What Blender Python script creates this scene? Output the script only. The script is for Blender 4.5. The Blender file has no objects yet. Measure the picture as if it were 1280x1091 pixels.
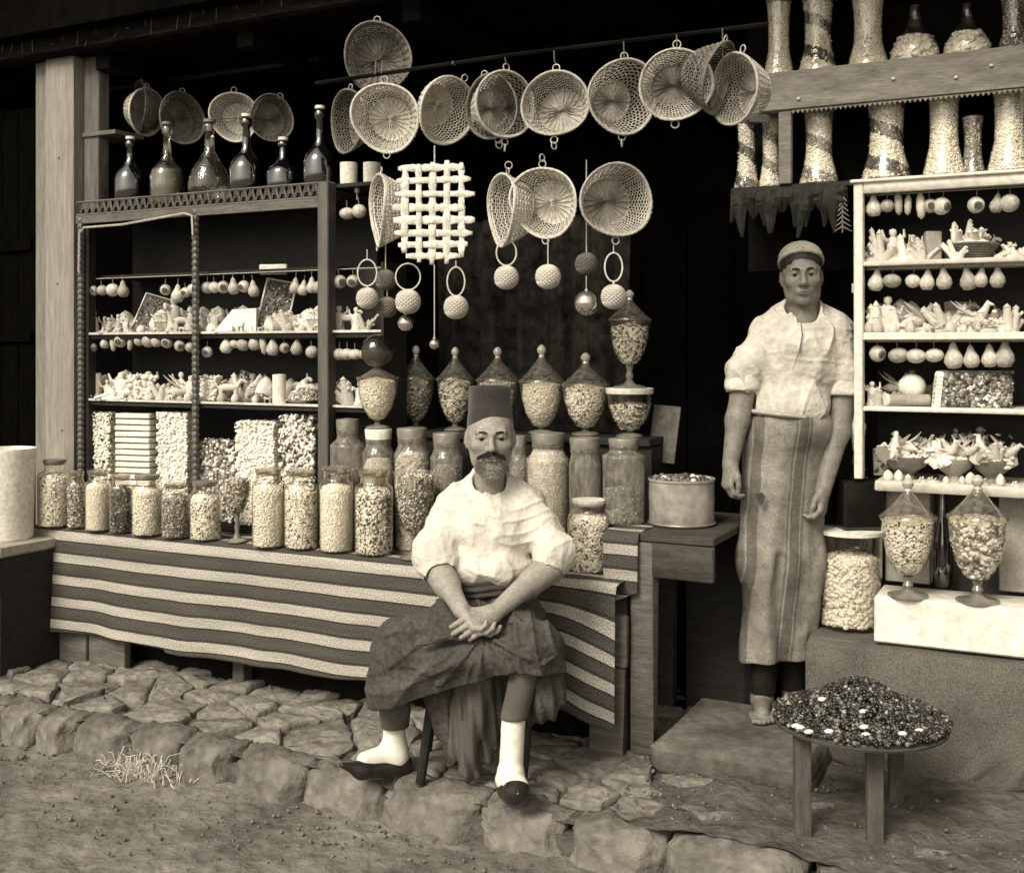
import bpy, math, random
import numpy as np
from mathutils import Vector, Matrix, Euler

S = bpy.context.scene
C = bpy.data.collections.new('stall'); S.collection.children.link(C)
rnd = random.Random(7)
RS = np.random.RandomState(11)

# ------------------------------------------------------------------ camera, world, sun, exposure
FPX, HOR, ZC = 1400.0, 438.0, 1.38            # focal length and horizon in photo pixels, eye height in metres
cam_d = bpy.data.cameras.new('camera'); cam = bpy.data.objects.new('camera', cam_d); C.objects.link(cam)
cam.location = (0, 0, ZC); cam.rotation_euler = (math.radians(90), 0, 0)
cam_d.sensor_width = 36; cam_d.sensor_fit = 'HORIZONTAL'; cam_d.lens = FPX * 36 / 1280
cam_d.shift_y = -(545.5 - HOR) / 1280; cam_d.clip_start = 0.05; cam_d.clip_end = 400
S.camera = cam
W = bpy.data.worlds.new('World'); S.world = W; W.use_nodes = True
wn, wl = W.node_tree.nodes, W.node_tree.links
SUN_EL, SUN_AZ = math.radians(42), math.radians(215)      # azimuth the light comes from, clockwise from +Y
sky = wn.new('ShaderNodeTexSky'); sky.sky_type = 'NISHITA'; sky.sun_disc = False
sky.sun_elevation = SUN_EL; sky.sun_rotation = SUN_AZ; sky.dust_density = 3.0; sky.air_density = 1.2
bw = wn.new('ShaderNodeRGBToBW'); tint = wn.new('ShaderNodeMix'); tint.data_type = 'RGBA'; tint.blend_type = 'MULTIPLY'
tint.inputs[0].default_value = 1.0; tint.inputs[7].default_value = (1.0, 0.935, 0.80, 1)
wl.new(sky.outputs[0], bw.inputs[0]); wl.new(bw.outputs[0], tint.inputs[6])
wl.new(tint.outputs[2], wn['Background'].inputs[0]); wn['Background'].inputs[1].default_value = 0.1
sun_d = bpy.data.lights.new('sun', 'SUN'); sun = bpy.data.objects.new('sun', sun_d); C.objects.link(sun)
sun_d.energy = 1.5; sun_d.angle = math.radians(22); sun_d.color = (1.0, 0.935, 0.81)
sdir = Vector((math.sin(SUN_AZ) * math.cos(SUN_EL), math.cos(SUN_AZ) * math.cos(SUN_EL), math.sin(SUN_EL)))
sun.rotation_euler = sdir.to_track_quat('Z', 'Y').to_euler()
S.view_settings.view_transform = 'Standard'; S.view_settings.look = 'None'
S.view_settings.gamma = 1.0; S.view_settings.use_curve_mapping = False
S.view_settings.exposure = 0.98
S.cycles.max_bounces = 8; S.cycles.transparent_max_bounces = 24; S.cycles.caustics_reflective = False; S.cycles.caustics_refractive = False

# ------------------------------------------------------------------ geometry of the frontage
SL = 0.5; TH = math.atan(SL); CE, SE = math.cos(TH), math.sin(TH)
def U(px): return (px - 640) / FPX
def YL(px, c): return c / (1 + SL * U(px))                       # depth of the frontage plane c at a column
def P(px, py, Y): return Vector((U(px) * Y, Y, ZC - (py - HOR) * Y / FPX))
def ZZ(py, Y): return ZC - (py - HOR) * Y / FPX
def A(px, c): return U(px) * YL(px, c) / CE                      # distance along the plane c
def WF(a, b, z, c): return Vector((a * CE + b * SE, c - a * SE + b * CE, z))

# ------------------------------------------------------------------ object helpers
def tag(o, label=None, cat=None, group=None, kind=None):
    if label: o['label'] = label
    if cat: o['category'] = cat
    if group: o['group'] = group
    if kind: o['kind'] = kind
    return o
def thing(name, label, cat, loc=(0, 0, 0), rz=0, group=None):
    o = bpy.data.objects.new(name, None); C.objects.link(o); o.empty_display_size = .05
    o.location = loc; o.rotation_euler = (0, 0, rz)
    return tag(o, label, cat, group)
def frontage(name, label, cat, c, group=None): return thing(name, label, cat, (0, c, 0), -TH, group)
def copy_tree(o, parent=None):
    n = o.copy(); C.objects.link(n); n.parent = parent
    for ch in list(o.children): copy_tree(ch, n)
    return n
ORD_ = ['twenty-first', 'twenty-second', 'twenty-third', 'twenty-fourth', 'twenty-fifth', 'twenty-sixth', 'twenty-seventh', 'twenty-eighth', 'twenty-ninth', 'thirtieth', 'thirty-first', 'thirty-second', 'thirty-third', 'thirty-fourth', 'thirty-fifth', 'thirty-sixth', 'thirty-seventh', 'thirty-eighth', 'thirty-ninth', 'fortieth']
ORD = ['first', 'second', 'third', 'fourth', 'fifth', 'sixth', 'seventh', 'eighth', 'ninth', 'tenth', 'eleventh', 'twelfth', 'thirteenth', 'fourteenth', 'fifteenth', 'sixteenth', 'seventeenth', 'eighteenth', 'nineteenth', 'twentieth'] + ORD_

class MB:
    def __init__(s): s.v = []; s.f = []; s.m = []; s.uv = None; s.n = 0
    def add(s, v, f, m=0):
        v = np.asarray(v, dtype=np.float32).reshape(-1, 3)
        s.v.append(v); s.f.extend([tuple(i + s.n for i in q) for q in f]); s.m.extend([m] * len(f) if isinstance(m, int) else list(m)); s.n += len(v)
        return s
    def box(s, c, d, rot=None, m=0, taper=1.0):
        c = Vector(c); h = Vector(d) / 2
        R = rot.to_matrix() if rot is not None else Matrix.Identity(3)
        vs = []
        for z in (-1, 1):
            t = taper if z > 0 else 1
            for x, y in ((-1, -1), (1, -1), (1, 1), (-1, 1)): vs.append(c + R @ Vector((x * h.x * t, y * h.y * t, z * h.z)))
        return s.add(vs, [(3, 2, 1, 0), (4, 5, 6, 7), (0, 1, 5, 4), (1, 2, 6, 5), (2, 3, 7, 6), (3, 0, 4, 7)], m)
    def bbox(s, x0, x1, y0, y1, z0, z1, m=0, bev=0.0, jit=0.0):
        # box with bevelled edges (real chamfers) between bounds
        if bev <= 0: return s.box(((x0 + x1) / 2, (y0 + y1) / 2, (z0 + z1) / 2), (x1 - x0, y1 - y0, z1 - z0), m=m)
        vs = []; b = bev
        def ring(z, i): return [(x0 + i, y0 + i, z), (x1 - i, y0 + i, z), (x1 - i, y1 - i, z), (x0 + i, y1 - i, z)]
        def ring8(z): return [(x0 + b, y0, z), (x1 - b, y0, z), (x1, y0 + b, z), (x1, y1 - b, z), (x1 - b, y1, z), (x0 + b, y1, z), (x0, y1 - b, z), (x0, y0 + b, z)]
        r = [ring8(z0 + b), ring8(z1 - b)]
        def ring8i(z): return [(x0 + b * 1.6, y0 + b, z), (x1 - b * 1.6, y0 + b, z), (x1 - b, y0 + b * 1.6, z), (x1 - b, y1 - b * 1.6, z), (x1 - b * 1.6, y1 - b, z), (x0 + b * 1.6, y1 - b, z), (x0 + b, y1 - b * 1.6, z), (x0 + b, y0 + b * 1.6, z)]
        r = [ring8i(z0)] + r + [ring8i(z1)]
        vs = [p for q in r for p in q]
        if jit: vs = [(x + rnd.uniform(-jit, jit), y + rnd.uniform(-jit, jit), z + rnd.uniform(-jit, jit)) for x, y, z in vs]
        fs = [tuple(range(7, -1, -1)), tuple(range(24, 32))]
        for k in range(3):
            for i in range(8): j = (i + 1) % 8; fs.append((k * 8 + i, k * 8 + j, k * 8 + 8 + j, k * 8 + 8 + i))
        return s.add(vs, fs, m)
    def tube(s, pts, r, seg=6, m=0, caps=True, flat=1.0):
        pts = [Vector(p) for p in pts]; n = len(pts); rr = r if hasattr(r, '__len__') else [r] * n
        vs = []; up = Vector((0, 0, 1)); prev = None
        for i, p in enumerate(pts):
            t = (pts[min(i + 1, n - 1)] - pts[max(i - 1, 0)])
            t = t.normalized() if t.length > 1e-9 else Vector((0, 0, 1))
            if prev is None:
                a = t.cross(up); a = a.normalized() if a.length > 1e-3 else Vector((1, 0, 0))
            else:
                a = prev - t * prev.dot(t); a = a.normalized() if a.length > 1e-6 else prev
            prev = a; b = t.cross(a)
            for k in range(seg):
                q = 2 * math.pi * k / seg; vs.append(p + (a * math.cos(q) + b * math.sin(q) * flat) * rr[i])
        fs = [(i * seg + k, i * seg + (k + 1) % seg, (i + 1) * seg + (k + 1) % seg, (i + 1) * seg + k) for i in range(n - 1) for k in range(seg)]
        if caps: fs += [tuple(range(seg - 1, -1, -1)), tuple((n - 1) * seg + k for k in range(seg))]
        return s.add(vs, fs, m)
    def ring(s, c, R, r, axis='Y', seg=24, ts=6, sx=1.0, m=0, wob=0.0, rot=None):
        pts = []
        for i in range(seg + 1):
            q = 2 * math.pi * i / seg; w = 1 + wob * math.sin(3 * q + R * 99)
            u, v = R * sx * math.cos(q) * w, R * math.sin(q) * w
            d = Vector((u, 0, v)) if axis == 'Y' else (Vector((u, v, 0)) if axis == 'Z' else Vector((0, u, v)))
            if rot is not None: d = rot @ d
            pts.append(Vector(c) + d)
        return s.tube(pts, r, ts, m, caps=False)
    def lathe(s, prof, seg=24, c=(0, 0, 0), m=0, caps=True, wob=0.0, ph=0.0):
        prof = np.array(prof, dtype=np.float32); q = np.arange(seg) * 2 * np.pi / seg; n = len(prof)
        w = 1 + wob * np.sin(q * 2 + ph) + wob * .6 * np.sin(q * 5 + 2 * ph)
        x = prof[:, 0:1] * np.cos(q) * w + c[0]; y = prof[:, 0:1] * np.sin(q) * w + c[1]; z = np.repeat(prof[:, 1:2], seg, 1) + c[2]
        vs = np.stack([x, y, z], -1).reshape(-1, 3)
        fs = [(i * seg + k, i * seg + (k + 1) % seg, (i + 1) * seg + (k + 1) % seg, (i + 1) * seg + k) for i in range(n - 1) for k in range(seg)]
        if caps:
            if prof[0, 0] > 1e-4: fs.append(tuple(range(seg - 1, -1, -1)))
            if prof[-1, 0] > 1e-4: fs.append(tuple((n - 1) * seg + k for k in range(seg)))
        return s.add(vs, fs, m)
    def build(s, name, mats, parent=None, smooth=True, loc=None, ang=40, uv=None):
        me = mesh_data(name, np.concatenate(s.v), s.f, s.m, mats, smooth, ang, uv)
        return link(name, me, parent, loc)
def mesh_data(name, v, f, mi, mats, smooth=True, ang=40, uv=None):
    me = bpy.data.meshes.new(name)
    if isinstance(f, np.ndarray):
        k = f.shape[1]; me.vertices.add(len(v)); me.vertices.foreach_set('co', np.asarray(v, np.float32).ravel())
        me.loops.add(f.size); me.loops.foreach_set('vertex_index', f.astype(np.int32).ravel())
        me.polygons.add(len(f)); me.polygons.foreach_set('loop_start', np.arange(0, f.size, k, dtype=np.int32))
        me.update(calc_edges=True)
    else: me.from_pydata([tuple(map(float, p)) for p in v], [], f)
    if not isinstance(mats, (list, tuple)): mats = [mats]
    for m in mats: me.materials.append(m)
    if mi is not None and len(mats) > 1: me.polygons.foreach_set('material_index', np.asarray(mi, np.int32))
    if uv is not None:
        l = me.uv_layers.new(name='UVMap'); idx = np.empty(len(me.loops), np.int32); me.loops.foreach_get('vertex_index', idx)
        l.data.foreach_set('uv', np.asarray(uv, np.float32)[idx].ravel())
    if smooth:
        me.polygons.foreach_set('use_smooth', np.ones(len(me.polygons), bool))
        if ang and ang < 180:
            try: me.set_sharp_from_angle(angle=math.radians(ang))
            except Exception: pass
    me.update(); return me
def link(name, me, parent=None, loc=None):
    o = bpy.data.objects.new(name, me); C.objects.link(o)
    if parent is not None: o.parent = parent
    if loc is not None: o.location = loc
    return o

# scattered small pieces (sweets, berries, crumbs): one mesh, vectorised
def ico():
    t = (1 + 5 ** .5) / 2
    v = np.array([(-1, t, 0), (1, t, 0), (-1, -t, 0), (1, -t, 0), (0, -1, t), (0, 1, t), (0, -1, -t), (0, 1, -t), (t, 0, -1), (t, 0, 1), (-t, 0, -1), (-t, 0, 1)], np.float32)
    f = np.array([(0, 11, 5), (0, 5, 1), (0, 1, 7), (0, 7, 10), (0, 10, 11), (1, 5, 9), (5, 11, 4), (11, 10, 2), (10, 7, 6), (7, 1, 8), (3, 9, 4), (3, 4, 2), (3, 2, 6), (3, 6, 8), (3, 8, 9), (4, 9, 5), (2, 4, 11), (6, 2, 10), (8, 6, 7), (9, 8, 1)], np.int32)
    return v / np.linalg.norm(v[0]), f
ICO = ico()
CUBE = (np.array([(x, y, z) for z in (-1, 1) for y in (-1, 1) for x in (-1, 1)], np.float32) * .8, np.array([(0, 2, 3), (0, 3, 1), (4, 5, 7), (4, 7, 6), (0, 1, 5), (0, 5, 4), (2, 6, 7), (2, 7, 3), (0, 4, 6), (0, 6, 2), (1, 3, 7), (1, 7, 5)], np.int32))
OCT = (np.array([(1, 0, 0), (-1, 0, 0), (0, 1, 0), (0, -1, 0), (0, 0, 1), (0, 0, -1)], np.float32), np.array([(0, 2, 4), (2, 1, 4), (1, 3, 4), (3, 0, 4), (2, 0, 5), (1, 2, 5), (3, 1, 5), (0, 3, 5)], np.int32))
def randrot(n):
    q = RS.normal(size=(n, 4)); q /= np.linalg.norm(q, axis=1)[:, None]; w, x, y, z = q.T
    return np.stack([1 - 2 * (y * y + z * z), 2 * (x * y - z * w), 2 * (x * z + y * w), 2 * (x * y + z * w), 1 - 2 * (x * x + z * z), 2 * (y * z - x * w), 2 * (x * z - y * w), 2 * (y * z + x * w), 1 - 2 * (x * x + y * y)], -1).reshape(n, 3, 3)
def pieces(name, pts, size, mats, weights, parent=None, shape=ICO, aniso=(1, 1, 1), var=.25, smooth=True, pick=None):
    pts = np.asarray(pts, np.float32); n = len(pts); bv, bf = shape
    R = randrot(n); sc = size * (1 + var * RS.uniform(-1, 1, (n, 1, 1)))
    v = np.einsum('nij,kj->nki', R, bv * np.array(aniso, np.float32)) * sc + pts[:, None, :]
    f = (bf[None] + (np.arange(n) * len(bv))[:, None, None]).reshape(-1, 3)
    mi = RS.choice(len(weights), n, p=np.array(weights) / sum(weights))
    if pick is not None: mi = pick(pts, mi)
    mi = np.repeat(mi, len(bf))
    me = mesh_data(name, v.reshape(-1, 3), f, mi, mats, smooth, 180)
    o = link(name, me, parent); o['kind'] = 'stuff'; return o

# ------------------------------------------------------------------ procedural materials
TINT = (1.0, 0.905, 0.775)
def sep(v): k = min(1, v); return (min(1, v * TINT[0]), min(1, v * (TINT[1] + .045 * k)), min(1, v * (TINT[2] + .07 * k)), 1)
MATS = {}
def M(name, v, var=.25, scale=9, rough=.75, bump=.25, bscale=60, spec=.3, rnds=0.0, stretch=(1, 1, 1), metal=0, fine=.12, bdist=.004, coat=0, sheen=0, vmin=None):
    if name in MATS: return MATS[name]
    m = bpy.data.materials.new(name); m.use_nodes = True; MATS[name] = m
    n, l = m.node_tree.nodes, m.node_tree.links; b = n['Principled BSDF']
    tc = n.new('ShaderNodeTexCoord'); mp = n.new('ShaderNodeMapping'); l.new(tc.outputs['Object'], mp.inputs[0]); mp.inputs['Scale'].default_value = stretch
    no = n.new('ShaderNodeTexNoise'); no.inputs['Scale'].default_value = scale; no.inputs['Detail'].default_value = 7; no.inputs['Roughness'].default_value = .65
    l.new(mp.outputs[0], no.inputs['Vector'])
    cr = n.new('ShaderNodeValToRGB'); cr.color_ramp.elements[0].position = .32; cr.color_ramp.elements[1].position = .68
    cr.color_ramp.elements[0].color = sep(v * (1 - var) if vmin is None else vmin); cr.color_ramp.elements[1].color = sep(v * (1 + var))
    l.new(no.outputs[0], cr.inputs[0])
    n2 = n.new('ShaderNodeTexNoise'); n2.inputs['Scale'].default_value = bscale; n2.inputs['Detail'].default_value = 4; l.new(mp.outputs[0], n2.inputs['Vector'])
    mr = n.new('ShaderNodeMapRange'); mr.inputs[1].default_value = .3; mr.inputs[2].default_value = .7; mr.inputs[3].default_value = 1 - fine * 2; mr.inputs[4].default_value = 1 + fine
    l.new(n2.outputs[0], mr.inputs[0])
    mx = n.new('ShaderNodeVectorMath'); mx.operation = 'SCALE'; l.new(cr.outputs[0], mx.inputs[0])
    last = mr.outputs[0]
    if rnds:
        oi = n.new('ShaderNodeObjectInfo'); r2 = n.new('ShaderNodeMapRange'); r2.inputs[3].default_value = 1 - rnds; r2.inputs[4].default_value = 1 + rnds
        l.new(oi.outputs['Random'], r2.inputs[0]); mm = n.new('ShaderNodeMath'); mm.operation = 'MULTIPLY'; l.new(r2.outputs[0], mm.inputs[0]); l.new(last, mm.inputs[1]); last = mm.outputs[0]
    l.new(last, mx.inputs['Scale']); l.new(mx.outputs[0], b.inputs['Base Color'])
    b.inputs['Roughness'].default_value = rough; b.inputs['Specular IOR Level'].default_value = spec; b.inputs['Metallic'].default_value = metal
    if coat: b.inputs['Coat Weight'].default_value = 1; b.inputs['Coat IOR'].default_value = coat; b.inputs['Coat Roughness'].default_value = .04
    if sheen: b.inputs['Sheen Weight'].default_value = sheen
    if bump:
        bp = n.new('ShaderNodeBump'); bp.inputs['Strength'].default_value = bump; bp.inputs['Distance'].default_value = bdist
        l.new(n2.outputs[0], bp.inputs['Height']); l.new(bp.outputs[0], b.inputs['Normal'])
    return m
def glass(name, v=.92, gl=1.0, rough=.03, film=.05, fv=.5):
    # thin clear shell: transparent with a fresnel reflection
    m = bpy.data.materials.new(name); m.use_nodes = True; n, l = m.node_tree.nodes, m.node_tree.links
    n.remove(n['Principled BSDF']); t = n.new('ShaderNodeBsdfTransparent'); t.inputs[0].default_value = sep(v) if v < .8 else (v, v * .98, v * .94, 1)
    g = n.new('ShaderNodeBsdfGlossy'); g.inputs['Roughness'].default_value = rough; g.inputs[0].default_value = (1, .97, .9, 1)
    lw = n.new('ShaderNodeLayerWeight'); lw.inputs[0].default_value = .5; fr = n.new('ShaderNodeMath'); fr.operation = 'POWER'; fr.inputs[1].default_value = 4.0; l.new(lw.outputs['Facing'], fr.inputs[0]); mu = n.new('ShaderNodeMath'); mu.operation = 'MULTIPLY_ADD'; mu.inputs[1].default_value = .75 * gl; mu.inputs[2].default_value = .045 * gl; mu.use_clamp = True
    no = n.new('ShaderNodeTexNoise'); no.inputs['Scale'].default_value = 14; bp = n.new('ShaderNodeBump'); bp.inputs['Strength'].default_value = .25; bp.inputs['Distance'].default_value = .01
    l.new(no.outputs[0], bp.inputs['Height']); l.new(bp.outputs[0], g.inputs['Normal'])
    mx = n.new('ShaderNodeMixShader'); l.new(fr.outputs[0], mu.inputs[0]); l.new(mu.outputs[0], mx.inputs[0]); l.new(t.outputs[0], mx.inputs[1]); l.new(g.outputs[0], mx.inputs[2])
    df = n.new('ShaderNodeBsdfDiffuse'); df.inputs[0].default_value = sep(fv); n4 = n.new('ShaderNodeTexNoise'); n4.inputs['Scale'].default_value = 9; n4.inputs['Detail'].default_value = 5
    m4 = n.new('ShaderNodeMapRange'); m4.inputs[1].default_value = .3; m4.inputs[2].default_value = .7; m4.inputs[3].default_value = film * .3; m4.inputs[4].default_value = film * 1.6; l.new(n4.outputs[0], m4.inputs[0])
    m5 = n.new('ShaderNodeMixShader'); l.new(m4.outputs[0], m5.inputs[0]); l.new(mx.outputs[0], m5.inputs[1]); l.new(df.outputs[0], m5.inputs[2])
    l.new(m5.outputs[0], n['Material Output'].inputs[0]); MATS[name] = m; return m
wood_post = M('weathered_post_wood', .30, .22, 5, .85, .5, 22, stretch=(9, 9, .6), rnds=.08)
wood_grey = M('grey_timber', .13, .35, 6, .85, .5, 26, stretch=(1, 6, 6), rnds=.15)
wood_beam = M('beam_timber', .2, .3, 7, .85, .5, 30, stretch=(1, 5, 5))
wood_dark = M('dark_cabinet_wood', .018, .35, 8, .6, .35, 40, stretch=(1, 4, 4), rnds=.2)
wood_mid = M('old_brown_wood', .065, .4, 8, .75, .4, 40, stretch=(1, 4, 4), rnds=.2)
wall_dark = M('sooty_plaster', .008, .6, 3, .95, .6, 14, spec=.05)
cream = M('cream_paint', .72, .12, 5, .55, .3, 40, fine=.08)
cream_old = M('worn_cream_board', .6, .2, 7, .7, .4, 40)
wicker = M('wicker', .45, .22, 30, .75, .4, 160, rnds=.15)
wicker_dim = M('old_wicker', .17, .3, 30, .85, .4, 160, rnds=.2)
wicker_pale = M('pale_wicker', .62, .15, 40, .7, .5, 200, rnds=.08)
wire = M('tin_wire', .5, .2, 40, .45, .1, 100, spec=.5)
lattice_m = M('cream_dough_strip', .72, .12, 30, .8, .5, 120, rnds=.06)
white_s = M('white_sugar', .9, .05, 20, .5, .2, 150, fine=.05)
cream_s = M('cream_sugar', .8, .12, 20, .55, .3, 150)
tan_s = M('tan_sweet', .36, .2, 20, .5, .3, 150)
dark_s = M('dark_sweet', .06, .4, 20, .35, .2, 150, spec=.5)
grey_s = M('grey_sweet', .2, .3, 20, .5, .3, 150)
bean_m = M('glossy_dark_berry', .011, .4, 60, .36, .1, 100, spec=.6)
paper = M('white_paper', .8, .07, 12, .8, .3, 60)
stone_m = M('paving_stone_face', .19, .42, 6, .92, 1.0, 26, rnds=.16, bdist=.014)
kerb_m = M('kerb_stone_face', .155, .45, 5, .92, 1.0, 22, rnds=.14, bdist=.02)
earth_m = M('trodden_earth', .105, .45, 5, .95, 1.0, 26, bdist=.02)
road_m = M('road_dirt', .175, .42, 3.5, .95, 1.0, 18, bdist=.025)
sack_m = M('brown_sacking', .125, .25, 6, .95, .8, 240, fine=.3)
tin_m = M('dull_tin', .28, .3, 8, .42, .25, 40, spec=.6, metal=.35)
cork_m = M('cork', .2, .3, 30, .9, .4, 120)
fig_m = M('moulded_sugar', .66, .22, 16, .6, .4, 120, rnds=.32)
straw_m = M('straw', .5, .3, 20, .8, .2, 90, rnds=.2)
slab_m = M('nut_slab', .13, .6, 55, .6, .8, 120, vmin=.03)
fruit_m = M('marzipan', .48, .25, 30, .5, .2, 90, rnds=.28)
fruit_d = M('marzipan_shade', .1, .3, 30, .5, .2, 90)
clear = glass('clear_glass', .99, 2.2, .03, .012)
cloudy = glass('cloudy_glass', .93, 1.3, .06, .34, .38)
smoky = glass('smoky_glass', .42, 1.5, .05, .015)
lidglass = glass('lid_glass', .66, 2.0, .06, .16)
darkglass = M('dark_bottle_glass', .006, .3, 10, .06, .04, 12, spec=.9, coat=1.8)
liquor = M('dark_liquor', .02, .3, 10, .12, 0.0, 12, spec=.5)
label_m = M('old_label', .5, .2, 20, .8, .2, 80)
# ================================================================== setting
def noise2(x, y, seed=0):
    return (np.sin(x * 1.7 + seed) * np.cos(y * 2.3 - seed * 1.3) + .6 * np.sin(x * 4.1 + y * 3.3 + seed * 2) + .35 * np.sin(x * 9.7 - y * 7.9 + seed) + .2 * np.cos(x * 19 + y * 23 + seed * 3)) / 2.1
def grid_mesh(name, x0, x1, y0, y1, nx, ny, zf, mat, parent=None, mapf=None):
    xs, ys = np.meshgrid(np.linspace(x0, x1, nx), np.linspace(y0, y1, ny))
    z = zf(xs, ys); v = np.stack([xs, ys, z], -1).reshape(-1, 3)
    if mapf is not None: v = mapf(v)
    i = np.arange(nx * ny).reshape(ny, nx)
    f = np.stack([i[:-1, :-1], i[:-1, 1:], i[1:, 1:], i[1:, :-1]], -1).reshape(-1, 4)
    return link(name, mesh_data(name, v, f, None, mat, True, 180), parent)
KC = 3.38                                                   # kerb line plane
def fw(v, c=KC):                                            # (a, b, z) of plane c into the world
    o = np.empty_like(v); o[:, 0] = v[:, 0] * CE + v[:, 1] * SE; o[:, 1] = c - v[:, 0] * SE + v[:, 1] * CE; o[:, 2] = v[:, 2]; return o
far = MB(); far.add([(-150, -150, -.2), (150, -150, -.2), (150, 150, -.2), (-150, 150, -.2)], [(0, 1, 2, 3)])
tag(far.build('ground', road_m), kind='structure')
rd = grid_mesh('road', -3.6, 2.6, -2.2, .05, 240, 130, lambda x, y: -.128 + .012 * noise2(x * 2.2, y * 2.2) + .006 * noise2(x * 9, y * 11, 3), road_m, mapf=fw); tag(rd, kind='structure')
def pav_z(x, y):
    k = np.clip((x - .25) / .25, 0, 1)
    return -.022 + .034 * k + .009 * noise2(x * 3, y * 3, 5) + .005 * noise2(x * 13, y * 12, 1)
pav = grid_mesh('pavement', -3.6, 3.2, .03, 3.6, 300, 160, pav_z, earth_m, mapf=fw); tag(pav, kind='structure')
# irregular paving stones by clipping Voronoi cells
tex = bpy.data.textures.new('stone_relief', 'CLOUDS'); tex.noise_scale = .055; tex.noise_depth = 4
tex2 = bpy.data.textures.new('stone_lumps', 'CLOUDS'); tex2.noise_scale = .16; tex2.noise_depth = 2
def rough(o, amt, lv):
    s = o.modifiers.new('sub', 'SUBSURF'); s.subdivision_type = 'SIMPLE'; s.levels = s.render_levels = lv + 1
    for t_, k_ in ((tex, amt), (tex2, amt * 1.6)): d = o.modifiers.new('relief', 'DISPLACE'); d.texture = t_; d.texture_coords = 'GLOBAL'; d.strength = k_; d.mid_level = .5
def clip(poly, mx, my, nx, ny):
    out = []
    for i in range(len(poly)):
        a, b = poly[i], poly[(i + 1) % len(poly)]
        da = (a[0] - mx) * nx + (a[1] - my) * ny; db = (b[0] - mx) * nx + (b[1] - my) * ny
        if da <= 0: out.append(a)
        if da * db < 0: t = da / (da - db); out.append((a[0] + t * (b[0] - a[0]), a[1] + t * (b[1] - a[1])))
    return out
def stone(mb_parent, name, poly, zt, zb, mat, inset=.012, dome=.012, c=KC):
    cx = sum(p[0] for p in poly) / len(poly); cy = sum(p[1] for p in poly) / len(poly)
    # subdivide edges and wobble so outlines are not straight
    pts = []
    for i in range(len(poly)):
        a, b = poly[i], poly[(i + 1) % len(poly)]; L = math.hypot(b[0] - a[0], b[1] - a[1]); k = 2 if L > .07 else 1
        for j in range(k): t = j / k; pts.append((a[0] + (b[0] - a[0]) * t, a[1] + (b[1] - a[1]) * t))
    rings = []
    w = [1 + rnd.uniform(-.07, .06) for _ in pts]
    tx, ty = rnd.uniform(-.09, .09), rnd.uniform(-.08, .08)
    for (s_, z) in ((1.0, zb), (1.0, zt - dome * 1.6), (.965, zt - dome * .6), (.86, zt - dome * .1), (.5, zt + dome * .25)):
        r = []
        for (x, y), q in zip(pts, w):
            dx, dy = (x - cx), (y - cy); L = math.hypot(dx, dy); f = s_ * q * (1 - inset / max(L, .03))
            r.append((cx + dx * f, cy + dy * f, z + (dx * tx + dy * ty) * s_ + rnd.uniform(-.005, .005) * (z > zb)))
        rings.append(r)
    n = len(pts); vs = [WF(x, y, z, c) for r in rings for (x, y, z) in r] + [WF(cx, cy, zt + dome * .3, c)]
    fs = [(k * n + i, k * n + (i + 1) % n, (k + 1) * n + (i + 1) % n, (k + 1) * n + i) for k in range(4) for i in range(n)]
    fs += [(4 * n + i, 4 * n + (i + 1) % n, 5 * n) for i in range(n)]
    org = WF(cx, cy, zt, c); mb = MB(); mb.add([v - org for v in vs], fs)
    o = mb.build(name, mat, mb_parent, loc=org, ang=180); rough(o, .016, 1); return o
seeds = []
a = -2.75; row = 0
while row < 7:
    b = .19 + row * .145; a = -2.8 + (row % 2) * .12
    while a < .42: seeds.append((a + rnd.uniform(-.075, .075), b + rnd.uniform(-.06, .06))); a += rnd.uniform(.12, .34)
    row += 1
for i, (sx, sy) in enumerate(seeds):
    poly = [(sx - .4, max(.125, sy - .25)), (sx + .4, max(.125, sy - .25)), (sx + .4, sy + .25), (sx - .4, sy + .25)]
    for j, (tx, ty) in enumerate(seeds):
        if i != j and abs(tx - sx) < .9 and abs(ty - sy) < .6:
            poly = clip(poly, (sx + tx) / 2, (sy + ty) / 2, tx - sx, ty - sy)
            if len(poly) < 3: break
    if len(poly) >= 3: stone(pav, 'paving_stone', poly, rnd.uniform(-.012, .012), -.06, stone_m, inset=rnd.uniform(.003, .012), dome=rnd.uniform(.005, .012))
for t_, k_ in ((tex, .028), (tex2, .03)): d = pav.modifiers.new('relief', 'DISPLACE'); d.texture = t_; d.texture_coords = 'GLOBAL'; d.strength = k_; d.mid_level = .5
for (sx, sy, sr) in ((.55, .22, .12), (.8, .42, .10), (1.15, .25, .13), (.62, .62, .09), (1.0, .62, .08), (1.5, .3, .12), (.42, .45, .1)):
    stone(pav, 'paving_stone', [(sx + sr * rnd.uniform(.7, 1.15) * math.cos(q), sy + sr * .7 * rnd.uniform(.7, 1.1) * math.sin(q)) for q in (0, .9, 1.9, 2.8, 3.7, 4.6, 5.5)], rnd.uniform(.008, .016), -.05, kerb_m, dome=.01)
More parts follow.
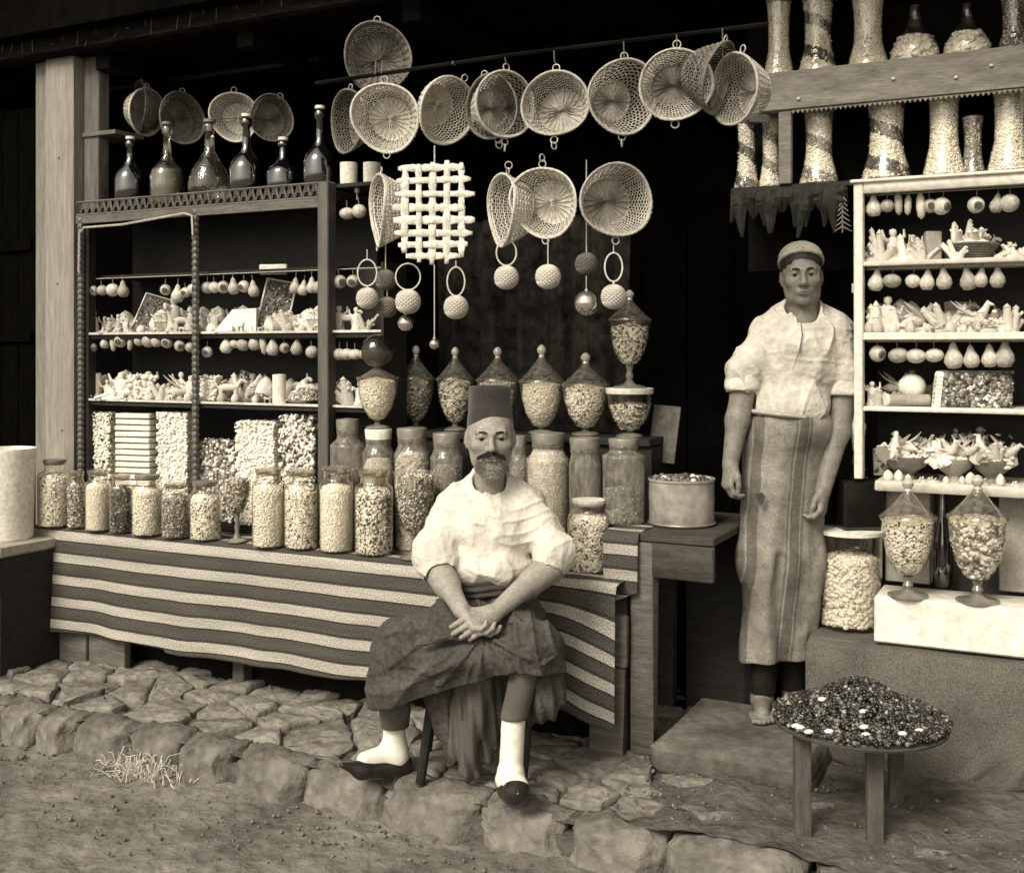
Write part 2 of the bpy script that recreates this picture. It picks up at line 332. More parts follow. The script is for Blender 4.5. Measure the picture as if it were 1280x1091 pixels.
# big kerb stones with rounded shoulders
kerb = MB(); kerb.add([WF(x, y, z, KC) for x in (-3.6, 3.2) for (y, z) in ((.02, -.18), (.02, -.06), (.14, -.06), (.14, -.18))], [(0, 4, 5, 1), (1, 5, 6, 2), (2, 6, 7, 3)])
kerb = tag(kerb.build('kerb', earth_m, smooth=False), kind='structure')
a = -2.9
while a < 1.7:
    L = rnd.uniform(.14, .44); z1 = rnd.uniform(-.012, .006); y0 = rnd.uniform(-.05, .0) ; g = .008
    nx, ny = 6, 5; vs = []; prof = [(0, -.2), (-.008, -.13), (.0, -.06), (.014, -.022), (.05, -.003), (.09, .004), (.135, 0), (.14, -.1)]
    w1, w2 = rnd.uniform(0, 6), rnd.uniform(0, 6)
    for (py_, pz) in prof:
        for k in range(7):
            t = k / 6; e = 1 - abs(2 * t - 1) ** 9; x = a + g + (L - 2 * g) * t
            vs.append((x + .008 * math.sin(pz * 40 + w1), y0 * e + py_ + .02 * (1 - e) * (1 if py_ < .1 else 0) + .007 * math.sin(x * 30 + w2) + rnd.uniform(-.008, .008), z1 + pz - .012 * (1 - e) + rnd.uniform(-.005, .005)))
    n = 7; fs = [(r * n + k, r * n + k + 1, (r + 1) * n + k + 1, (r + 1) * n + k) for r in range(len(prof) - 1) for k in range(6)]
    fs += [tuple(r * n for r in range(len(prof))), tuple(r * n + 6 for r in range(len(prof) - 1, -1, -1))]
    org = WF(a + L / 2, .05, -.05, KC); mb = MB(); mb.add([WF(*v, KC) - org for v in vs], fs); o = mb.build('kerb_stone', kerb_m, kerb, loc=org, ang=180); rough(o, .026, 1)
    a += L
# loose pebbles on the road and in front of the step
pp = []
for _ in range(900):
    x, y = rnd.uniform(-3, 1.6), -abs(rnd.gauss(0, .35)) - .03; pp.append(WF(x, y, -.125, KC))
for _ in range(700):
    x, y = rnd.uniform(.2, 2.0), rnd.uniform(.1, 1.0); pp.append(WF(x, y, .012, KC))
pb = pieces('pebbles', [tuple(p) for p in pp], .0055, [stone_m, kerb_m], [5, 4], aniso=(1, .9, .6), var=.7); tag(pb, 'scatter of small grit lying on the road and pavement', 'grit')

# ------------------------------------------------------------------ the building round the stall
bld = frontage('shop_building', 'dark shop interior with sooty walls and ceiling behind the sweets stall', 'building', 4.3)
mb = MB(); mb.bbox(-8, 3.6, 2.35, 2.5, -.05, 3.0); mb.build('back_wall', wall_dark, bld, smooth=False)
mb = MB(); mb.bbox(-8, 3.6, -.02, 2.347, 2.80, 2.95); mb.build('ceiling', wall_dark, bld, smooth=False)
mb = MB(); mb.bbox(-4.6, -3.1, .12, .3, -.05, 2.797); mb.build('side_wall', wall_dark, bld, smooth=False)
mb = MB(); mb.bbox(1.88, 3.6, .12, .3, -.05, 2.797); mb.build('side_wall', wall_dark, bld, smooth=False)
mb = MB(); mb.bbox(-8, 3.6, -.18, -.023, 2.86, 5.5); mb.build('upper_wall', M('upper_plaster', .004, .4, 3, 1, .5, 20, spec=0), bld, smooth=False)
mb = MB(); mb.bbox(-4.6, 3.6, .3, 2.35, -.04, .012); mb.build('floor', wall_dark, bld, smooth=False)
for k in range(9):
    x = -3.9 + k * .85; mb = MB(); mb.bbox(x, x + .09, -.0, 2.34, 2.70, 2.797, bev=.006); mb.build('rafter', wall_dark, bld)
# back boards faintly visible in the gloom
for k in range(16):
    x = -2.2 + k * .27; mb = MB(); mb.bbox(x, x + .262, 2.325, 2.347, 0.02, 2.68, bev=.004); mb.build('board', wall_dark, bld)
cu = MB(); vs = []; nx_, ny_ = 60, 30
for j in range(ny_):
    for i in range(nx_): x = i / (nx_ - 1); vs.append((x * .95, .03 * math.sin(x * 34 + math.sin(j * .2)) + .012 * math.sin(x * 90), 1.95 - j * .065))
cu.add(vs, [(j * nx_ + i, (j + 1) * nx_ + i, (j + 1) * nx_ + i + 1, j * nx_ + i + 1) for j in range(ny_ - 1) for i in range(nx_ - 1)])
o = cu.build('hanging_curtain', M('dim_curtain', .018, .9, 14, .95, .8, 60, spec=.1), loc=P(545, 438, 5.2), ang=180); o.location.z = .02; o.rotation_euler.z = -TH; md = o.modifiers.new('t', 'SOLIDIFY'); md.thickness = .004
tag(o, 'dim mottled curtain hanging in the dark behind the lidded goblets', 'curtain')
lint = frontage('lintel_beam', 'rough grey lintel beam across the top of the shop opening', 'beam', 4.22)
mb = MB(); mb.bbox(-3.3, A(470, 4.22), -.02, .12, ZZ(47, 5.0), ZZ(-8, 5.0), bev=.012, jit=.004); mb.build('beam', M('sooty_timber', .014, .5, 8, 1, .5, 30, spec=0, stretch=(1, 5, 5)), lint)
mb = MB()
for k in range(40):
    x = -3.1 + k * .07 + rnd.uniform(-.02, .02)
    if x < A(470, 4.22): mb.tube([(x, -.021, ZZ(47, 5.0) + rnd.uniform(.01, .17)), (x + rnd.uniform(-.02, .02), -.026, ZZ(47, 5.0) + rnd.uniform(.01, .17))], .002, 4)
mb.build('splinter', wood_grey, lint)
# left post : three uprights
cpost = 4.3
post = frontage('wooden_post', 'pale weathered wooden post at the left end of the stall', 'post', cpost)
zt = ZZ(40, 5.2)
mb = MB(); mb.bbox(A(62, cpost), A(97, cpost), -.03, .09, 0, zt, bev=.008, jit=.002); mb.build('upright', wood_post, post)
mb = MB(); mb.bbox(A(44, cpost), A(61, cpost), .0, .07, 0, ZZ(60, 5.2), bev=.005, jit=.002); mb.build('side_board', M('side_board_wood', .2, .3, 6, .85, .5, 26, stretch=(8, 8, .6)), post)
mb = MB(); mb.bbox(A(98.5, cpost), A(117, cpost), .03, .1, ZZ(262, 5.2), ZZ(60, 5.2), bev=.005, jit=.002); mb.build('inner_board', M('inner_board_wood', .12, .35, 6, .85, .5, 26, stretch=(8, 8, .6)), post)
mb = MB(); mb.bbox(A(98, cpost), A(140, cpost), .02, .20, ZZ(164, 5.2), ZZ(160, 5.2) + .004); mb.build('bracket_shelf', wood_grey, post)
for z in (.5, 1.0, 1.7, 2.3):
    mb = MB(); mb.lathe([(0, -.004), (.006, -.002), (.006, .002), (0, .004)], 8); o = mb.build('nail', tin_m, post, loc=(A(80, cpost) + rnd.uniform(-.02, .02), -.032, z))
# dark shutter left of the post
sh = frontage('shutter_door', 'black boarded shutter standing left of the pale post', 'shutter', 4.42)
for k in range(5):
    x1 = A(43, 4.42) - k * .12; mb = MB(); mb.bbox(x1 - .116, x1, 0, .03, .0, 2.6, bev=.004); mb.build('board', M('black_shutter_wood', .003, .4, 8, 1, .35, 40, spec=0, stretch=(6, 6, .7)), sh)
for z in (.62, 1.42, 1.88): mb = MB(); mb.bbox(A(43, 4.42) - .6, A(43, 4.42) - .005, -.02, -.001, z, z + .06, bev=.004); mb.build('crossbar', MATS['black_shutter_wood'], sh)
# ================================================================== counter, striped cloth, cabinets
CC, HC = 4.0, .585                                          # counter front plane and height
cnt = frontage('stall_counter', 'low plank counter of the stall hidden under the striped cloth', 'counter', CC)
x0, x1 = A(42, CC), A(775, CC)
mb = MB(); mb.bbox(x0, x1, .02, .62, HC - .04, HC - .004); mb.build('tabletop', wood_mid, cnt)
for x in (x0 + .03, x0 + 1.1, x1 - .06):
    for y in (.06, .56): mb = MB(); mb.bbox(x, x + .06, y, y + .06, -.02, HC - .042, bev=.004); mb.build('leg', wood_mid, cnt)
mb = MB(); mb.bbox(x0, x1 - .02, .13, .15, -.02, HC - .042); mb.build('inner_board', wall_dark, cnt)  # added dark board, stands in for the deep shade under the counter
mb = MB(); mb.bbox(x0 - .02, A(106, CC), .01, .05, -.01, .16, bev=.005, jit=.003); mb.build('front_board', wood_grey, cnt)
mb = MB(); mb.bbox(A(107.5, CC), A(154, CC), .012, .05, -.012, .155, bev=.005, jit=.003); mb.build('front_board', wood_grey, cnt)
# striped cloth : runs over the top and hangs in soft waves
def stripe_material():
    m = bpy.data.materials.new('striped_cloth'); m.use_nodes = True; n, l = m.node_tree.nodes, m.node_tree.links; b = n['Principled BSDF']
    uv = n.new('ShaderNodeUVMap'); sx = n.new('ShaderNodeSeparateXYZ'); l.new(uv.outputs[0], sx.inputs[0])
    md = n.new('ShaderNodeMath'); md.operation = 'FRACT'; l.new(sx.outputs[1], md.inputs[0])
    cr = n.new('ShaderNodeValToRGB'); cr.color_ramp.interpolation = 'LINEAR'; e = cr.color_ramp.elements
    e[0].position = 0; e[0].color = sep(.10); e[1].position = 1; e[1].color = sep(.035)
    for p_, v in ((.035, .05), (.05, .035), (.07, .45), (.45, .48), (.475, .03), (.50, .03), (.53, .095), (.96, .09), (.975, .03)):
        q = e.new(p_); q.color = sep(v)
    l.new(md.outputs[0], cr.inputs[0])
    mp = n.new('ShaderNodeMapping'); mp.inputs['Scale'].default_value = (210, 17, 1); l.new(uv.outputs[0], mp.inputs[0])
    no = n.new('ShaderNodeTexNoise'); no.inputs['Scale'].default_value = 1.0; no.inputs['Detail'].default_value = 3; l.new(mp.outputs[0], no.inputs['Vector'])
    n2 = n.new('ShaderNodeTexNoise'); n2.inputs['Scale'].default_value = 3; n2.inputs['Detail'].default_value = 5; l.new(uv.outputs[0], n2.inputs['Vector'])
    a_ = n.new('ShaderNodeMapRange'); a_.inputs[1].default_value = .3; a_.inputs[2].default_value = .7; a_.inputs[3].default_value = .38; a_.inputs[4].default_value = 1.3; l.new(no.outputs[0], a_.inputs[0])
    b_ = n.new('ShaderNodeMapRange'); b_.inputs[1].default_value = .3; b_.inputs[2].default_value = .7; b_.inputs[3].default_value = .8; b_.inputs[4].default_value = 1.12; l.new(n2.outputs[0], b_.inputs[0])
    mm = n.new('ShaderNodeMath'); mm.operation = 'MULTIPLY'; l.new(a_.outputs[0], mm.inputs[0]); l.new(b_.outputs[0], mm.inputs[1])
    vs = n.new('ShaderNodeVectorMath'); vs.operation = 'SCALE'; l.new(cr.outputs[0], vs.inputs[0]); l.new(mm.outputs[0], vs.inputs['Scale']); l.new(vs.outputs[0], b.inputs['Base Color'])
    bp = n.new('ShaderNodeBump'); bp.inputs['Strength'].default_value = .6; bp.inputs['Distance'].default_value = .002; l.new(no.outputs[0], bp.inputs['Height']); l.new(bp.outputs[0], b.inputs['Normal'])
    b.inputs['Roughness'].default_value = .95; b.inputs['Specular IOR Level'].default_value = .1; return m
stripe_m = stripe_material()
def cloth(name, label, c, xa, xb, depth, hemf, wav, topz=HC + .004, lift=None, period=.098, nx=220, phase=0.0, parent=None, front=0.0, extra=None):
    ny1, ny2 = 14, 60; vs = []; uv = []
    for j in range(ny1 + ny2):
        for i in range(nx):
            t = i / (nx - 1); x = xa + (xb - xa) * t; hz = hemf(t)
            if j < ny1:
                q = j / ny1; y = front + depth * (1 - q); z = topz + .0015 * math.sin(x * 23 + y * 31); v = y - front; w = 0
                if q > .9: z -= .004 * (q - .9) / .1
                y_ = y
            else:
                q = (j - ny1) / (ny2 - 1); d = (topz - hz) * q; z = topz - .006 - d; r = .012
                y_ = front - .012 - r * min(1, d / .03) - wav(x, q) * min(1, d / .08); v = -(d)
                z += (.004 * math.sin(x * 5) + .001 * math.sin(x * 31 + 1)) * q
                if extra: z += extra(t, q)
            vs.append((x, y_, z)); uv.append((x, (-v) / period + phase))
    ny = ny1 + ny2; i = np.arange(nx * ny).reshape(ny, nx)
    f = np.stack([i[:-1, :-1], i[:-1, 1:], i[1:, 1:], i[1:, :-1]], -1).reshape(-1, 4)[:, ::-1]
    me = mesh_data(name, np.array(vs), np.ascontiguousarray(f), None, stripe_m, True, 180, np.array(uv))
    o = link(name, me, parent); o.location = (0, c, 0); o.rotation_euler = (0, 0, -TH)
    md = o.modifiers.new('thick', 'SOLIDIFY'); md.thickness = .003; md.offset = -1
    return o
xa, xb = A(41, CC), A(768, CC)
def hem(t):
    px = 41 + (735) * t                                    # real hem height sags between the fastenings
    return .112 + .05 * t + .012 * math.sin(t * 9) + (.012 if t < .3 else 0)
c1 = cloth('striped_cloth', '', CC, xa, xb, .60, hem, lambda x, q: .012 * math.sin(x * 7 + .6) * q + .008 * math.sin(x * 17 + 2 * q) * q + .02 * q, phase=.0)
tag(c1, 'long striped woven cloth hanging over the front of the low counter', 'cloth')
# right hand piece that turns the corner, stripes swinging down
c2c = CC - .055
c2 = cloth('striped_cloth', '', c2c, A(676, c2c), A(772, c2c), .18, lambda t: .135 + .02 * t, lambda x, q: .016 * math.sin(x * 26) * q + .02 * q, phase=.3, nx=70, extra=lambda t, q: -.07 * t * t * min(1, q * 4) + .02 * q, topz=HC + .009)
tag(c2, 'shorter striped cloth with curved stripes hanging at the right corner beside the seated man', 'cloth')
c3c = CC + .05
c3 = cloth('striped_cloth', '', c3c, A(757, c3c), A(800, c3c), .22, lambda t: .56 - .06 * (1 - t), lambda x, q: .004 * math.sin(x * 30) * q, phase=.62, nx=40, period=.088, topz=.760)
tag(c3, 'short end of striped cloth pinned flat against the side table', 'cloth')

# wooden end board below the right hand cloth and the side table with the tin
st = frontage('side_table', 'dark rough wooden side table carrying the round tin box', 'table', 4.05)
hs = .757
mb = MB(); mb.bbox(A(795, 4.05), A(892, 4.05), .0, .6, hs - .03, hs, bev=.004); mb.build('tabletop', wood_mid, st)
mb = MB(); mb.bbox(A(798, 4.05), A(892, 4.05), .002, .03, ZZ(720, 3.83), hs - .033, bev=.004, jit=.003); mb.build('apron_board', wood_mid, st)
mb = MB(); mb.bbox(A(789, 4.05), A(816, 4.05), -.004, .06, .0, hs - .033, bev=.005, jit=.003); mb.build('leg', wood_grey, st)
mb = MB(); mb.bbox(A(878, 4.05), A(890, 4.05), .5, .55, .0, hs - .033, bev=.005); mb.build('leg', wood_mid, st)
mb = MB(); mb.bbox(A(800, 4.05), A(892, 4.05), .5, .54, .0, hs - .033, bev=.005); mb.build('back_board', wood_dark, st)
eb = frontage('end_board', 'upright grey board standing under the corner of the striped cloth', 'board', 3.99)
mb = MB(); mb.bbox(A(738, 3.99), A(779, 3.99), .0, .03, .0, .30, bev=.005, jit=.004); mb.build('lower_board', wood_grey, eb)
mb = MB(); mb.bbox(A(764, 3.99), A(781, 3.99), .002, .03, .303, .48, bev=.004, jit=.006); mb.build('upper_board', wood_grey, eb)

# step stone in the doorway
stp = frontage('door_step', 'low worn stone step in the dark doorway under the standing man', 'step', 3.93)
mb = MB(); mb.bbox(A(812, 3.93), A(1012, 3.93), .0, .55, -.01, .085, bev=.018, jit=.006); mb.build('slab', M('worn_step_stone', .13, .5, 6, .9, .9, 26, bdist=.01), stp)
mb = MB(); mb.bbox(A(806, 3.93), A(1016, 3.93), .022, .5, -.03, .035, bev=.01, jit=.004); mb.build('riser', M('dark_riser', .05, .4, 6, .95, .8, 30), stp)

# ------------------------------------------------------------------ left glazed cabinet
LC = 4.25
def xl(px): return A(px, LC)
YC = YL(408, LC)
Z1, Z2, Z3 = ZZ(507, YC), ZZ(414, YC), ZZ(331, YC)          # shelf tops
ZT = ZZ(237, YC)
DEP = .34
lcab = frontage('display_cabinet', 'dark open display cabinet with shelves of sweets on the left of the stall', 'cabinet', LC)
for (z, nm) in ((Z1, 'shelf'), (Z2, 'shelf')):
    mb = MB(); mb.bbox(xl(100), xl(414), .015, DEP, z - .028, z - .001, bev=.003, jit=.0015); mb.build(nm, wood_dark, lcab)
    mb = MB(); mb.bbox(xl(415), xl(479), .015, .158, z - .028, z - .001, bev=.003); mb.build(nm, wood_dark, lcab)
    mb = MB(); mb.bbox(xl(106), xl(478), .004, .0148, z - .006, z + .004); mb.build('shelf_edge', cream_old, lcab)
mb = MB(); mb.bbox(xl(106), xl(414), .08, DEP, Z3 - .012, Z3, bev=.003); mb.build('shelf', wood_dark, lcab)
mb = MB(); mb.bbox(xl(100), xl(414), .015, DEP, HC + .01, HC + .035); mb.build('shelf', wood_dark, lcab)
mb = MB(); mb.bbox(xl(98), xl(415), -.01, DEP, ZT - .035, ZT - .002, bev=.004); mb.build('top_board', wood_dark, lcab)
mb = MB(); mb.bbox(xl(99), xl(412), -.022, -.012, ZT - .075, ZT - .035, bev=.002); mb.build('frieze_board', wood_grey, lcab)
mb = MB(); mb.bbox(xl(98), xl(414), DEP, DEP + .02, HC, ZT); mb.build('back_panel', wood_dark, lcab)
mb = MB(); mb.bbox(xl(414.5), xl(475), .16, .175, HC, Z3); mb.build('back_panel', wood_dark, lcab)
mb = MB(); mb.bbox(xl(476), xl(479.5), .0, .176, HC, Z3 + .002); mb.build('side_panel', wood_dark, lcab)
mb = MB(); mb.bbox(xl(402), xl(415), -.03, .03, HC, ZT + .03, bev=.004, jit=.001); mb.build('upright', M('cabinet_upright_wood', .085, .3, 6, .6, .4, 30, stretch=(6, 6, .6)), lcab)
# pierced gallery rail along the top (repeat of small loops)
g = MB(); nk = 34
for k in range(nk):
    x = xl(104) + (xl(412) - xl(104)) * (k + .5) / nk; w = (xl(412) - xl(104)) / nk
    g.tube([(x - w * .48, -.018, ZT - .03), (x - w * .1, -.018, ZT + .022), (x + w * .1, -.018, ZT + .022), (x + w * .48, -.018, ZT - .03)], .0055, 4)
    g.ring((x, -.018, ZT + .0), w * .16, .0035, seg=6, ts=4)
g.tube([(xl(100), -.018, ZT + .026), (xl(414), -.018, ZT + .026)], .0055, 4); g.tube([(xl(100), -.018, ZT - .034), (xl(414), -.018, ZT - .034)], .006, 4)
g.build('pierced_rail', wood_grey, lcab)
# twisted rope-like colonettes
for px in (104, 247):
    mb = MB(); pr = []; n = 150; z0, z1 = HC + .02, ZT - .045
    for k in range(n + 1): pr.append((.013 + .005 * abs(math.sin(k * math.pi / 3)), z0 + (z1 - z0) * k / n))
    mb.lathe(pr, 8, (xl(px), -.012, 0)); mb.build('turned_colonette', M('turned_rail', .09, .4, 30, .5, .3, 60, spec=.5), lcab)
mb = MB(); mb.bbox(xl(96), xl(110), .0, .05, HC, ZT - .04, bev=.004); mb.build('upright', wood_dark, lcab)
cord = MB(); pts = [(xl(106), -.035, ZT - .30), (xl(107), -.035, ZT - .12), (xl(112), -.035, ZT - .095), (xl(160), -.035, ZT - .093), (xl(205), -.035, ZT - .075), (xl(238), -.035, ZT - .062), (xl(247), -.035, ZT - .075), (xl(248), -.034, ZT - .16)]
cord.tube(pts, .0055, 6); cord = cord.build('cord', M('pale_cord', .42, .2, 40, .9, .4, 120)); cord.location = (0, LC, 0); cord.rotation_euler = (0, 0, -TH)
tag(cord, 'pale cord looped across the top of the left cabinet between its turned rails', 'cord')

# raised display step behind the second row of jars, carrying the footed goblets
DS = 4.42
ds = frontage('display_riser', 'dark raised display step behind the jars carrying the footed goblets', 'shelf', DS)
ZG = ZZ(541, YL(600, DS))
mb = MB(); mb.bbox(A(484, DS), A(812, DS), .0, .26, ZG - .03, ZG, bev=.003); mb.build('top_board', wood_dark, ds)
mb = MB(); mb.bbox(A(484, DS), A(812, DS), .02, .24, HC, ZG - .033); mb.build('front_board', wood_dark, ds)

# ------------------------------------------------------------------ right hand ledge, cabinet, upper shelves
RL, RC, RU = 4.36, 4.52, 4.66
def xr(px, c=RC): return A(px, c)
HL = .40
# sacking-covered ledge: heavy cloth over a masonry bench
bn = frontage('masonry_ledge', 'masonry ledge under brown sacking supporting the right hand cabinet', 'ledge', RL)
mb = MB(); mb.bbox(A(1018, RL), A(1420, RL), .03, .9, .0, HL - .012); mb.build('bench', M('ledge_plaster', .15, .3, 4, .9, .5, 20), bn)
vs = []; nx, ny = 120, 60
xa, xb = A(1009, RL), A(1420, RL)
for j in range(ny):
    for i in range(nx):
        t = i / (nx - 1); x = xa + (xb - xa) * t
        if j < 16: q = j / 16; y = .5 * (1 - q); z = HL - .006 + .003 * math.sin(x * 14) - (.008 * max(0, q - .85) / .15)
        else:
            q = (j - 15) / (ny - 16); z = HL - .014 - (HL - .03 + .02 * math.sin(x * 5)) * q
            fold = .026 * math.sin(x * 9 + q * 1.5) + .016 * math.sin(x * 23 - q * 3) + .05 * math.exp(-((x - xa - .62 - .25 * (1 - q)) / .05) ** 2) + .02 * math.exp(-((x - xa - .5 - .45 * (1 - q)) / .03) ** 2)
            y = -.006 - .02 * min(1, q * 6) - fold * q ** .6 - .05 * q
        vs.append((x, y, z))
i = np.arange(nx * ny).reshape(ny, nx); f = np.ascontiguousarray(np.stack([i[:-1, :-1], i[:-1, 1:], i[1:, 1:], i[1:, :-1]], -1).reshape(-1, 4)[:, ::-1])
sk = link('sacking_cover', mesh_data('sacking_cover', np.array(vs), f, None, sack_m, True, 180)); sk.location = (0, RL, 0); sk.rotation_euler = (0, 0, -TH)
md = sk.modifiers.new('thick', 'SOLIDIFY'); md.thickness = .004; md.offset = -1
tag(sk, 'coarse brown sacking draped over the ledge below the white box', 'cloth')
# white tray/box
wb = frontage('white_box', 'long white painted box on the sacking under the two goblets', 'box', RL)
YB = YL(1092, RL); hb = ZZ(745, YB)
mb = MB(); mb.bbox(A(1092, RL), A(1420, RL), .012, .22, HL, hb, bev=.006, jit=.0015); mb.build('front_board', M('white_paint', .8, .07, 4, .6, .3, 30), wb)
HB = hb
# cream cabinet
rc = frontage('cream_cabinet', 'cream painted open cabinet of sugar figures on the right of the stall', 'cabinet', RC)
YR = YL(1075, RC)
zt_ = ZZ(229, YR); zb_ = ZZ(600, YR)
S1, S2, S3, S4 = ZZ(327, YR), ZZ(416, YR), ZZ(508, YR), ZZ(600, YR)
RD = .32; xL, xR = xr(1067), xr(1420)
mb = MB(); mb.bbox(xr(1067), xr(1078.5), .0, .035, S4 + .004, zt_, bev=.003, jit=.0015); mb.build('upright', cream, rc)
mb = MB(); mb.bbox(xr(1063), xR, -.012, RD, zt_, zt_ + .012, bev=.003); mb.build('cornice', cream, rc)
mb = MB(); mb.bbox(xr(1079), xR, .0, .03, zt_ - .036, zt_ - .001, bev=.002, jit=.0015); mb.build('top_rail', cream, rc)
for k, z in enumerate((S1, S2, S3)):
    o = MB(); o.bbox(xr(1079), xR, .004 if k != 1 else -.004, RD, z - (.016 if k != 1 else .026), z, bev=.002, jit=.0015); o.build('shelf', cream, rc)
mb = MB(); mb.bbox(xr(1094), xR, -.01, RD, S4 - .032, S4, bev=.003, jit=.0015); mb.build('shelf', cream, rc)
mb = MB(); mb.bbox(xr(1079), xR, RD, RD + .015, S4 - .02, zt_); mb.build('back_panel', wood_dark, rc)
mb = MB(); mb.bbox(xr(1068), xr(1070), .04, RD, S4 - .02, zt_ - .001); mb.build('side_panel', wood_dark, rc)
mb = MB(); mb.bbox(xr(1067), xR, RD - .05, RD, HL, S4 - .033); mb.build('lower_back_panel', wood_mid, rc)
mb = MB(); mb.bbox(xr(1064.5), xr(1067), .0, .02, ZZ(366, YR), ZZ(354, YR), bev=.002); mb.build('hinge', cream_old, rc)
# upper shelves with waisted jars
us = frontage('upper_shelves', 'timber upper shelves with a notched beam over the right doorway', 'shelf', RU)
YU = YL(960, RU); ZS = ZZ(233, YL(950, RU)); ZBm = ZZ(93, YU); ZBl = ZZ(142, YU)
mb = MB(); mb.bbox(xr(913, RU), xr(1420, RU), .0, .26, ZS - .02, ZS, bev=.003); mb.build('shelf', wood_dark, us)
mb = MB(); mb.bbox(xr(948, RU), xr(1420, RU), -.02, .02, ZBl, ZBm, bev=.005, jit=.002); mb.build('beam', wood_beam, us)
mb = MB(); mb.bbox(xr(948, RU), xr(1420, RU), .022, .26, ZBm - .024, ZBm - .004); mb.build('shelf', wood_mid, us)
mb = MB(); mb.bbox(xr(974, RU), xr(990, RU), -.014, .016, ZS + .001, ZBl - .001, bev=.003); mb.build('post', wood_beam, us)
mb = MB(); mb.bbox(xr(932, RU), xr(962, RU), -.016, .03, ZBl - .03, ZBm - .01, bev=.01, jit=.006); mb.build('beam_end', wood_mid, us)
mb = MB(); x = xr(990, RU)
while x < xr(1400, RU):
    w = .017; mb.add([(x, -.018, ZBl - .001), (x + w, -.018, ZBl - .001), (x + w / 2, -.018, ZBl - .014), (x, -.012, ZBl - .001), (x + w, -.012, ZBl - .001), (x + w / 2, -.012, ZBl - .014)], [(0, 1, 2), (5, 4, 3), (0, 2, 5, 3), (2, 1, 4, 5)]); x += w
mb.build('notched_trim', wood_beam, us, smooth=False)
mb = MB(); mb.bbox(xr(913, RU), xr(1420, RU), .265, .28, ZS - .3, 2.69); mb.build('back_panel', wall_dark, us)
for px in (1000, 1118, 1196, 1240): 
    mb = MB(); mb.lathe([(0, -.006), (.007, -.004), (.008, .002), (0, .006)], 8); mb.build('nail', cream_old, us, loc=(xr(px, RU), -.024, ZBl + rnd.uniform(.03, .1)))
# dark drapery bundle under the upper shelf
mb = MB()
for k in range(22):
    x = xr(918 + k * 6.4, RU); dz = .12 + .05 * math.sin(k * 1.1) + rnd.uniform(0, .03); mb.tube([(x, .01, ZS - .022), (x + rnd.uniform(-.01, .01), -.01, ZS - dz * .5), (x + rnd.uniform(-.02, .02), .01, ZS - dz)], [.018, .022, .006], 6)
o = mb.build('bundle', M('dark_netting', .03, .6, 20, .95, .8, 60)); o.location = (0, RU, 0); o.rotation_euler = (0, 0, -TH); tag(o, 'dark ragged bundle hanging below the upper shelf over the doorway', 'bundle')
mb = MB()
for k in range(7):
    for s_ in (-1, 1): mb.tube([(0, 0, -.018 * k), (s_ * (.012 + .003 * k), -.01, -.018 * k - .018)], [.004, .002], 4)
mb.tube([(0, 0, .03), (0, 0, -.13)], .003, 5)
o = mb.build('dried_spray', wicker_dim, loc=P(1053, 246, 4.05)); tag(o, 'small dried leafy spray hanging by the corner of the cream cabinet', 'spray')
# ================================================================== jars, goblets, bottles
def scatter_profile(prof, n, c=(0, 0, 0), cap=True):
    pr = np.array(prof); seg = np.hypot(np.diff(pr[:, 0]), np.diff(pr[:, 1])); ar = seg * (pr[:-1, 0] + pr[1:, 0]) / 2 + 1e-9
    idx = RS.choice(len(seg), n, p=ar / ar.sum()); t = RS.rand(n); r0, r1 = pr[idx, 0], pr[idx + 1, 0]
    r = r0 + (r1 - r0) * t; z = pr[idx, 1] + (pr[idx + 1, 1] - pr[idx, 1]) * t; q = RS.rand(n) * 2 * np.pi
    return np.stack([r * np.cos(q) + c[0], r * np.sin(q) + c[1], z + c[2]], -1)
def fill(parent, prof, size, mats, w, core, shape=ICO, aniso=(1, 1, .8), dens=1.25, maxn=3600, pick=None):
    prof = [(max(0, r - size * .45), z) for r, z in prof]
    pr = np.array(prof); L = np.hypot(np.diff(pr[:, 0]), np.diff(pr[:, 1])); area = (2 * np.pi * (pr[:-1, 0] + pr[1:, 0]) / 2 * L).sum()
    size *= .68; shape = OCT if shape is ICO and size < .0075 else shape; n = int(min(maxn, dens * area / (size * size * 1.9)))
    o = pieces('sweets', scatter_profile(prof, n), size, mats, w, parent, shape, aniso, .3, pick=pick)
    mb = MB(); mb.lathe([(max(0, r - size * .2), z) for r, z in prof], 28); mb.build('packed_sweets', core, parent)
    return o
KINDS = {                                # piece size, materials, weights, core, shape, aniso
    'white': (.0075, [white_s, cream_s, tan_s, grey_s], [12, 4, .3, .2], white_s, ICO, (1, 1, .8)),
    'fine': (.005, [white_s, cream_s], [9, 1], white_s, ICO, (1, 1, 1)),
    'fleck': (.0085, [white_s, cream_s, dark_s, grey_s], [9, 4, 1.3, .8], white_s, ICO, (1, 1, .7)),
    'mixed': (.009, [cream_s, tan_s, grey_s, dark_s, white_s], [4, 4, 2.5, 2, 1.5], tan_s, ICO, (1.2, .9, .7)),
    'grey': (.007, [grey_s, tan_s, cream_s, dark_s], [4, 4, 3, 2], grey_s, ICO, (1.2, .8, .7)),
    'dark': (.011, [dark_s, grey_s, tan_s, cream_s], [6, 3, 2, .6], dark_s, ICO, (1.2, 1, .7)),
    'spots': (.010, [white_s, cream_s, dark_s, grey_s], [6, 3, 3, 1.5], cream_s, ICO, (1.3, .8, .6)),
    'cubes': (.012, [white_s, cream_s, tan_s, grey_s], [4, 4, 3, 2], cream_s, CUBE, (1, 1, .9)),
    'big': (.013, [white_s, cream_s, tan_s], [7, 5, .8], cream_s, ICO, (1.2, .9, .8)),
}
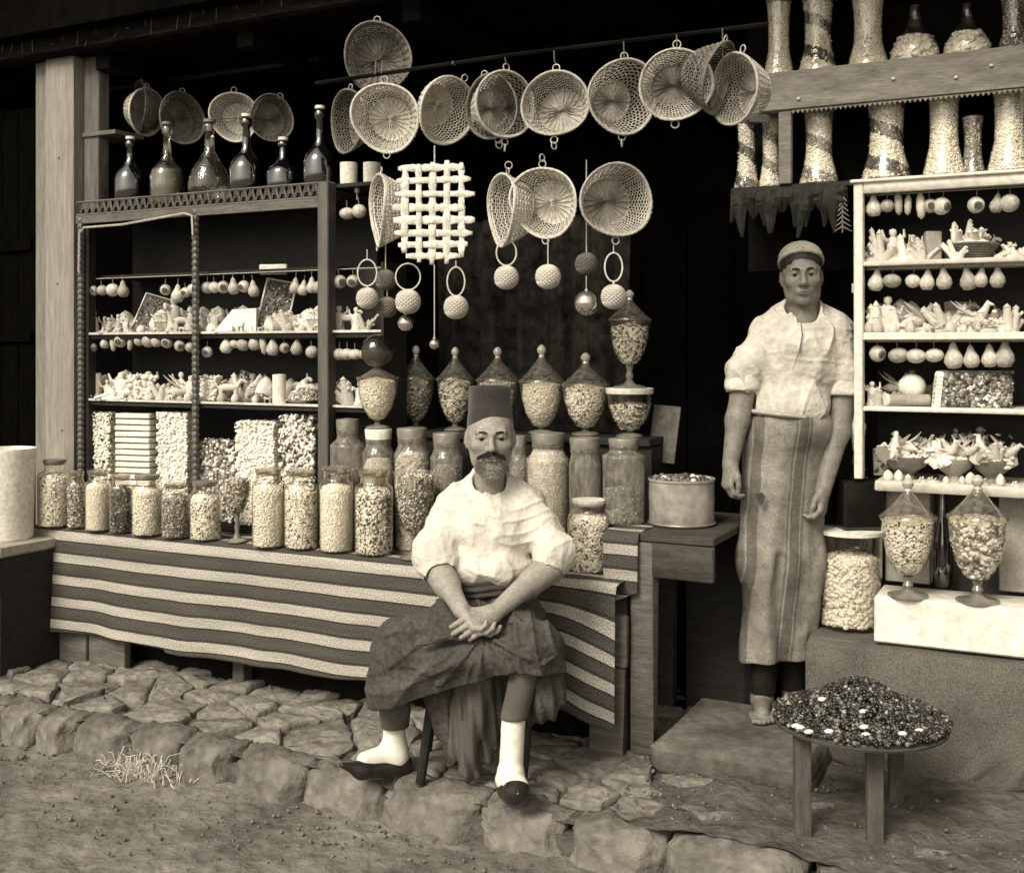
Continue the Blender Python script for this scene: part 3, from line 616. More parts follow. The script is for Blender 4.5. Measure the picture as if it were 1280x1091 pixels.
def jar_at(loc, r, h, kind, label, style='jar', name='glass_jar', cat='jar', group=None, lvl=.93, lid='glass', neck=.72, pick=None):
    t = thing(name, label, cat, loc, rnd.uniform(0, 6), group)
    if style == 'jar':
        nr = r * neck; zs = h * .86
        prof = [(r * .94, 0), (r, .006), (r, zs - r * .35), (r * .96, zs - r * .15), (nr * 1.06, zs), (nr, zs + h * .02), (nr, h * .96), (nr * 1.1, h * .975), (nr * 1.1, h)]
        zi = zs * lvl; inner = [(r * .9, .006), (r * .93, .015), (r * .93, max(.02, zi - r * .3)), (r * .8, zi - .004), (r * .4, zi + .004), (0.001, zi + .006)]
        lp = [(nr * 1.0, h * .955), (nr * 1.14, h + .001), (nr * 1.14, h + .009), (nr * .5, h + .013), (0, h + .014)]
    elif style == 'straight':
        prof = [(r * .96, 0), (r, .006), (r, h - .01), (r * 1.02, h - .006), (r * 1.02, h)]
        zi = h * lvl; inner = [(r * .92, .006), (r * .94, .015), (r * .94, zi - .01), (r * .7, zi + .002), (.001, zi + .006)]
        lp = [(r * 1.05, h - .01), (r * 1.06, h + .004), (r * .4, h + .01), (0, h + .011)]
    elif style == 'canister':
        nr = r * neck; zs = h * .80
        prof = [(r * .95, 0), (r, .008), (r * .97, h * .08), (r, zs * .96), (r * 1.02, zs * .985), (r * .98, zs), (nr * 1.05, zs * 1.05), (nr, zs * 1.07), (nr, h * .885), (nr * 1.06, h * .9), (nr * 1.0, h * .915), (nr, h)]
        zi = zs * lvl; inner = [(r * .88, .008), (r * .92, .02), (r * .93, zi * .9), (r * .7, zi), (.001, zi + .005)]
        lp = [(nr * 1.03, h * .915), (nr * 1.09, h * .985), (nr * 1.06, h), (0, h + .006)]
    elif style == 'waist':
        prof = [(r, 0), (r * 1.0, .01), (r * .93, h * .1), (r * .68, h * .36), (r * .64, h * .55), (r * .67, h * .8), (r * .73, h * .92), (r * .75, h)]
        inner = [(a_ * .94, max(.008, b_ * .98)) for a_, b_ in prof] + [(.001, h)]
        lp = [(r * .77, h * .98), (r * .78, h + .008), (0, h + .01)]
    elif style == 'bell':
        prof = [(r * .9, 0), (r, .012), (r * .97, h * .25), (r * .75, h * .45), (r * .4, h * .62), (r * .22, h * .8), (r * .2, h), (r * .27, h + .004)]
        inner = [(a_ * .95, max(.008, b_)) for a_, b_ in prof if b_ < h * .5] + [(.001, h * .5)]
        lp = [(.001, h - .005), (r * .2, h + .004), (r * .18, h + .025), (0, h + .03)]
    sh = MB(); sh.lathe(prof, 28, caps=False); sh.build('glass_shell', cloudy if style == 'canister' else clear, t, ang=60)
    if kind:
        sz, ms, w, core, shp, an = KINDS[kind]; fill(t, inner, sz, ms, w, core, shp, an, pick=pick, dens=2.4 if pick else 1.25)
    if lid:
        lm = {'glass': lidglass, 'cork': cork_m, 'tin': tin_m, 'white': paper, 'dark': wood_dark}[lid]
        mb = MB(); mb.lathe(lp, 24); mb.build('lid', lm, t, ang=50)
        if lid == 'glass': mb = MB(); mb.lathe([(lp[0][0] * .98, lp[0][1] - .003), (lp[0][0] * 1.04, lp[0][1]), (lp[0][0] * .98, lp[0][1] + .003)], 24, caps=False); mb.build('rim_band', tin_m, t)
    return t
def goblet_at(loc, r, h, kind, label, group=None, foot=.28, lidh=.45, lvl=.95, name='glass_goblet', globe=False, bowl='round', footr=.6):
    # h = foot base to bowl rim ; conical lid above
    t = thing(name, label, 'goblet', loc, 0, group); zf = h * foot
    if bowl == 'round': bp = [(r * .16, zf), (r * .45, zf + (h - zf) * .08), (r * .78, zf + (h - zf) * .34), (r * .95, zf + (h - zf) * .66), (r, h * .97), (r * 1.05, h)]
    else: bp = [(r * .2, zf), (r * .55, zf + (h - zf) * .12), (r * .82, zf + (h - zf) * .4), (r * .95, zf + (h - zf) * .75), (r * 1.0, h * .97), (r * 1.04, h)]
    mb = MB(); mb.lathe(bp, 28, caps=False); mb.build('bowl', clear, t, ang=60)
    mb = MB(); mb.lathe([(r * footr, 0), (r * footr, .006), (r * .3, .014), (r * .14, zf * .35), (r * .2, zf * .55), (r * .13, zf * .75), (r * .2, zf)], 20); mb.build('foot', M('foot_glass', .2, .3, 10, .08, .0, 10, spec=.9) if not MATS.get('foot_glass') else MATS['foot_glass'], t)
    if kind:
        sz, ms, w, core, shp, an = KINDS[kind]
        inner = [(a_ * .93, b_) for a_, b_ in bp if b_ <= h * lvl] ; inner = [(r * .1, zf + .005)] + inner[1:] + [(r * .85, h * lvl), (.001, h * lvl + .012)]
        fill(t, inner, sz, ms, w, core, shp, an)
    if lidh:
        H = lidh * h; lp = [(r * 1.06, h), (r * 1.06, h + .006), (r * .9, h + H * .12), (r * .5, h + H * .38), (r * .2, h + H * .62), (r * .15, h + H * .68)]
        mb = MB(); mb.lathe(lp, 24, caps=False); l_ = mb.build('lid', lidglass, t, ang=60)
        if globe:
            R = globe; mb = MB(); zc = h + H * .68 + R * .95
            mb.lathe([(max(.001, R * math.sin(q * math.pi / 14)), zc - R * math.cos(q * math.pi / 14)) for q in range(15)], 24); mb.build('globe_finial', smoky, l_)
            mb = MB(); mb.lathe([(max(.001, R * .93 * math.sin(q * math.pi / 14)), zc - R * .93 * math.cos(q * math.pi / 14)) for q in range(8)], 24, caps=False); mb.build('globe_liquid', tan_s, l_)
        else:
            mb = MB(); z = h + H * .68; mb.lathe([(r * .15, z), (r * .12, z + H * .06), (r * .2, z + H * .12), (r * .22, z + H * .2), (r * .12, z + H * .3), (.001, z + H * .33)], 14); mb.build('knob', M('knob_glass', .45, .3, 12, .1, .0, 10, spec=.9) if not MATS.get('knob_glass') else MATS['knob_glass'], l_)
    return t
def stand(px0, px1, pyb, hz):
    """centre and radius of a round thing whose base front edge is seen at row pyb on a surface at height hz"""
    Y = (ZC - hz) * FPX / (pyb - HOR); r = (px1 - px0) / 2 * Y / FPX * .985; Y += r
    r = (px1 - px0) / 2 * Y / FPX * .985; cx = (px0 + px1) / 2
    return Vector((U(cx) * Y, Y, hz)), r, Y
def cjar(px0, px1, pyt, pyb, kind, label, hz=HC + .007, **k):
    loc, r, Y = stand(px0, px1, pyb, hz); h = ZZ(pyt, Y) - hz
    return jar_at(loc, r, h, kind, label, **k)
G1 = 'sweet jars in the front row on the striped cloth'
cjar(48, 89, 577, 660, 'fleck', 'tall white-filled jar farthest left on the cloth, beside the pale post', group=G1, lid='cork', neck=.6)
cjar(84, 107, 592, 661, 'mixed', 'narrow jar of mottled sweets just right of the farthest left jar', group=G1)
cjar(107, 138, 590, 665, 'fine', 'smooth white-filled jar left of the small dark jar on the cloth', group=G1)
cjar(137, 165, 596, 667, 'dark', 'small dark-filled jar on the cloth between two white-filled jars', group=G1)
cjar(165, 203, 596, 671, 'white', 'white-filled jar on the cloth right of the small dark jar', group=G1, lid='tin')
cjar(202, 237, 606, 674, 'grey', 'grey speckled jar on the cloth below the turned cabinet rail', group=G1)
cjar(237, 277, 604, 677, 'fleck', 'short jar of white flecked sweets next to the footed glass on the cloth', group=G1, lid='tin')
cjar(315, 356, 588, 686, 'white', 'tall jar of white sweets right of the footed glass on the cloth', group=G1)
cjar(355, 398, 590, 688, 'fleck', 'tall jar of pale mottled sweets between two white jars on the cloth', group=G1)
cjar(399, 442, 586, 692, 'fine', 'brightest smooth white jar on the cloth beside the dark spotted jar', group=G1)
cjar(443, 492, 590, 696, 'spots', 'wide jar of white sweets with large dark spots on the cloth', group=G1)
cjar(709, 764, 627, 718, 'fleck', 'stout jar of white flecked sweets on the cloth corner right of the seated man', group=G1, lid='white', neck=.7)
loc, r, Y = stand(282, 311, 679, HC + .007); goblet_at(loc, .043 * Y / 4.6 * 1.35, ZZ(598, Y) - HC, 'mixed', 'footed glass of pale sweets standing among the front jars on the cloth', foot=.42, lidh=0, bowl='round', footr=.7)
loc, r, Y = stand(500, 537, 700, HC + .007); goblet_at(loc, (545 - 492) / 2 * Y / FPX, ZZ(592, Y) - HC, 'mixed', 'wide footed glass of mottled sweets left of the seated man', foot=.26, lidh=0, bowl='tall', footr=.72)
G2 = 'tall canisters in the second row on the counter'
def yjar(px0, px1, pyt, Y, kind, label, hz=HC + .007, **k):
    r = (px1 - px0) / 2 * Y / FPX; return jar_at(Vector((U((px0 + px1) / 2) * Y, Y, hz)), r, ZZ(pyt, Y) - hz, kind, label, **k)
yjar(413, 456, 524, 4.56, 'grey', 'dull grey canister next to the cabinet upright in the second row', style='canister', group=G2, lid='tin', neck=.62, lvl=.75)
yjar(453, 493, 536, 4.50, 'fine', 'white canister second in the row behind the front jars', style='canister', group=G2, lid='white', neck=.78)
yjar(493, 537, 535, 4.45, 'big', 'canister of large pale sweets behind the wide footed glass', style='canister', group=G2, lid='tin', neck=.8, lvl=.98)
yjar(538, 578, 541, 4.40, 'grey', 'grey canister half hidden behind the left shoulder of the seated man', style='canister', group=G2, lid='tin', neck=.8, lvl=.9)
yjar(636, 661, 545, 4.32, 'grey', 'narrow canister behind the right cheek of the seated man', style='canister', group=G2, lid='tin', neck=.72)
yjar(658, 712, 541, 4.25, 'fine', 'large white-filled canister above the right shoulder of the seated man', style='canister', group=G2, lid='tin', neck=.72, lvl=1.08)
yjar(711, 751, 547, 4.14, 'grey', 'slim clouded glass canister between the white canister and the broad one', style='canister', group=G2, lid='tin', neck=.88, lvl=.55)
yjar(753, 806, 548, 4.02, 'dark', 'broad half empty glass canister at the right end of the second row', hz=.764, style='canister', group=G2, lid='tin', neck=.66, lvl=.5)
G3 = 'lidded goblets on the raised step'
def gob(px, w, pyrim, kind, label, Y=None, pyb=541, pylid=432, **k):
    Y = Y or YL(px, DS) + .13 * CE; r = w / 2 * Y / FPX; hz = ZG; h = ZZ(pyrim, Y) - hz; top = ZZ(pylid, Y) - hz
    return goblet_at(Vector((U(px) * Y, Y, hz)), r, h, kind, label, group=G3, lidh=(top - h) / h, **k)
Yg = YL(471, DS) + .13
hz = ZZ(536, 4.5) + .004; k_ = 4.5 / FPX; goblet_at(Vector((U(472) * 4.5, 4.5, hz)), 25 * k_, ZZ(473, 4.5) - hz, 'white', 'goblet of white sweets with a large glass globe on its lid', group=G3, foot=.14, lidh=.34, globe=21 * k_)
gob(520, 46, 475, 'mixed', 'lidded goblet of coarse mottled sweets next to the globe-topped goblet', foot=.14)
gob(569, 46, 475, 'spots', 'lidded goblet of spotted sweets left of the tall fez', pylid=434, foot=.14)
gob(622, 52, 476, 'spots', 'lidded goblet of spotted sweets directly behind the tall fez', pylid=434, foot=.14)
gob(677, 55, 478, 'white', 'lidded goblet heaped with white sweets right of the tall fez', pylid=431, foot=.1)
gob(732, 58, 482, 'fleck', 'lidded goblet of fine speckled sweets left of the stacked goblets', pylid=441, foot=.12)
Y = YL(787, DS) + .1; hz = ZG
t = goblet_at(Vector((U(787) * Y, Y, hz)), 28 / FPX * Y, ZZ(492, Y) - hz, 'spots', 'lower goblet of the stacked pair, with a flat pale lid carrying another goblet', group=G3, foot=.12, lidh=0, lvl=.72)
mb = MB(); zz = ZZ(492, Y) - hz; R = 30 / FPX * Y; mb.lathe([(R * .98, zz), (R, zz + .004), (R, zz + .02), (R * .98, zz + .022)], 28); mb.build('lid', paper, t)
z2 = hz + zz + .023
goblet_at(Vector((U(787) * Y, Y, z2)), 26 / FPX * Y, ZZ(401, Y) - z2, 'spots', 'tall goblet standing on the flat lid of another goblet, topped by a knob', group=G3, foot=.33, lidh=.46, footr=.78, lvl=.9)
# slate propped behind the stack and the tin on the side table
mb = MB(); mb.bbox(-.055, .055, -.004, .004, 0, .22, bev=.002); o = mb.build('slate', M('slate_board', .12, .4, 12, .7, .5, 50), loc=P(826, 578, 4.3)); o.rotation_euler = (math.radians(-9), math.radians(4), -.5); tag(o, 'grey board leaning behind the stacked goblets', 'board')
Yt = 4.02; t = thing('round_tin', 'dented pale round tin box on the side table', 'tin', Vector((U(852) * Yt, Yt, .759)), .4)
r = 41 / FPX * Yt; h = ZZ(597, Yt) - .759
mb = MB(); mb.lathe([(r * .96, 0), (r, .006), (r * .99, h * .3), (r * 1.01, h * .6), (r, h * .93), (r * 1.03, h * .95), (r * 1.03, h), (r * .98, h), (r * .97, h * .9), (0, h * .9)], 30, wob=.012); mb.build('body', M('pale_tin', .33, .25, 7, .7, .5, 30, spec=.4), t)
mb = MB(); mb.ring((0, 0, h * .04), r * 1.01, .004, 'Z', 30); mb.build('base_rim', tin_m, t)
pts = [(RS.uniform(-1, 1) * r * .8, RS.uniform(-1, 1) * r * .8, h * .93 + .01 * RS.rand()) for _ in range(120)]; pieces('crumbs', [p for p in pts if math.hypot(p[0], p[1]) < r * .9], .012, [wicker_dim, dark_s, cream_s], [4, 3, 1], t)
# ------------------------------------------------------------------ bottles along the left cabinet top
GB = 'long necked bottles along the top of the left cabinet'
BL = ['dark bottle at the left end of the cabinet top, half behind another', 'clear half-full bottle second from the left on the cabinet top', 'broad onion-shaped bottle with pale liquid line on the cabinet top', 'dark long-necked bottle below the pair of overlapping baskets', 'dark bottle with a crooked white stopper, next to last on the cabinet top', 'tallest dark bottle at the right end of the cabinet top']
for k, (px, w, pt, pb, fillv, lt) in enumerate([(163, 38, 176, 252, .8, 0), (209, 42, 158, 248, .85, 1), (262, 52, 155, 244, .42, 0), (308, 43, 148, 240, .8, 0), (354, 42, 190, 236, .8, 0), (400, 42, 138, 232, .85, 0)]):
    Y = YL(px, LC) + .12; r = w / 2 * Y / FPX; h = ZZ(pt, Y) - ZT + .002; hb = min(.19, h * .6) if k != 4 else .14
    if k == 4: h = .24
    t = thing('glass_bottle', BL[k], 'bottle', Vector((U(px) * Y, Y, ZT)), 0, GB)
    mb = MB()
    if k == 2: pr = [(r * .85, 0), (r, .012), (r * 1.02, hb * .45), (r * .85, hb * .75), (r * .5, hb * 1.0), (r * .26, hb * 1.2), (r * .2, h * .9), (r * .34, h * .93), (r * .34, h * .97), (r * .2, h)]
    else: pr = [(r * .92, 0), (r, .008), (r, hb * .7), (r * .9, hb * .85), (r * .5, hb * 1.02), (r * .26, hb * 1.2), (r * .2, h * .88), (r * .32, h * .9), (r * .34, h * .97), (r * .2, h)]
    mb.lathe(pr, 24, caps=False); mb.build('glass_shell', clear if k in (1, 2) else darkglass, t, ang=60)
    lq = [(a_ * .95, max(.004, b_)) for a_, b_ in pr if b_ <= hb * fillv]; mb = MB(); mb.lathe(lq + [(.001, lq[-1][1] + .001)], 24); mb.build('liquid', liquor if k != 1 else M('amber_liquor', .12, .3, 10, .12, 0, 10), t)
    mb = MB(); mb.lathe([(r * .17, h * .9), (r * .17, h), (r * .3, h + .004), (r * .3, h + .016), (0, h + .02)], 12); mb.build('stopper', paper if k in (0, 4, 3, 5) else cork_m, t)
for px, lab in ((436, 'white porcelain cup left of its twin beside the cabinet top'), (465, 'white porcelain cup nearest the hanging baskets beside the cabinet top')):
    Y = YL(px, LC) + .1; r = 11.5 / FPX * Y; h = 27 / FPX * Y; z = ZZ(231, Y)
    t = thing('white_cup', lab, 'cup', Vector((U(px) * Y, Y, z)), 0, 'white cups beside the cabinet top'); mb = MB(); mb.lathe([(r * .9, 0), (r * .95, .01), (r * .96, h), (r * .88, h), (r * .86, .01), (0, .008)], 20); mb.build('bowl', paper, t)
br = frontage('cup_shelf', 'small dark shelf under the white cups right of the cabinet', 'shelf', LC)
mb = MB(); mb.bbox(xl(417), xl(486), .02, .2, ZZ(231, YL(450, LC) + .1) - .016, ZZ(231, YL(450, LC) + .1) - .001); mb.build('shelf_board', wood_dark, br)
for px in (436, 466):
    mb = MB(); mb.tube([(0, 0, 0), (0, 0, -.02)], .012, 8); mb.tube([(0, 0, -.02), (0, 0, -.05)], .004, 6); o = mb.build('hook', tin_m, br, loc=(xl(px), .06, ZZ(231, YL(450, LC) + .1) - .017))
# white container at far left and its cloth covered crate
Yw = 4.95; t = thing('white_churn', 'large white container at the left edge beside the pale post', 'container', Vector((U(10) * Yw, Yw, .55)), 0)
r = 33 / FPX * Yw; h = ZZ(560, Yw) - .55
mb = MB(); mb.lathe([(r * .86, 0), (r * .9, .01), (r * .97, h * .9), (r * 1.02, h * .95), (r * 1.02, h), (r * .95, h), (r * .93, h * .9), (0, h * .88)], 32); mb.build('body', paper, t)
Yw = 4.9; t = thing('draped_crate', 'crate with a pale cloth under the white container at the left edge', 'crate', Vector((U(6) * Yw, Yw, 0)), -TH)
mb = MB(); mb.bbox(-.13, .115, -.12, .2, 0, .545, bev=.006); mb.build('crate_box', wood_dark, t)
mb = MB(); mb.bbox(-.14, .125, -.13, .21, .5, .5495, bev=.008, jit=.004); mb.build('cloth_top', M('pale_cloth', .4, .2, 7, .9, .6, 60), t)
vs = []; 
for j in range(12):
    for i in range(20): x = -.14 + .262 * i / 19; vs.append((x, -.134 - .008 * math.sin(x * 60) * j / 11, .53 - (.15 + .02 * math.sin(x * 17)) * j / 11))
mb = MB(); mb.add(vs, [(j * 20 + i, (j + 1) * 20 + i, (j + 1) * 20 + i + 1, j * 20 + i + 1) for j in range(11) for i in range(19)]); o = mb.build('cloth_fall', MATS['pale_cloth'], t); md = o.modifiers.new('t', 'SOLIDIFY'); md.thickness = .003
# ------------------------------------------------------------------ right side: jar with the dark lamp, goblets, bottle, upper jars
loc, r, Y = stand(1024, 1102, 789, HL + .004); h = ZZ(664, Y) - HL
j = jar_at(loc, r, h, 'big', 'big straight glass jar three-quarters full of white sweets beside the standing man', style='straight', lvl=.72, lid='white')
t = thing('black_caddy', 'black square caddy with a knobbed top standing on the big white-lidded jar', 'caddy', Vector((loc.x + .022, loc.y - .01, loc.z + h + .0125)), .12)
CAD = t.location.copy(); w = 52 / 2 / FPX * Y; hh = ZZ(598, Y) - loc.z - h - .012
mb = MB(); mb.bbox(-w, w, -w * .8, w * .8, 0, hh, bev=.008); mb.build('body', M('black_lacquer', .006, .5, 12, .3, .3, 40, spec=.4), t)
mb = MB(); mb.lathe([(w * .5, hh), (w * .55, hh + .006), (w * .3, hh + .016), (w * .3, hh + .028), (w * .42, hh + .034), (w * .2, hh + .05), (0, hh + .052)], 16); mb.build('knobbed_top', darkglass, t); CAD.z += hh + .051
for px, kind, lab in ((1135, 'fleck', 'lidded goblet of white flecked sweets on the white box, beside the big jar'), (1222, 'cubes', 'lidded goblet of chopped mixed sweets on the right end of the white box')):
    pb = 750 if px < 1200 else 757; loc, r, Y = stand(px - 25, px + 25, pb, HB + .001); rr = (33 if px < 1200 else 35) / FPX * Y
    goblet_at(loc, rr, ZZ(648, Y) - HB, kind, lab, foot=.26, lidh=.52, footr=.75, bowl='round', lvl=.97)
for px, lab, rr, pt in ((1178, 'slender dark bottle standing between the two goblets on the white box', .037, 601),):
    Y = YL(px, RL) + .24; h = ZZ(pt, Y) - HB; t = thing('dark_bottle', lab, 'bottle', Vector((U(px) * Y, Y, HB + .001)))
    mb = MB(); mb.lathe([(rr * .9, 0), (rr, .01), (rr, h * .42), (rr * .8, h * .52), (rr * .42, h * .66), (rr * .34, h * .92), (rr * .44, h * .93), (rr * .44, h)], 20); mb.build('glass_shell', darkglass, t); mb = MB(); mb.lathe([(rr * .3, h), (rr * .34, h + .02), (0, h + .022)], 10); mb.build('cork', cork_m, t)
GU = 'waisted jars on the upper right shelves'
def ujar(px0, px1, pyt, Z, c, kind, label, style='waist', tw=False):
    cx = (px0 + px1) / 2; Y = YL(cx, c) + .1; r = (px1 - px0) / 2 * Y / FPX; h = ZZ(pyt, Y) - Z
    t = jar_at(Vector((U(cx) * Y, Y, Z + .001)), r, h, kind, label, style=style, group=GU, lid='tin' if style == 'waist' else None, pick=(lambda p, mi: np.where(((np.arctan2(p[:, 1], p[:, 0]) / (2 * np.pi) * 1.0 + p[:, 2] / h * 2.3 + px0 * .37) % 1.0) < .38, RS.choice([3, 2, 2], len(p)), RS.choice([0, 0, 1], len(p)))) if tw else None)
    t.rotation_euler.z = 0
ujar(917, 950, 148, ZS, RU, 'spots', 'banded waisted jar at the left end of the lower shelf, left of the small post', tw=True)
ujar(948, 978, 148, ZS, RU, 'white', 'banded waisted jar touching the small post on the lower shelf', tw=True)
ujar(998, 1049, 136, ZS, RU, 'white', 'banded waisted jar just right of the small post on the lower shelf', tw=True)
ujar(1076, 1140, 124, ZS, RU, 'spots', 'widest banded waisted jar above the corner of the cream cabinet', tw=True)
ujar(1153, 1207, 112, ZS, RU, 'white', 'plain white waisted jar on the lower shelf above the cream cabinet')
ujar(1234, 1290, 105, ZS, RU, 'white', 'plain white waisted jar at the right edge of the lower shelf')
ujar(1200, 1232, 150, ZS, RU, 'grey', 'small dim jar between the two plain white jars on the lower shelf')
ZB = ZBm - .003
ujar(953, 994, 4, ZB, RU, 'white', 'pale waisted jar first from the left on the top shelf')
ujar(997, 1048, 2, ZB, RU, 'spots', 'banded waisted jar second from the left on the top shelf', tw=True)
ujar(1058, 1112, -4, ZB, RU, 'white', 'broad pale waisted jar third from the left on the top shelf')
ujar(1113, 1174, 10, ZB, RU, 'big', 'bell-shaped flask of pale sweets on the top shelf, left of its twin', style='bell')
ujar(1180, 1238, 8, ZB, RU, 'big', 'bell-shaped flask of pale sweets on the top shelf, right of its twin', style='bell')
ujar(1246, 1290, -5, ZB, RU, 'grey', 'waisted jar at the right end of the top shelf')
# ================================================================== baskets, rattles and lattice hanging in the opening
def basket_meshes(tag_, mat, R=.12, rb=.62, dep=.10, nr=13, ns=56, seed=0):
    """bowl basket, mouth towards -Y, base disc at +Y ; returns dict of part meshes"""
    r_ = random.Random(seed); out = {}
    def rad(t): return R * (rb + (1 - rb) * (t ** .8))
    mb = MB()
    for k in range(2): mb.ring((0, -.004 * k, 0), R * (1.0 + .012 * k), .0042, seg=40, ts=6, wob=.008)
    mb.ring((0, .008, 0), R * .985, .003, seg=40, ts=5)
    for k in range(44):                                   # lashing round the rim
        q = 2 * math.pi * k / 44; c_, s_ = math.cos(q), math.sin(q); mb.tube([(c_ * (R - .006), .004, s_ * (R - .006)), (c_ * (R + .005), -.006, s_ * (R + .005)), (c_ * R, .010, s_ * R)], .002, 3, caps=False)
    out['rim'] = mb
    mb = MB()
    for k in range(nr):
        t = (k + .5) / nr; y = dep * (1 - t); rr = rad(t); pts = []
        for i in range(ns + 1): q = 2 * math.pi * i / ns; w = rr + (.0028 if (i + k) % 2 else -.0028); pts.append((w * math.cos(q), y + r_.uniform(-.0007, .0007), w * math.sin(q)))
        mb.tube(pts, .0019 if k % 3 else .0026, 3, caps=False)
    for i in range(ns):
        q = 2 * math.pi * (i + .5) / ns; d = r_.uniform(-.02, .02)
        mb.tube([(rad(t) * math.cos(q + d * t), dep * (1 - t), rad(t) * math.sin(q + d * t)) for t in (0, .33, .66, 1)], .0016, 3, caps=False)
    out['woven_side'] = mb
    mb = MB(); n1 = 28; nrr = 9; vs = []
    for j in range(nrr + 1):
        for i in range(n1 * 2):
            q = math.pi * i / n1; rr = R * rb * j / nrr * 1.02; vs.append((rr * math.cos(q), dep + .003 - .0022 * (i % 2) * (j > 0) - .0025 * (j % 2) + .004 * (1 - j / nrr), rr * math.sin(q)))
    N = n1 * 2; mb.add(vs, [(j * N + i, (j + 1) * N + i, (j + 1) * N + (i + 1) % N, j * N + (i + 1) % N) for j in range(nrr) for i in range(N)])
    for i in range(22): q = 2 * math.pi * i / 22; mb.tube([(0, dep - .004, 0), (R * rb * math.cos(q), dep - .003, R * rb * math.sin(q))], .0017, 4, caps=False)
    mb.ring((0, dep, 0), R * rb, .004, seg=36, ts=5)
    out['woven_base'] = mb
    for m_ in out.values():                                # sag and bend the whole basket a little
        for v in m_.v:
            q = np.arctan2(v[:, 2], v[:, 0]); k_ = 1 + .035 * np.sin(2 * q + seed) + .02 * np.sin(3 * q + 2 * seed); v[:, 0] *= k_; v[:, 2] *= k_; v[:, 1] += .006 * np.sin(2 * q + seed * 1.7) + RS.uniform(-.0008, .0008, len(v))
    return out
BK = {}
def basket_proto(key, mat, **k):
    parts = basket_meshes(key, mat, **k); BK[key] = {n: mesh_data(n, np.concatenate(m.v), m.f, m.m, mat, True, 60) for n, m in parts.items()}
basket_proto('deep', wicker, rb=.60, dep=.105, seed=1)
basket_proto('deep2', wicker, rb=.66, dep=.085, nr=15, ns=62, seed=8)
basket_proto('deep3', wicker, rb=.54, dep=.115, nr=12, ns=52, seed=12)
basket_proto('flat', wicker, rb=.70, dep=.06, seed=2)
basket_proto('fine', wicker_pale, rb=.62, dep=.085, nr=14, ns=60, seed=3)
basket_proto('dim', wicker_dim, rb=.7, dep=.06, nr=12, ns=52, seed=4)
basket_proto('dimdeep', wicker_dim, rb=.6, dep=.10, nr=11, seed=5)
ringm = MB(); ringm.ring((0, 0, 0), .0125, .0022, seg=18, ts=5); ringme = mesh_data('ring', np.concatenate(ringm.v), ringm.f, ringm.m, wire)
GBk = 'wicker baskets hanging across the front of the stall'
POLE = 3.95
def Yh(px): return YL(px, POLE)
def basket(px, py, dia, key, label, yaw=0, pitch=0, roll=0, top=True, bottom=0, dY=0, group=GBk, sx=1.0):
    Y = Yh(px) + dY; R = dia / 2 * Y / FPX; s = R / .12
    t = thing('wicker_basket', label, 'basket', P(px, py, Y), 0, group)
    t.rotation_euler = (math.radians(pitch), math.radians(roll), math.radians(yaw)); t.scale = (s * sx, s, s)
    for n, me in BK[key].items():
        o = link(n, me, t)
        if n == 'woven_side': o['kind'] = 'stuff'
    if top:
        for k in range(top): o = link('wire_loop', ringme, t, (0, 0, .12 + .012 + .021 * k)); o.rotation_euler.z = (k % 2) * 1.2; o.scale = (1 / s,) * 3
    for k in range(bottom): o = link('wire_loop', ringme, t, (0, 0, -.12 - .012 - .021 * k)); o.rotation_euler.z = (k % 2) * 1.1; o.scale = (1 / s,) * 3
    return t
# pole the top row hangs from
pole = frontage('hanging_pole', 'thin dark pole above the baskets from which they hang', 'pole', POLE)
zp = ZZ(45, Yh(850)); mb = MB(); mb.tube([(A(395, POLE), 0, zp - .0), (A(640, POLE), 0, zp + .01), (A(960, POLE), 0, zp)], .008, 6); mb.build('pole_shaft', wall_dark, pole)
for px in (480, 568, 634, 695, 782, 848, 905, 472):
    zb = ZZ(78, Yh(px)); mb = MB(); mb.tube([(A(px, POLE), -.018, zp), (A(px, POLE), -.012, zb), (A(px, POLE) + .004, 0, zb - .012)], .0022, 5); mb.build('hook_wire', wicker_dim, pole)
basket(472, 72, 84, 'dim', 'dim flat wicker tray hanging highest, above the left end of the basket row', yaw=0, pitch=4, top=1, dY=.06)
basket(435, 152, 76, 'dim', 'dim basket seen half edge-on at the left end of the row', yaw=-48, roll=8, top=1, dY=.1)
basket(482, 147, 84, 'fine', 'pale round basket facing front below the highest tray', yaw=-6, pitch=8, bottom=1)
basket(559, 138, 82, 'fine', 'basket turned sideways between the front-facing baskets, above the lattice panel', yaw=46, pitch=24, roll=18, bottom=0)
basket(614, 134, 76, 'dimdeep', 'tilted basket tucked behind its neighbour to the right, above the narrow edge-on basket', yaw=-32, pitch=6, roll=-10, top=1, bottom=2, dY=.03)
basket(632, 131, 84, 'deep', 'deep basket turned away left of the large open basket', yaw=34, pitch=2, top=1, bottom=2)
basket(694, 130, 84, 'deep2', 'large open basket over the middle of the hanging row', yaw=-18, pitch=-6, top=1, bottom=2, dY=-.04)
basket(779, 121, 90, 'deep3', 'large open basket over the chain of two rings on the right', yaw=14, pitch=5, top=1, bottom=2, dY=-.02)
basket(845, 106, 88, 'deep', 'highest open basket near the right end, showing a star-shaped base', yaw=-2, pitch=12, top=1, bottom=1, dY=-.08)
basket(897, 98, 86, 'dimdeep', 'basket seen from the side right of the star-based basket', yaw=56, pitch=18, roll=-12, top=1, dY=-.04)
basket(917, 112, 90, 'deep2', 'last basket at the right end of the row by the beam end', yaw=-64, roll=22, top=1, dY=-.02)
GL = 'wicker baskets of the lower hanging row'
basket(680, 253, 86, 'fine', 'lower front-facing basket beside the narrow edge-on basket', yaw=-22, pitch=7, top=2, group=GL, bottom=1, dY=-.02)
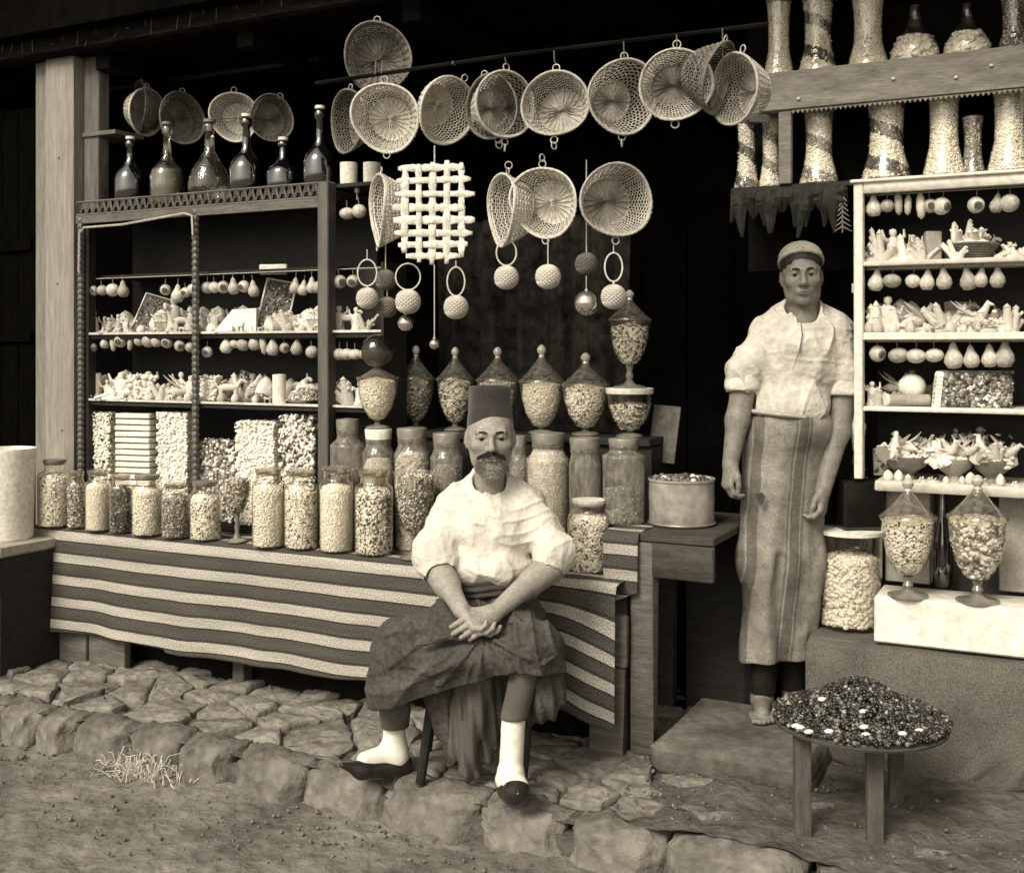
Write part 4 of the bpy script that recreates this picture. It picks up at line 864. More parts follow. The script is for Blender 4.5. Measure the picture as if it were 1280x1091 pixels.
basket(771, 250, 92, 'deep2', 'lower front-facing basket at the right end, above a ring and ball', yaw=18, pitch=4, top=0, group=GL, bottom=1, dY=-.04)
basket(628, 262, 88, 'fine', 'narrow edge-on basket left of the lower front-facing basket', yaw=-68, roll=22, top=2, group=GL, dY=.02)
basket(474, 262, 88, 'fine', 'narrow edge-on basket left of the cream lattice panel', yaw=-72, roll=16, top=1, group=GL, bottom=1)
GW = 'small baskets hanging behind the bottles'
basket(175, 136, 66, 'dim', 'bundled basket at the far left behind the bottles', yaw=-60, roll=14, dY=.75, group=GW)
basket(183, 140, 58, 'fine', 'pale crumpled basket at the far left behind the first bottle', yaw=62, roll=-10, pitch=12, dY=.72, group=GW)
basket(228, 148, 62, 'dim', 'dim basket turned aside behind the second bottle', yaw=44, dY=.72, group=GW)
basket(293, 146, 60, 'fine', 'round shallow basket behind the bottles, left of its overlapping neighbour', dY=.7, group=GW, pitch=5)
basket(340, 148, 56, 'dim', 'tilted basket overlapping the round shallow one behind the bottles', yaw=28, roll=20, dY=.66, group=GW)
hangers = frontage('back_rail', 'dark rail behind the bottles holding small baskets', 'rail', 4.75)
mb = MB(); mb.tube([(A(110, 4.75), 0, ZZ(100, 5.6)), (A(400, 4.75), 0, ZZ(100, 5.6))], .014, 6); mb.build('rail_shaft', wood_dark, hangers)
# rattles : ring and woven ball
ballm = MB(); vs = []; nb, mbb = 22, 30
for j in range(nb + 1):
    for i in range(mbb):
        th, ph = math.pi * j / nb, 2 * math.pi * i / mbb; rr = 1 + (.07 if (i + j) % 2 else -.05) * math.sin(th); vs.append((rr * math.sin(th) * math.cos(ph), rr * math.sin(th) * math.sin(ph), rr * math.cos(th)))
ballm.add(vs, [(j * mbb + i, (j + 1) * mbb + i, (j + 1) * mbb + (i + 1) % mbb, j * mbb + (i + 1) % mbb) for j in range(nb) for i in range(mbb)])
ballme = mesh_data('woven_ball', np.concatenate(ballm.v), ballm.f, ballm.m, wicker_pale, False)
balldim = mesh_data('woven_ball', np.concatenate(ballm.v), ballm.f, ballm.m, wicker_dim, False)
GR = 'wicker ring-and-ball rattles'
def rattle(px, yb, db, yr, rw, rh, label, dim=False, turn=0, dY=0, link_top=None):
    Y = Yh(px) - .02 + dY; k = Y / FPX; t = thing('wicker_rattle', label, 'rattle', P(px, yb, Y), 0, GR)
    o = link('woven_ball', balldim if dim else ballme, t); o.scale = (db / 2 * k,) * 3
    if rh:
        m = MB(); m.ring((0, 0, (yb - yr) * k), rh / 2 * k, .0032, seg=26, ts=5, sx=rw / rh); m.build('handle_ring', wicker_pale if not dim else wicker_dim, t)
        m = MB(); m.tube([(0, 0, db / 2 * k * .9), (0, 0, (yb - yr - rh / 2 + 1) * k)], .0035, 5); m.build('stem', wicker_pale if not dim else wicker_dim, t)
    if link_top is not None:
        z0 = (yb - yr + rh / 2) * k if rh else db / 2 * k * .95; m = MB(); m.tube([(0, 0, z0), (0, 0, (yb - link_top) * k)], .0025, 5); m.build('cord', wire, t)
    return t
rattle(459, 373, 27, 341, 24, 33, 'rattle with an oval ring at the far left, below the edge-on basket', link_top=312)
rattle(510, 377, 31, 346, 31, 33, 'rattle with a round ring under the left edge of the lattice', link_top=328)
rattle(570, 384, 30, 352, 22, 36, 'rattle with an oval ring under the right edge of the lattice', link_top=326)
rattle(633, 347, 30, 316, 25, 32, 'rattle with a thin ring below the lower edge-on basket', link_top=300)
rattle(685, 346, 31, 0, 0, 0, 'woven ball on a doubled cord with no ring, below the lower basket', link_top=296)
rattle(767, 371, 31, 334, 22, 36, 'rattle under the lower right basket beside the glass ball', link_top=305)
rattle(482, 350, 26, 0, 0, 0, 'dim woven ball upper of the two behind the left rattles', dim=True, dY=.1, link_top=300)
rattle(484, 384, 26, 0, 0, 0, 'dim woven ball lower of the two behind the left rattles', dim=True, dY=.1, link_top=360)
rattle(733, 330, 28, 0, 0, 0, 'dim woven ball hanging between the two lower baskets', dim=True, dY=.1, link_top=200)
def glassball(px, py, d, label, cord_top, dY=0):
    Y = Yh(px) + .02 + dY; k = Y / FPX; t = thing('glass_ball', label, 'ball', P(px, py, Y), 0); m = MB(); R = d / 2 * k
    m.lathe([(max(.0005, R * math.sin(q * math.pi / 14)), -R * math.cos(q * math.pi / 14)) for q in range(15)], 24); m.build('globe', M('silvered_glass', .55, .25, 8, .12, .1, 10, spec=.9, metal=.85) if 'silvered_glass' not in MATS else MATS['silvered_glass'], t)
    m = MB(); m.tube([(0, 0, R * .95), (0, 0, R + .006)], .005, 8); m.tube([(0, 0, R), (0, 0, (py - cord_top) * k)], .0016, 4); m.build('cord', wire, t)
glassball(733, 379, 31, 'silvered glass ball beside the rattle under the lower right basket', 345)
glassball(507, 404, 20, 'small silvered ball beside the round-ringed rattle', 392)
t = glassball(543, 430, 13, 'tiny silvered drop on a long cord under the lattice', 334)
# lattice panel of plaited dough strips
YLt = Yh(543) - .03; kL = YLt / FPX
lt = thing('lattice_panel', 'cream lattice panel of plaited strips hanging in the middle of the opening', 'lattice', P(543, 268, YLt), -.1)
vx = [(506, 212, 316), (523, 205, 328), (541, 203, 331), (559, 201, 330), (577, 204, 322)]
hy = [(210, 497, 580), (226, 495, 589), (242, 493, 594), (259, 490, 582), (275, 491, 594), (291, 492, 591), (306, 497, 585), (320, 507, 576)]
def strip(x0, z0, x1, z1, ov, horiz):
    n = 22; w = .0138 * rnd.uniform(.85, 1.1); m = MB(); vs = []
    for i in range(n + 1):
        t = i / n; x, z = x0 + (x1 - x0) * t, z0 + (z1 - z0) * t; y = .004 * math.sin(t * math.pi * (7 if horiz else 8) + ov); e = (.6 + .4 * min(1, min(t, 1 - t) * 12)) * rnd.uniform(.78, 1.18)
        for (a_, b_) in ((-w, 0), (-w * .85, -.0022), (0, -.003), (w * .85, -.0022), (w, 0), (0, .0022)): vs.append((x + (0 if horiz else a_ * e), y + b_, z + (a_ * e if horiz else 0)))
    m.add(vs, [(i * 6 + k, i * 6 + (k + 1) % 6, (i + 1) * 6 + (k + 1) % 6, (i + 1) * 6 + k) for i in range(n) for k in range(6)] + [tuple(range(5, -1, -1)), tuple(n * 6 + k for k in range(6))])
    return m.build('strip', lattice_m, lt, ang=180)
for k, (px, y0, y1) in enumerate(vx): strip((px - 543) * kL, (268 - y0) * kL, (px - 543 + rnd.uniform(-1.5, 1.5)) * kL, (268 - y1) * kL, math.pi * (k % 2), False)
for k, (py, xa_, xb_) in enumerate(hy): strip((xa_ - 543) * kL, (268 - py) * kL, (xb_ - 543) * kL, (268 - py + rnd.uniform(-1.5, 1.5)) * kL, math.pi * (k % 2) + .4, True)
m = MB(); m.tube([(0, .004, (268 - 203) * kL), (0, .004, (268 - 182) * kL)], .003, 5); m.build('hanging_cord', wire, lt)
m = MB(); m.tube([(0, 0, (268 - 331) * kL), (0, 0, (268 - 424) * kL)], .002, 5); m.build('tail_cord', wicker_pale, lt)
# ================================================================== sweets on the cabinet shelves
def lathe_mesh(name, prof, mats, seg=14, extra=None):
    m = MB(); m.lathe(prof, seg)
    if extra: extra(m)
    return mesh_data(name, np.concatenate(m.v), m.f, m.m, mats, True, 60)
def thread(z0):
    return lambda m: m.tube([(0, 0, z0 * .9), (0, 0, z0 + .022)], .0016, 4, m=1)
def round_prof(r, sq=1.0, n=9): return [(max(.0006, r * math.sin(k * math.pi / n)), -r * sq * math.cos(k * math.pi / n)) for k in range(n + 1)]
FR = {
 'round': lathe_mesh('marzipan_fruit', round_prof(.024, .95), [fruit_m, cork_m], extra=thread(.022)),
 'squat': lathe_mesh('marzipan_fruit', round_prof(.025, .75), [fruit_m, cork_m], extra=thread(.018)),
 'pear': lathe_mesh('marzipan_fruit', [(.001, -.028), (.014, -.026), (.0225, -.012), (.02, .002), (.011, .018), (.007, .03), (.001, .036)], [fruit_m, cork_m], extra=thread(.034)),
 'long': lathe_mesh('marzipan_fruit', [(.001, -.036), (.009, -.028), (.012, -.005), (.0105, .018), (.005, .032), (.001, .036)], [fruit_m, cork_m], extra=thread(.034)),
 'ring': lathe_mesh('marzipan_fruit', round_prof(.023, 1.0), [fruit_m, cork_m, fruit_d], extra=lambda m: (thread(.022)(m), m.lathe([(.009, -.0245), (.001, -.0275)], 10, m=2) if False else m.tube([(0, -.019, -.002), (0, -.0245, -.003)], [.012, .009], 8, m=2))),
}
NM = {'round': 'round', 'squat': 'squat round', 'pear': 'pear-shaped', 'long': 'long pepper-shaped', 'ring': 'round dark-centred'}
def hang_row(c, px_list, pyc, zshelf, where, group, dy=.05, sc=1.0):
    for k, (px, kd, dpy) in enumerate(px_list):
        Y = YL(px, c) + dy; o = link('marzipan_fruit', FR[kd]); z = ZZ(pyc, YL(408 if c == LC else 1075, c)) - dpy / FPX * Y; z += 0
        o.location = (U(px) * Y, Y, z); s = 1.2 * sc * rnd.uniform(.82, 1.12); o.scale = (s, s, s); o.rotation_euler = (rnd.uniform(-.1, .1), rnd.uniform(-.15, .15), rnd.uniform(-.5, .5))
        tag(o, '%s marzipan fruit, %s from left %s' % (NM[kd], ORD[k], where), 'marzipan fruit', group)
G_ = 'marzipan fruits hanging on threads in the left cabinet'
hang_row(LC, [(115, 'ring', 0), (128, 'round', 0), (141, 'round', 0), (154, 'pear', 0), (207, 'ring', 2), (222, 'pear', 8), (232, 'ring', 6), (241, 'round', 2)], 353, 0, 'in upper row, left cabinet bay', G_)
hang_row(LC, [(259, 'round', 0), (268, 'round', 0), (279, 'ring', 0), (292, 'pear', 0), (305, 'ring', 0), (317, 'pear', 4), (369, 'pear', 2), (379, 'pear', 5), (390, 'pear', 2), (399, 'round', 4)], 354, 0, 'in upper row, middle cabinet bay', G_)
hang_row(LC, [(425, 'ring', 0), (441, 'ring', 0)], 352, 0, 'in the upper row of the narrow right bay', G_)
hang_row(LC, [(115, 'ring', -2), (131, 'pear', -8), (141, 'long', -8), (151, 'ring', -10), (163, 'long', -8), (174, 'round', -10), (186, 'round', -10), (196, 'pear', -12), (209, 'ring', -8), (225, 'ring', -4), (238, 'round', -2)], 436, 0, 'in lower row, left cabinet bay', G_)
hang_row(LC, [(259, 'ring', 0), (283, 'pear', -8), (294, 'squat', -10), (304, 'round', -9), (318, 'pear', -12), (329, 'long', -10), (341, 'pear', -6), (356, 'ring', -5), (371, 'pear', -6), (390, 'round', 0)], 440, 0, 'in lower row, middle cabinet bay', G_)
hang_row(LC, [(424, 'squat', 0), (434, 'squat', 0), (444, 'squat', 0), (455, 'squat', 0)], 443, 0, 'in the lower row of the narrow right bay', G_)
hang_row(LC, [(434, 'squat', 0), (449, 'round', -2)], 267, 0, 'hung just above the narrow right bay', G_)
G_ = 'marzipan fruits hanging in the cream cabinet'
hang_row(RC, [(1092, 'pear', 0), (1109, 'round', 0), (1123, 'long', -3), (1135, 'long', 0), (1151, 'long', 2), (1163, 'ring', 3), (1177, 'ring', 4), (1220, 'ring', 5), (1246, 'pear', 5), (1262, 'round', 5)], 257, 0, 'in the top row of the cream cabinet', G_)
hang_row(RC, [(1095, 'pear', 0), (1115, 'squat', 0), (1141, 'round', 1), (1159, 'pear', 1), (1180, 'pear', 0), (1210, 'pear', 1), (1226, 'pear', 0), (1247, 'pear', 0)], 351, 0, 'in the middle row of the cream cabinet', G_)
hang_row(RC, [(1097, 'ring', -2), (1123, 'squat', 0), (1145, 'squat', 1), (1168, 'squat', 0), (1192, 'pear', 2), (1214, 'pear', 3), (1237, 'pear', 2), (1256, 'pear', 0)], 444, 0, 'in the lower row of the cream cabinet', G_, sc=1.12)
for c, pys, x0_, x1_ in ((LC, (336, 421), 106, 474), (RC, (243, 336, 427), 1080, 1400)):
    for pyk in pys:
        z = ZZ(pyk, YL(408 if c == LC else 1075, c)); m = MB(); m.tube([(A(x0_, c), .05, z), (A(x1_, c), .05, z)], .002, 4); m.build('thread_wire', wire, lcab if c == LC else rc)
# sugar figures : knobbly bodies with prongs (branching tapered limbs on a foot)
def figure_mesh(seed, h=.075, style='coral'):
    r_ = random.Random(seed); m = MB()
    if style == 'shell':       # scalloped oval sweet
        m.lathe([(h * .3, 0), (h * .42, h * .12), (h * .46, h * .4), (h * .34, h * .7), (h * .16, h * .9), (.0005, h)], 14, wob=.16, ph=seed)
    elif style == 'figure':      # little moulded figure: foot, body, head, arms
        w = h * r_.uniform(.2, .28); m.lathe([(w, 0), (w * 1.05, h * .06), (w * .8, h * .15), (w * .7, h * .4), (w * .85, h * .6), (w * .45, h * .72), (w * .2, h * .76), (w * .45, h * .86), (w * .4, h * .96), (.0005, h)], 12, wob=.06, ph=seed)
        for s_ in (-1, 1): m.tube([(s_ * w * .5, -w * .2, h * .62), (s_ * w * 1.3, -w * .5, h * (.5 + r_.uniform(0, .3))), (s_ * w * r_.uniform(.8, 1.8), -w * .6, h * (.5 + r_.uniform(0, .5)))], [w * .3, w * .24, w * .14], 6)
    elif style == 'animal':    # quadruped: body, four legs, neck, head, tail
        L = h * .9; m.tube([(-L * .45, 0, h * .55), (-L * .2, 0, h * .6), (L * .2, 0, h * .58), (L * .42, 0, h * .62)], [h * .12, h * .17, h * .16, h * .12], 8)
        for x in (-.35, .33):
            for y in (-.1, .1): m.tube([(x * L, y * h, h * .5), (x * L * 1.08, y * h, 0)], [h * .09, h * .06], 5)
        m.tube([(L * .38, 0, h * .62), (L * .55, 0, h * .9), (L * .7, 0, h * .88), (L * .82, 0, h * .8)], [h * .1, h * .09, h * .08, h * .05], 6)
        m.tube([(L * .55, .0, h * .92), (L * .5, .03, h * 1.08)], [h * .04, h * .01], 4); m.tube([(L * .55, .0, h * .92), (L * .5, -.03, h * 1.08)], [h * .04, h * .01], 4)
        m.tube([(-L * .45, 0, h * .6), (-L * .65, 0, h * .75), (-L * .72, 0, h * .6)], [h * .04, h * .05, h * .02], 5)
    elif style == 'coral':
        n = r_.randint(4, 7)
        for k in range(n):
            a_ = r_.uniform(0, 6.28); s_ = r_.uniform(.15, .6); H = h * r_.uniform(.3, .9); x, y = math.cos(a_) * h * .12, math.sin(a_) * h * .12
            p1 = (x + math.cos(a_) * h * s_ * .4, y + math.sin(a_) * h * s_ * .3, H * .5); p2 = (x + math.cos(a_) * h * s_, y + math.sin(a_) * h * s_ * .5, H)
            m.tube([(x, y, 0), p1, p2], [h * .2, h * .17, h * .12], 7, flat=.8); m.lathe([(.0005, -h * .13), (h * .13, 0), (.0005, h * .13)], 6, p2)
            if r_.random() < .6: a2 = a_ + r_.uniform(-1, 1); m.tube([p1, (p1[0] + math.cos(a2) * h * .3, p1[1] + math.sin(a2) * h * .2, p1[2] + h * r_.uniform(.05, .3))], [h * .08, h * .05], 5)
        m.lathe([(h * .3, 0), (h * .32, h * .05), (h * .2, h * .14), (.001, h * .16)], 10, wob=.1)
    elif style == 'heap':
        for k in range(16):
            a_ = r_.uniform(0, 6.28); d = r_.uniform(0, .55) * h; z = h * .5 * (1 - d / h / .7) * r_.uniform(.3, 1.2); u = Vector((r_.uniform(-1, 1), r_.uniform(-1, 1), r_.uniform(-.2, 1))).normalized() * h * r_.uniform(.2, .42); p = Vector((math.cos(a_) * d * 1.3, math.sin(a_) * d, max(h * .08, z)))
            m.tube([p - u * .5 + Vector((0, 0, h * .05)), p, p + u], [h * .07, h * .13, h * .08], 6, flat=.7)
        m.lathe([(h * .6, 0), (h * .58, h * .1), (h * .3, h * .25), (.001, h * .3)], 12, wob=.1)
    elif style == 'bird':
        m.tube([(-h * .5, 0, h * .3), (-h * .1, 0, h * .38), (h * .25, 0, h * .42), (h * .42, 0, h * .7), (h * .5, 0, h * .86), (h * .66, 0, h * .8)], [h * .04, h * .22, h * .2, h * .11, h * .1, h * .02], 8)
        for s_ in (-1, 1): m.tube([(h * .1, s_ * h * .12, h * .45), (-h * .25, s_ * h * .3, h * .7), (-h * .55, s_ * h * .25, h * .95)], [h * .12, h * .12, h * .02], 6, flat=.4)
        m.lathe([(h * .25, 0), (h * .26, h * .06), (h * .1, h * .1), (h * .08, h * .25)], 10)
    return m
FM = {}
for st_, n_ in (('figure', 5), ('animal', 3), ('coral', 6), ('heap', 4), ('bird', 3), ('shell', 3)):
    FM[st_] = []
    for k in range(n_): m = figure_mesh(k * 7 + len(st_), 1.0, st_); FM[st_].append(mesh_data('sugar_' + st_, np.concatenate(m.v), m.f, m.m, fig_m, True, 60))
NAMES = {'figure': ('sugar_figurine', 'white sugar figurine', 'figurine'), 'animal': ('sugar_animal', 'white sugar animal', 'figurine'), 'coral': ('sugar_coral', 'white branching sugar piece', 'sugar sweet'), 'heap': ('sugar_heap', 'heap of white sugar shapes', 'sugar sweet'), 'shell': ('sugar_shell', 'white sugar shell', 'sugar sweet'), 'bird': ('sugar_bird', 'white sugar bird', 'figurine')}
def stand_fig(c, px, z, hpx, st_, where, group, dy=.09, rz=None, xs=1.0):
    Y = YL(px, c) + dy; h = hpx / FPX * Y; nm, lab, cat = NAMES[st_]; o = link(nm, rnd.choice(FM[st_])); o.location = (U(px) * Y, Y, z + .0005)
    o.scale = (h * xs, h * .9, h); o.rotation_euler.z = rz if rz is not None else rnd.uniform(-.8, .8); tag(o, lab + ' ' + where, cat, group); return o
def slab(c, px, z, wpx, hpx, lean, label, mat=None, frame=True, rz=0, dy=.1, roll=0, name='sweet_slab', cat='slab'):
    Y = YL(px, c) + dy; k = Y / FPX; w, h = wpx * k, hpx * k
    t = thing(name, label, cat, Vector((U(px) * Y, Y, z + .004)), rz); t.rotation_euler = (math.radians(-lean), math.radians(roll), rz)
    m = MB(); m.bbox(-w / 2, w / 2, 0, .012, 0, h, bev=.002); m.build('slab', mat or slab_m, t)
    if frame:
        for (a0, a1, b0, b1) in ((-w / 2 - .006, -w / 2, -.001, h), (w / 2, w / 2 + .006, -.001, h), (-w / 2 - .006, w / 2 + .006, h, h + .006), (-w / 2 - .006, w / 2 + .006, -.002, -.0005)): m = MB(); m.bbox(a0, a1, -.004, .014, b0, b1); m.build('frame_side', cream_s, t)
    n = int(w * h / .00022); pts = [(rnd.uniform(-w / 2, w / 2) * .94, -.001, rnd.uniform(.03, .97) * h) for _ in range(n)]
    pieces('nuts', pts, .006, [dark_s, grey_s, tan_s, cream_s], [4, 3, 3, 1], t); return t
def block(c, px, z, wpx, hpx, kind, label, dy=.1, deep=.7, name='sweet_stack', cat='sweets', top=0.0):
    """squared-off stack of small sweets behind glass: a pile filling a rectangular box"""
    Y = YL(px, c) + dy; k = Y / FPX; w, h = wpx * k, hpx * k; d = w * deep; sz, ms, wt, core, shp, an = KINDS[kind]
    t = thing(name, label, cat, Vector((U(px) * Y, Y, z + .001)), -TH * .5)
    m = MB(); m.bbox(-w / 2 + sz, w / 2 - sz, -d / 2 + sz, d / 2 - sz, 0, h - sz, bev=.004); m.build('packed_core', core, t)
    pts = []; n = int(w * h / (sz * sz * 1.9))
    for _ in range(n): pts.append((rnd.uniform(-w / 2, w / 2), -d / 2 + sz * .6, rnd.uniform(0.004, h)))
    for _ in range(n // 2): pts.append((rnd.choice((-1, 1)) * (w / 2 - sz * .6), rnd.uniform(-d / 2, d / 2), rnd.uniform(0.004, h)))
    for _ in range(n // 2): pts.append((rnd.uniform(-w / 2, w / 2), rnd.uniform(-d / 2, d / 2), h + rnd.uniform(-.004, top + .004)))
    pieces('sweets', pts, sz, ms, wt, t, shp, an); return t
zs = Z2; GF = 'white sugar pieces on the left cabinet shelves'
stand_fig(LC, 119, zs, 27, 'coral', 'at the left end of the upper shelf of the left bay', GF)
for k, (px, h, s_) in enumerate([(136, 20, 'figure'), (148, 24, 'figure'), (158, 19, 'figure')]): stand_fig(LC, px, zs, h, s_, '%s of three left of the leaning slab, upper shelf' % ORD[k], GF)
slab(LC, 181, zs, 34, 50, 22, 'dark nut slab in a pale frame leaning on the upper shelf of the left bay', roll=16, dy=.16)
for k, (px, h, s_) in enumerate([(207, 34, 'coral'), (218, 46, 'figure'), (229, 26, 'animal'), (238, 32, 'figure')]): stand_fig(LC, px, zs, h, s_, '%s between leaning slab and turned rail, upper shelf' % ORD[k], GF)
for k, (px, h, s_) in enumerate([(257, 26, 'coral'), (267, 30, 'figure')]): stand_fig(LC, px, zs, h, s_, '%s right of the turned rail on the upper shelf' % ORD[k], GF)
# folded pale pyramid (nougat wedge)
Y = YL(297, LC) + .1; k_ = Y / FPX; m = MB(); m.add([(-26 * k_, -.05, 0), (26 * k_, -.05, 0), (26 * k_, .06, 0), (-26 * k_, .06, 0), (-6 * k_, -.01, 28 * k_), (24 * k_, -.01, 30 * k_), (24 * k_, .03, 30 * k_), (-6 * k_, .03, 28 * k_)], [(3, 2, 1, 0), (4, 5, 6, 7), (0, 1, 5, 4), (1, 2, 6, 5), (2, 3, 7, 6), (3, 0, 4, 7)])
o = m.build('nougat_wedge', cream_s, loc=Vector((U(297) * Y, Y, zs + .001)), smooth=False); tag(o, 'pale sloping nougat wedge left of the tall slab in the middle bay', 'nougat')
slab(LC, 338, zs, 36, 66, 14, 'tall dark nut slab in a white frame leaning on the upper shelf of the middle bay', roll=10, dy=.18)
m = MB(); Yb = YL(336, LC) + .2; m.bbox(-.07, .06, 0, .02, 0, .045, bev=.004); o = m.build('paper_fold', paper, loc=P(342, 343, Yb)); o.rotation_euler.z = -.2; tag(o, 'white folded paper behind the top of the tall nut slab', 'paper')
for k, (px, h, s_) in enumerate([(362, 30, 'coral'), (374, 22, 'figure'), (384, 26, 'heap'), (391, 34, 'coral'), (399, 38, 'coral')]): stand_fig(LC, px, zs, h, s_, '%s from left near cabinet upright, upper shelf' % ORD[k], GF)
for k, (px, h, s_) in enumerate([(424, 32, 'figure'), (435, 28, 'animal'), (445, 30, 'figure'), (458, 24, 'coral')]): stand_fig(LC, px, zs, h, s_, '%s on the upper shelf of the narrow bay' % ORD[k], GF)
zs = Z1
Y = YL(118, LC) + .09; m = MB(); r = 9 / FPX * Y; m.lathe([(r, 0), (r * 1.02, .004), (r * .98, 30 / FPX * Y), (r * .85, 32 / FPX * Y), (.001, 32 / FPX * Y)], 16); o = m.build('sugar_loaf', cream_s, loc=Vector((U(118) * Y, Y, zs))); tag(o, 'white sugar cylinder at the left end of the lower shelf, left bay', 'sugar loaf')
for k, (px, h, s_) in enumerate([(134, 24, 'figure'), (145, 32, 'heap'), (152, 34, 'figure')]): stand_fig(LC, px, zs, h, s_, '%s of three right of the sugar cylinder, lower shelf' % ORD[k], GF)
block(LC, 177, zs, 38, 28, 'big', 'squared stack of pale twisted sweets on the lower shelf of the left bay', deep=.5, name='twist_stack')
for k, (px, h, s_) in enumerate([(202, 28, 'coral'), (211, 22, 'figure'), (225, 34, 'bird'), (239, 32, 'figure')]): stand_fig(LC, px, zs, h, s_, '%s of four near the turned rail, lower shelf' % ORD[k], GF)
block(LC, 264, zs, 22, 30, 'white', 'white squared stack right of the turned rail on the lower shelf', deep=.8)
stand_fig(LC, 286, zs, 30, 'animal', 'beside the white squared stack on the lower shelf', GF)
def dish(c, px, z, wpx, label, kind, dy=.09, hump=.02, bowlh=.016, lean=0):
    Y = YL(px, c) + dy; r = wpx / 2 / FPX * Y; t = thing('sweet_dish', label, 'dish', Vector((U(px) * Y, Y, z + .001))); m = MB()
    m.lathe([(r * .5, 0), (r * .55, .003), (r * .95, bowlh), (r, bowlh + .002), (r * .94, bowlh), (r * .5, .006), (0, .006)], 20); m.build('dish_bowl', paper, t)
    sz, ms, w, core, shp, an = KINDS[kind]; fill(t, [(r * .9, bowlh), (r * .6, bowlh + hump * .7), (r * .25, bowlh + hump), (.001, bowlh + hump)], sz * .8, ms, w, core, shp, an); t.rotation_euler.x = lean; return t
dish(LC, 322, zs, 36, 'white dish with a low heap of dark sweets, middle cabinet bay', 'dark')
dish(LC, 379, zs, 46, 'broad white dish heaped with mottled sweets beside the cabinet upright', 'mixed', hump=.05)
slab(LC, 293, zs, 20, 40, 18, 'small dark slab leaning behind the sugar animal on the lower shelf', roll=24, dy=.2, frame=False)
Y = YL(349, LC) + .08; m = MB(); r = 8.5 / FPX * Y; m.lathe([(r, 0), (r, 36 / FPX * Y), (.001, 37 / FPX * Y)], 16); o = m.build('sugar_loaf', cream_s, loc=Vector((U(349) * Y, Y, zs))); tag(o, 'white sugar cylinder between the two dishes on the lower shelf', 'sugar loaf')
stand_fig(LC, 306, zs, 38, 'coral', 'behind the dish of dark sweets in the middle bay', GF, dy=.2)
for k, (px, h, s_) in enumerate([(423, 30, 'figure'), (437, 36, 'coral'), (450, 30, 'figure')]): stand_fig(LC, px, zs, h, s_, '%s on the lower shelf of the narrow bay' % ORD[k], GF)
zs = HC + .036; hs_ = lambda px, top: (ZZ(top, YL(px, LC) + .1) - zs) / (YL(px, LC) + .1) * FPX
block(LC, 127, zs, 36, hs_(127, 519), 'fleck', 'tall stack of pale knobbly sweets at the left of the bottom shelf', deep=.6, top=.006)
block(LC, 221, zs, 42, hs_(221, 519), 'white', 'tall stack of pale sweets right of the layered biscuits, bottom shelf', deep=.6, top=.006)
block(LC, 376, zs, 46, hs_(376, 522), 'spots', 'tall stack of speckled sweets beside the cabinet upright, bottom shelf', deep=.6, top=.006)
block(LC, 325, zs, 52, hs_(325, 532), 'white', 'wide heap of bright white sweets left of the speckled stack, bottom shelf', deep=.6, top=.014)
block(LC, 277, zs, 48, hs_(277, 556), 'mixed', 'lower heap of mottled sweets right of the turned rail, bottom shelf', deep=.6, top=.016)
Y = YL(172, LC) + .08; k_ = Y / FPX; t = thing('biscuit_stack', 'stack of flat pale biscuits in layers on the bottom shelf of the left bay', 'biscuits', Vector((U(172) * Y, Y, zs)), -TH * .5)
H = hs_(172, 514) * k_; nb = 17
bis = MB(); bis.bbox(-24 * k_, 24 * k_, -.045, .045, 0, H / nb * .8, bev=.0035); bme = mesh_data('biscuit', np.concatenate(bis.v), bis.f, bis.m, cream_s)
for k in range(nb): o = link('biscuit', bme, t, (rnd.uniform(-.002, .002), rnd.uniform(-.003, .003), k * H / nb)); o.rotation_euler = (0, rnd.uniform(-.012, .012), rnd.uniform(-.03, .03))
# ------------------------------------------------------------------ cream cabinet contents
GF = 'white sugar pieces in the cream cabinet'
zs = S1
for k, (px, h, s_, xs) in enumerate([(1092, 30, 'heap', 1), (1103, 44, 'coral', .7), (1116, 42, 'figure', 1), (1128, 40, 'coral', .5), (1141, 34, 'figure', 1), (1153, 30, 'coral', 1)]): stand_fig(RC, px, zs, h, s_, '%s from left, top shelf of cream cabinet' % ORD[k], GF, xs=xs)
Y = YL(1168, RC) + .1; m = MB(); k_ = Y / FPX; m.bbox(-10 * k_, 10 * k_, 0, .03, 0, 38 * k_, bev=.004); o = m.build('sweet_box', tan_s, loc=Vector((U(1168) * Y, Y, zs))); tag(o, 'tan upright box on the top shelf between figures and the heaped basket', 'box')
def basketful(c, px, z, wpx, hpx, label, kind='big', dy=.1, shells=4):
    Y = YL(px, c) + dy; k = Y / FPX; r = wpx / 2 * k; t = thing('filled_basket', label, 'basket', Vector((U(px) * Y, Y, z + .001))); m = MB(); hb = hpx * k * .4
    for j in range(7): m.ring((0, 0, hb * j / 6 + .002), r * (.62 + .38 * j / 6), .0045, 'Z', 26, 5)
    for i in range(26): q = 6.283 * i / 26; m.tube([(r * .6 * math.cos(q), r * .6 * math.sin(q), 0), (r * math.cos(q), r * math.sin(q), hb)], .0025, 4)
    m.lathe([(r * .6, .001), (r * .95, hb * .9), (0, hb * .92)], 24); m.build('woven_bowl', wicker_dim, t)
    sz, ms, w, core, shp, an = KINDS[kind]; fill(t, [(r * .92, hb * .9), (r * .6, hb * 1.3), (.001, hb * 1.5)], sz, ms, w, core, shp, an)
    for i in range(shells):
        o = link('sugar_piece', rnd.choice(FM['heap'] + FM['coral']), t, (rnd.uniform(-.6, .6) * r, rnd.uniform(-.5, 0) * r, hb * 1.2)); s_ = hpx * k * rnd.uniform(.5, .7); o.scale = (s_, s_, s_); o.rotation_euler = (rnd.uniform(-.4, .4), rnd.uniform(-.5, .5), rnd.uniform(0, 6))
    return t
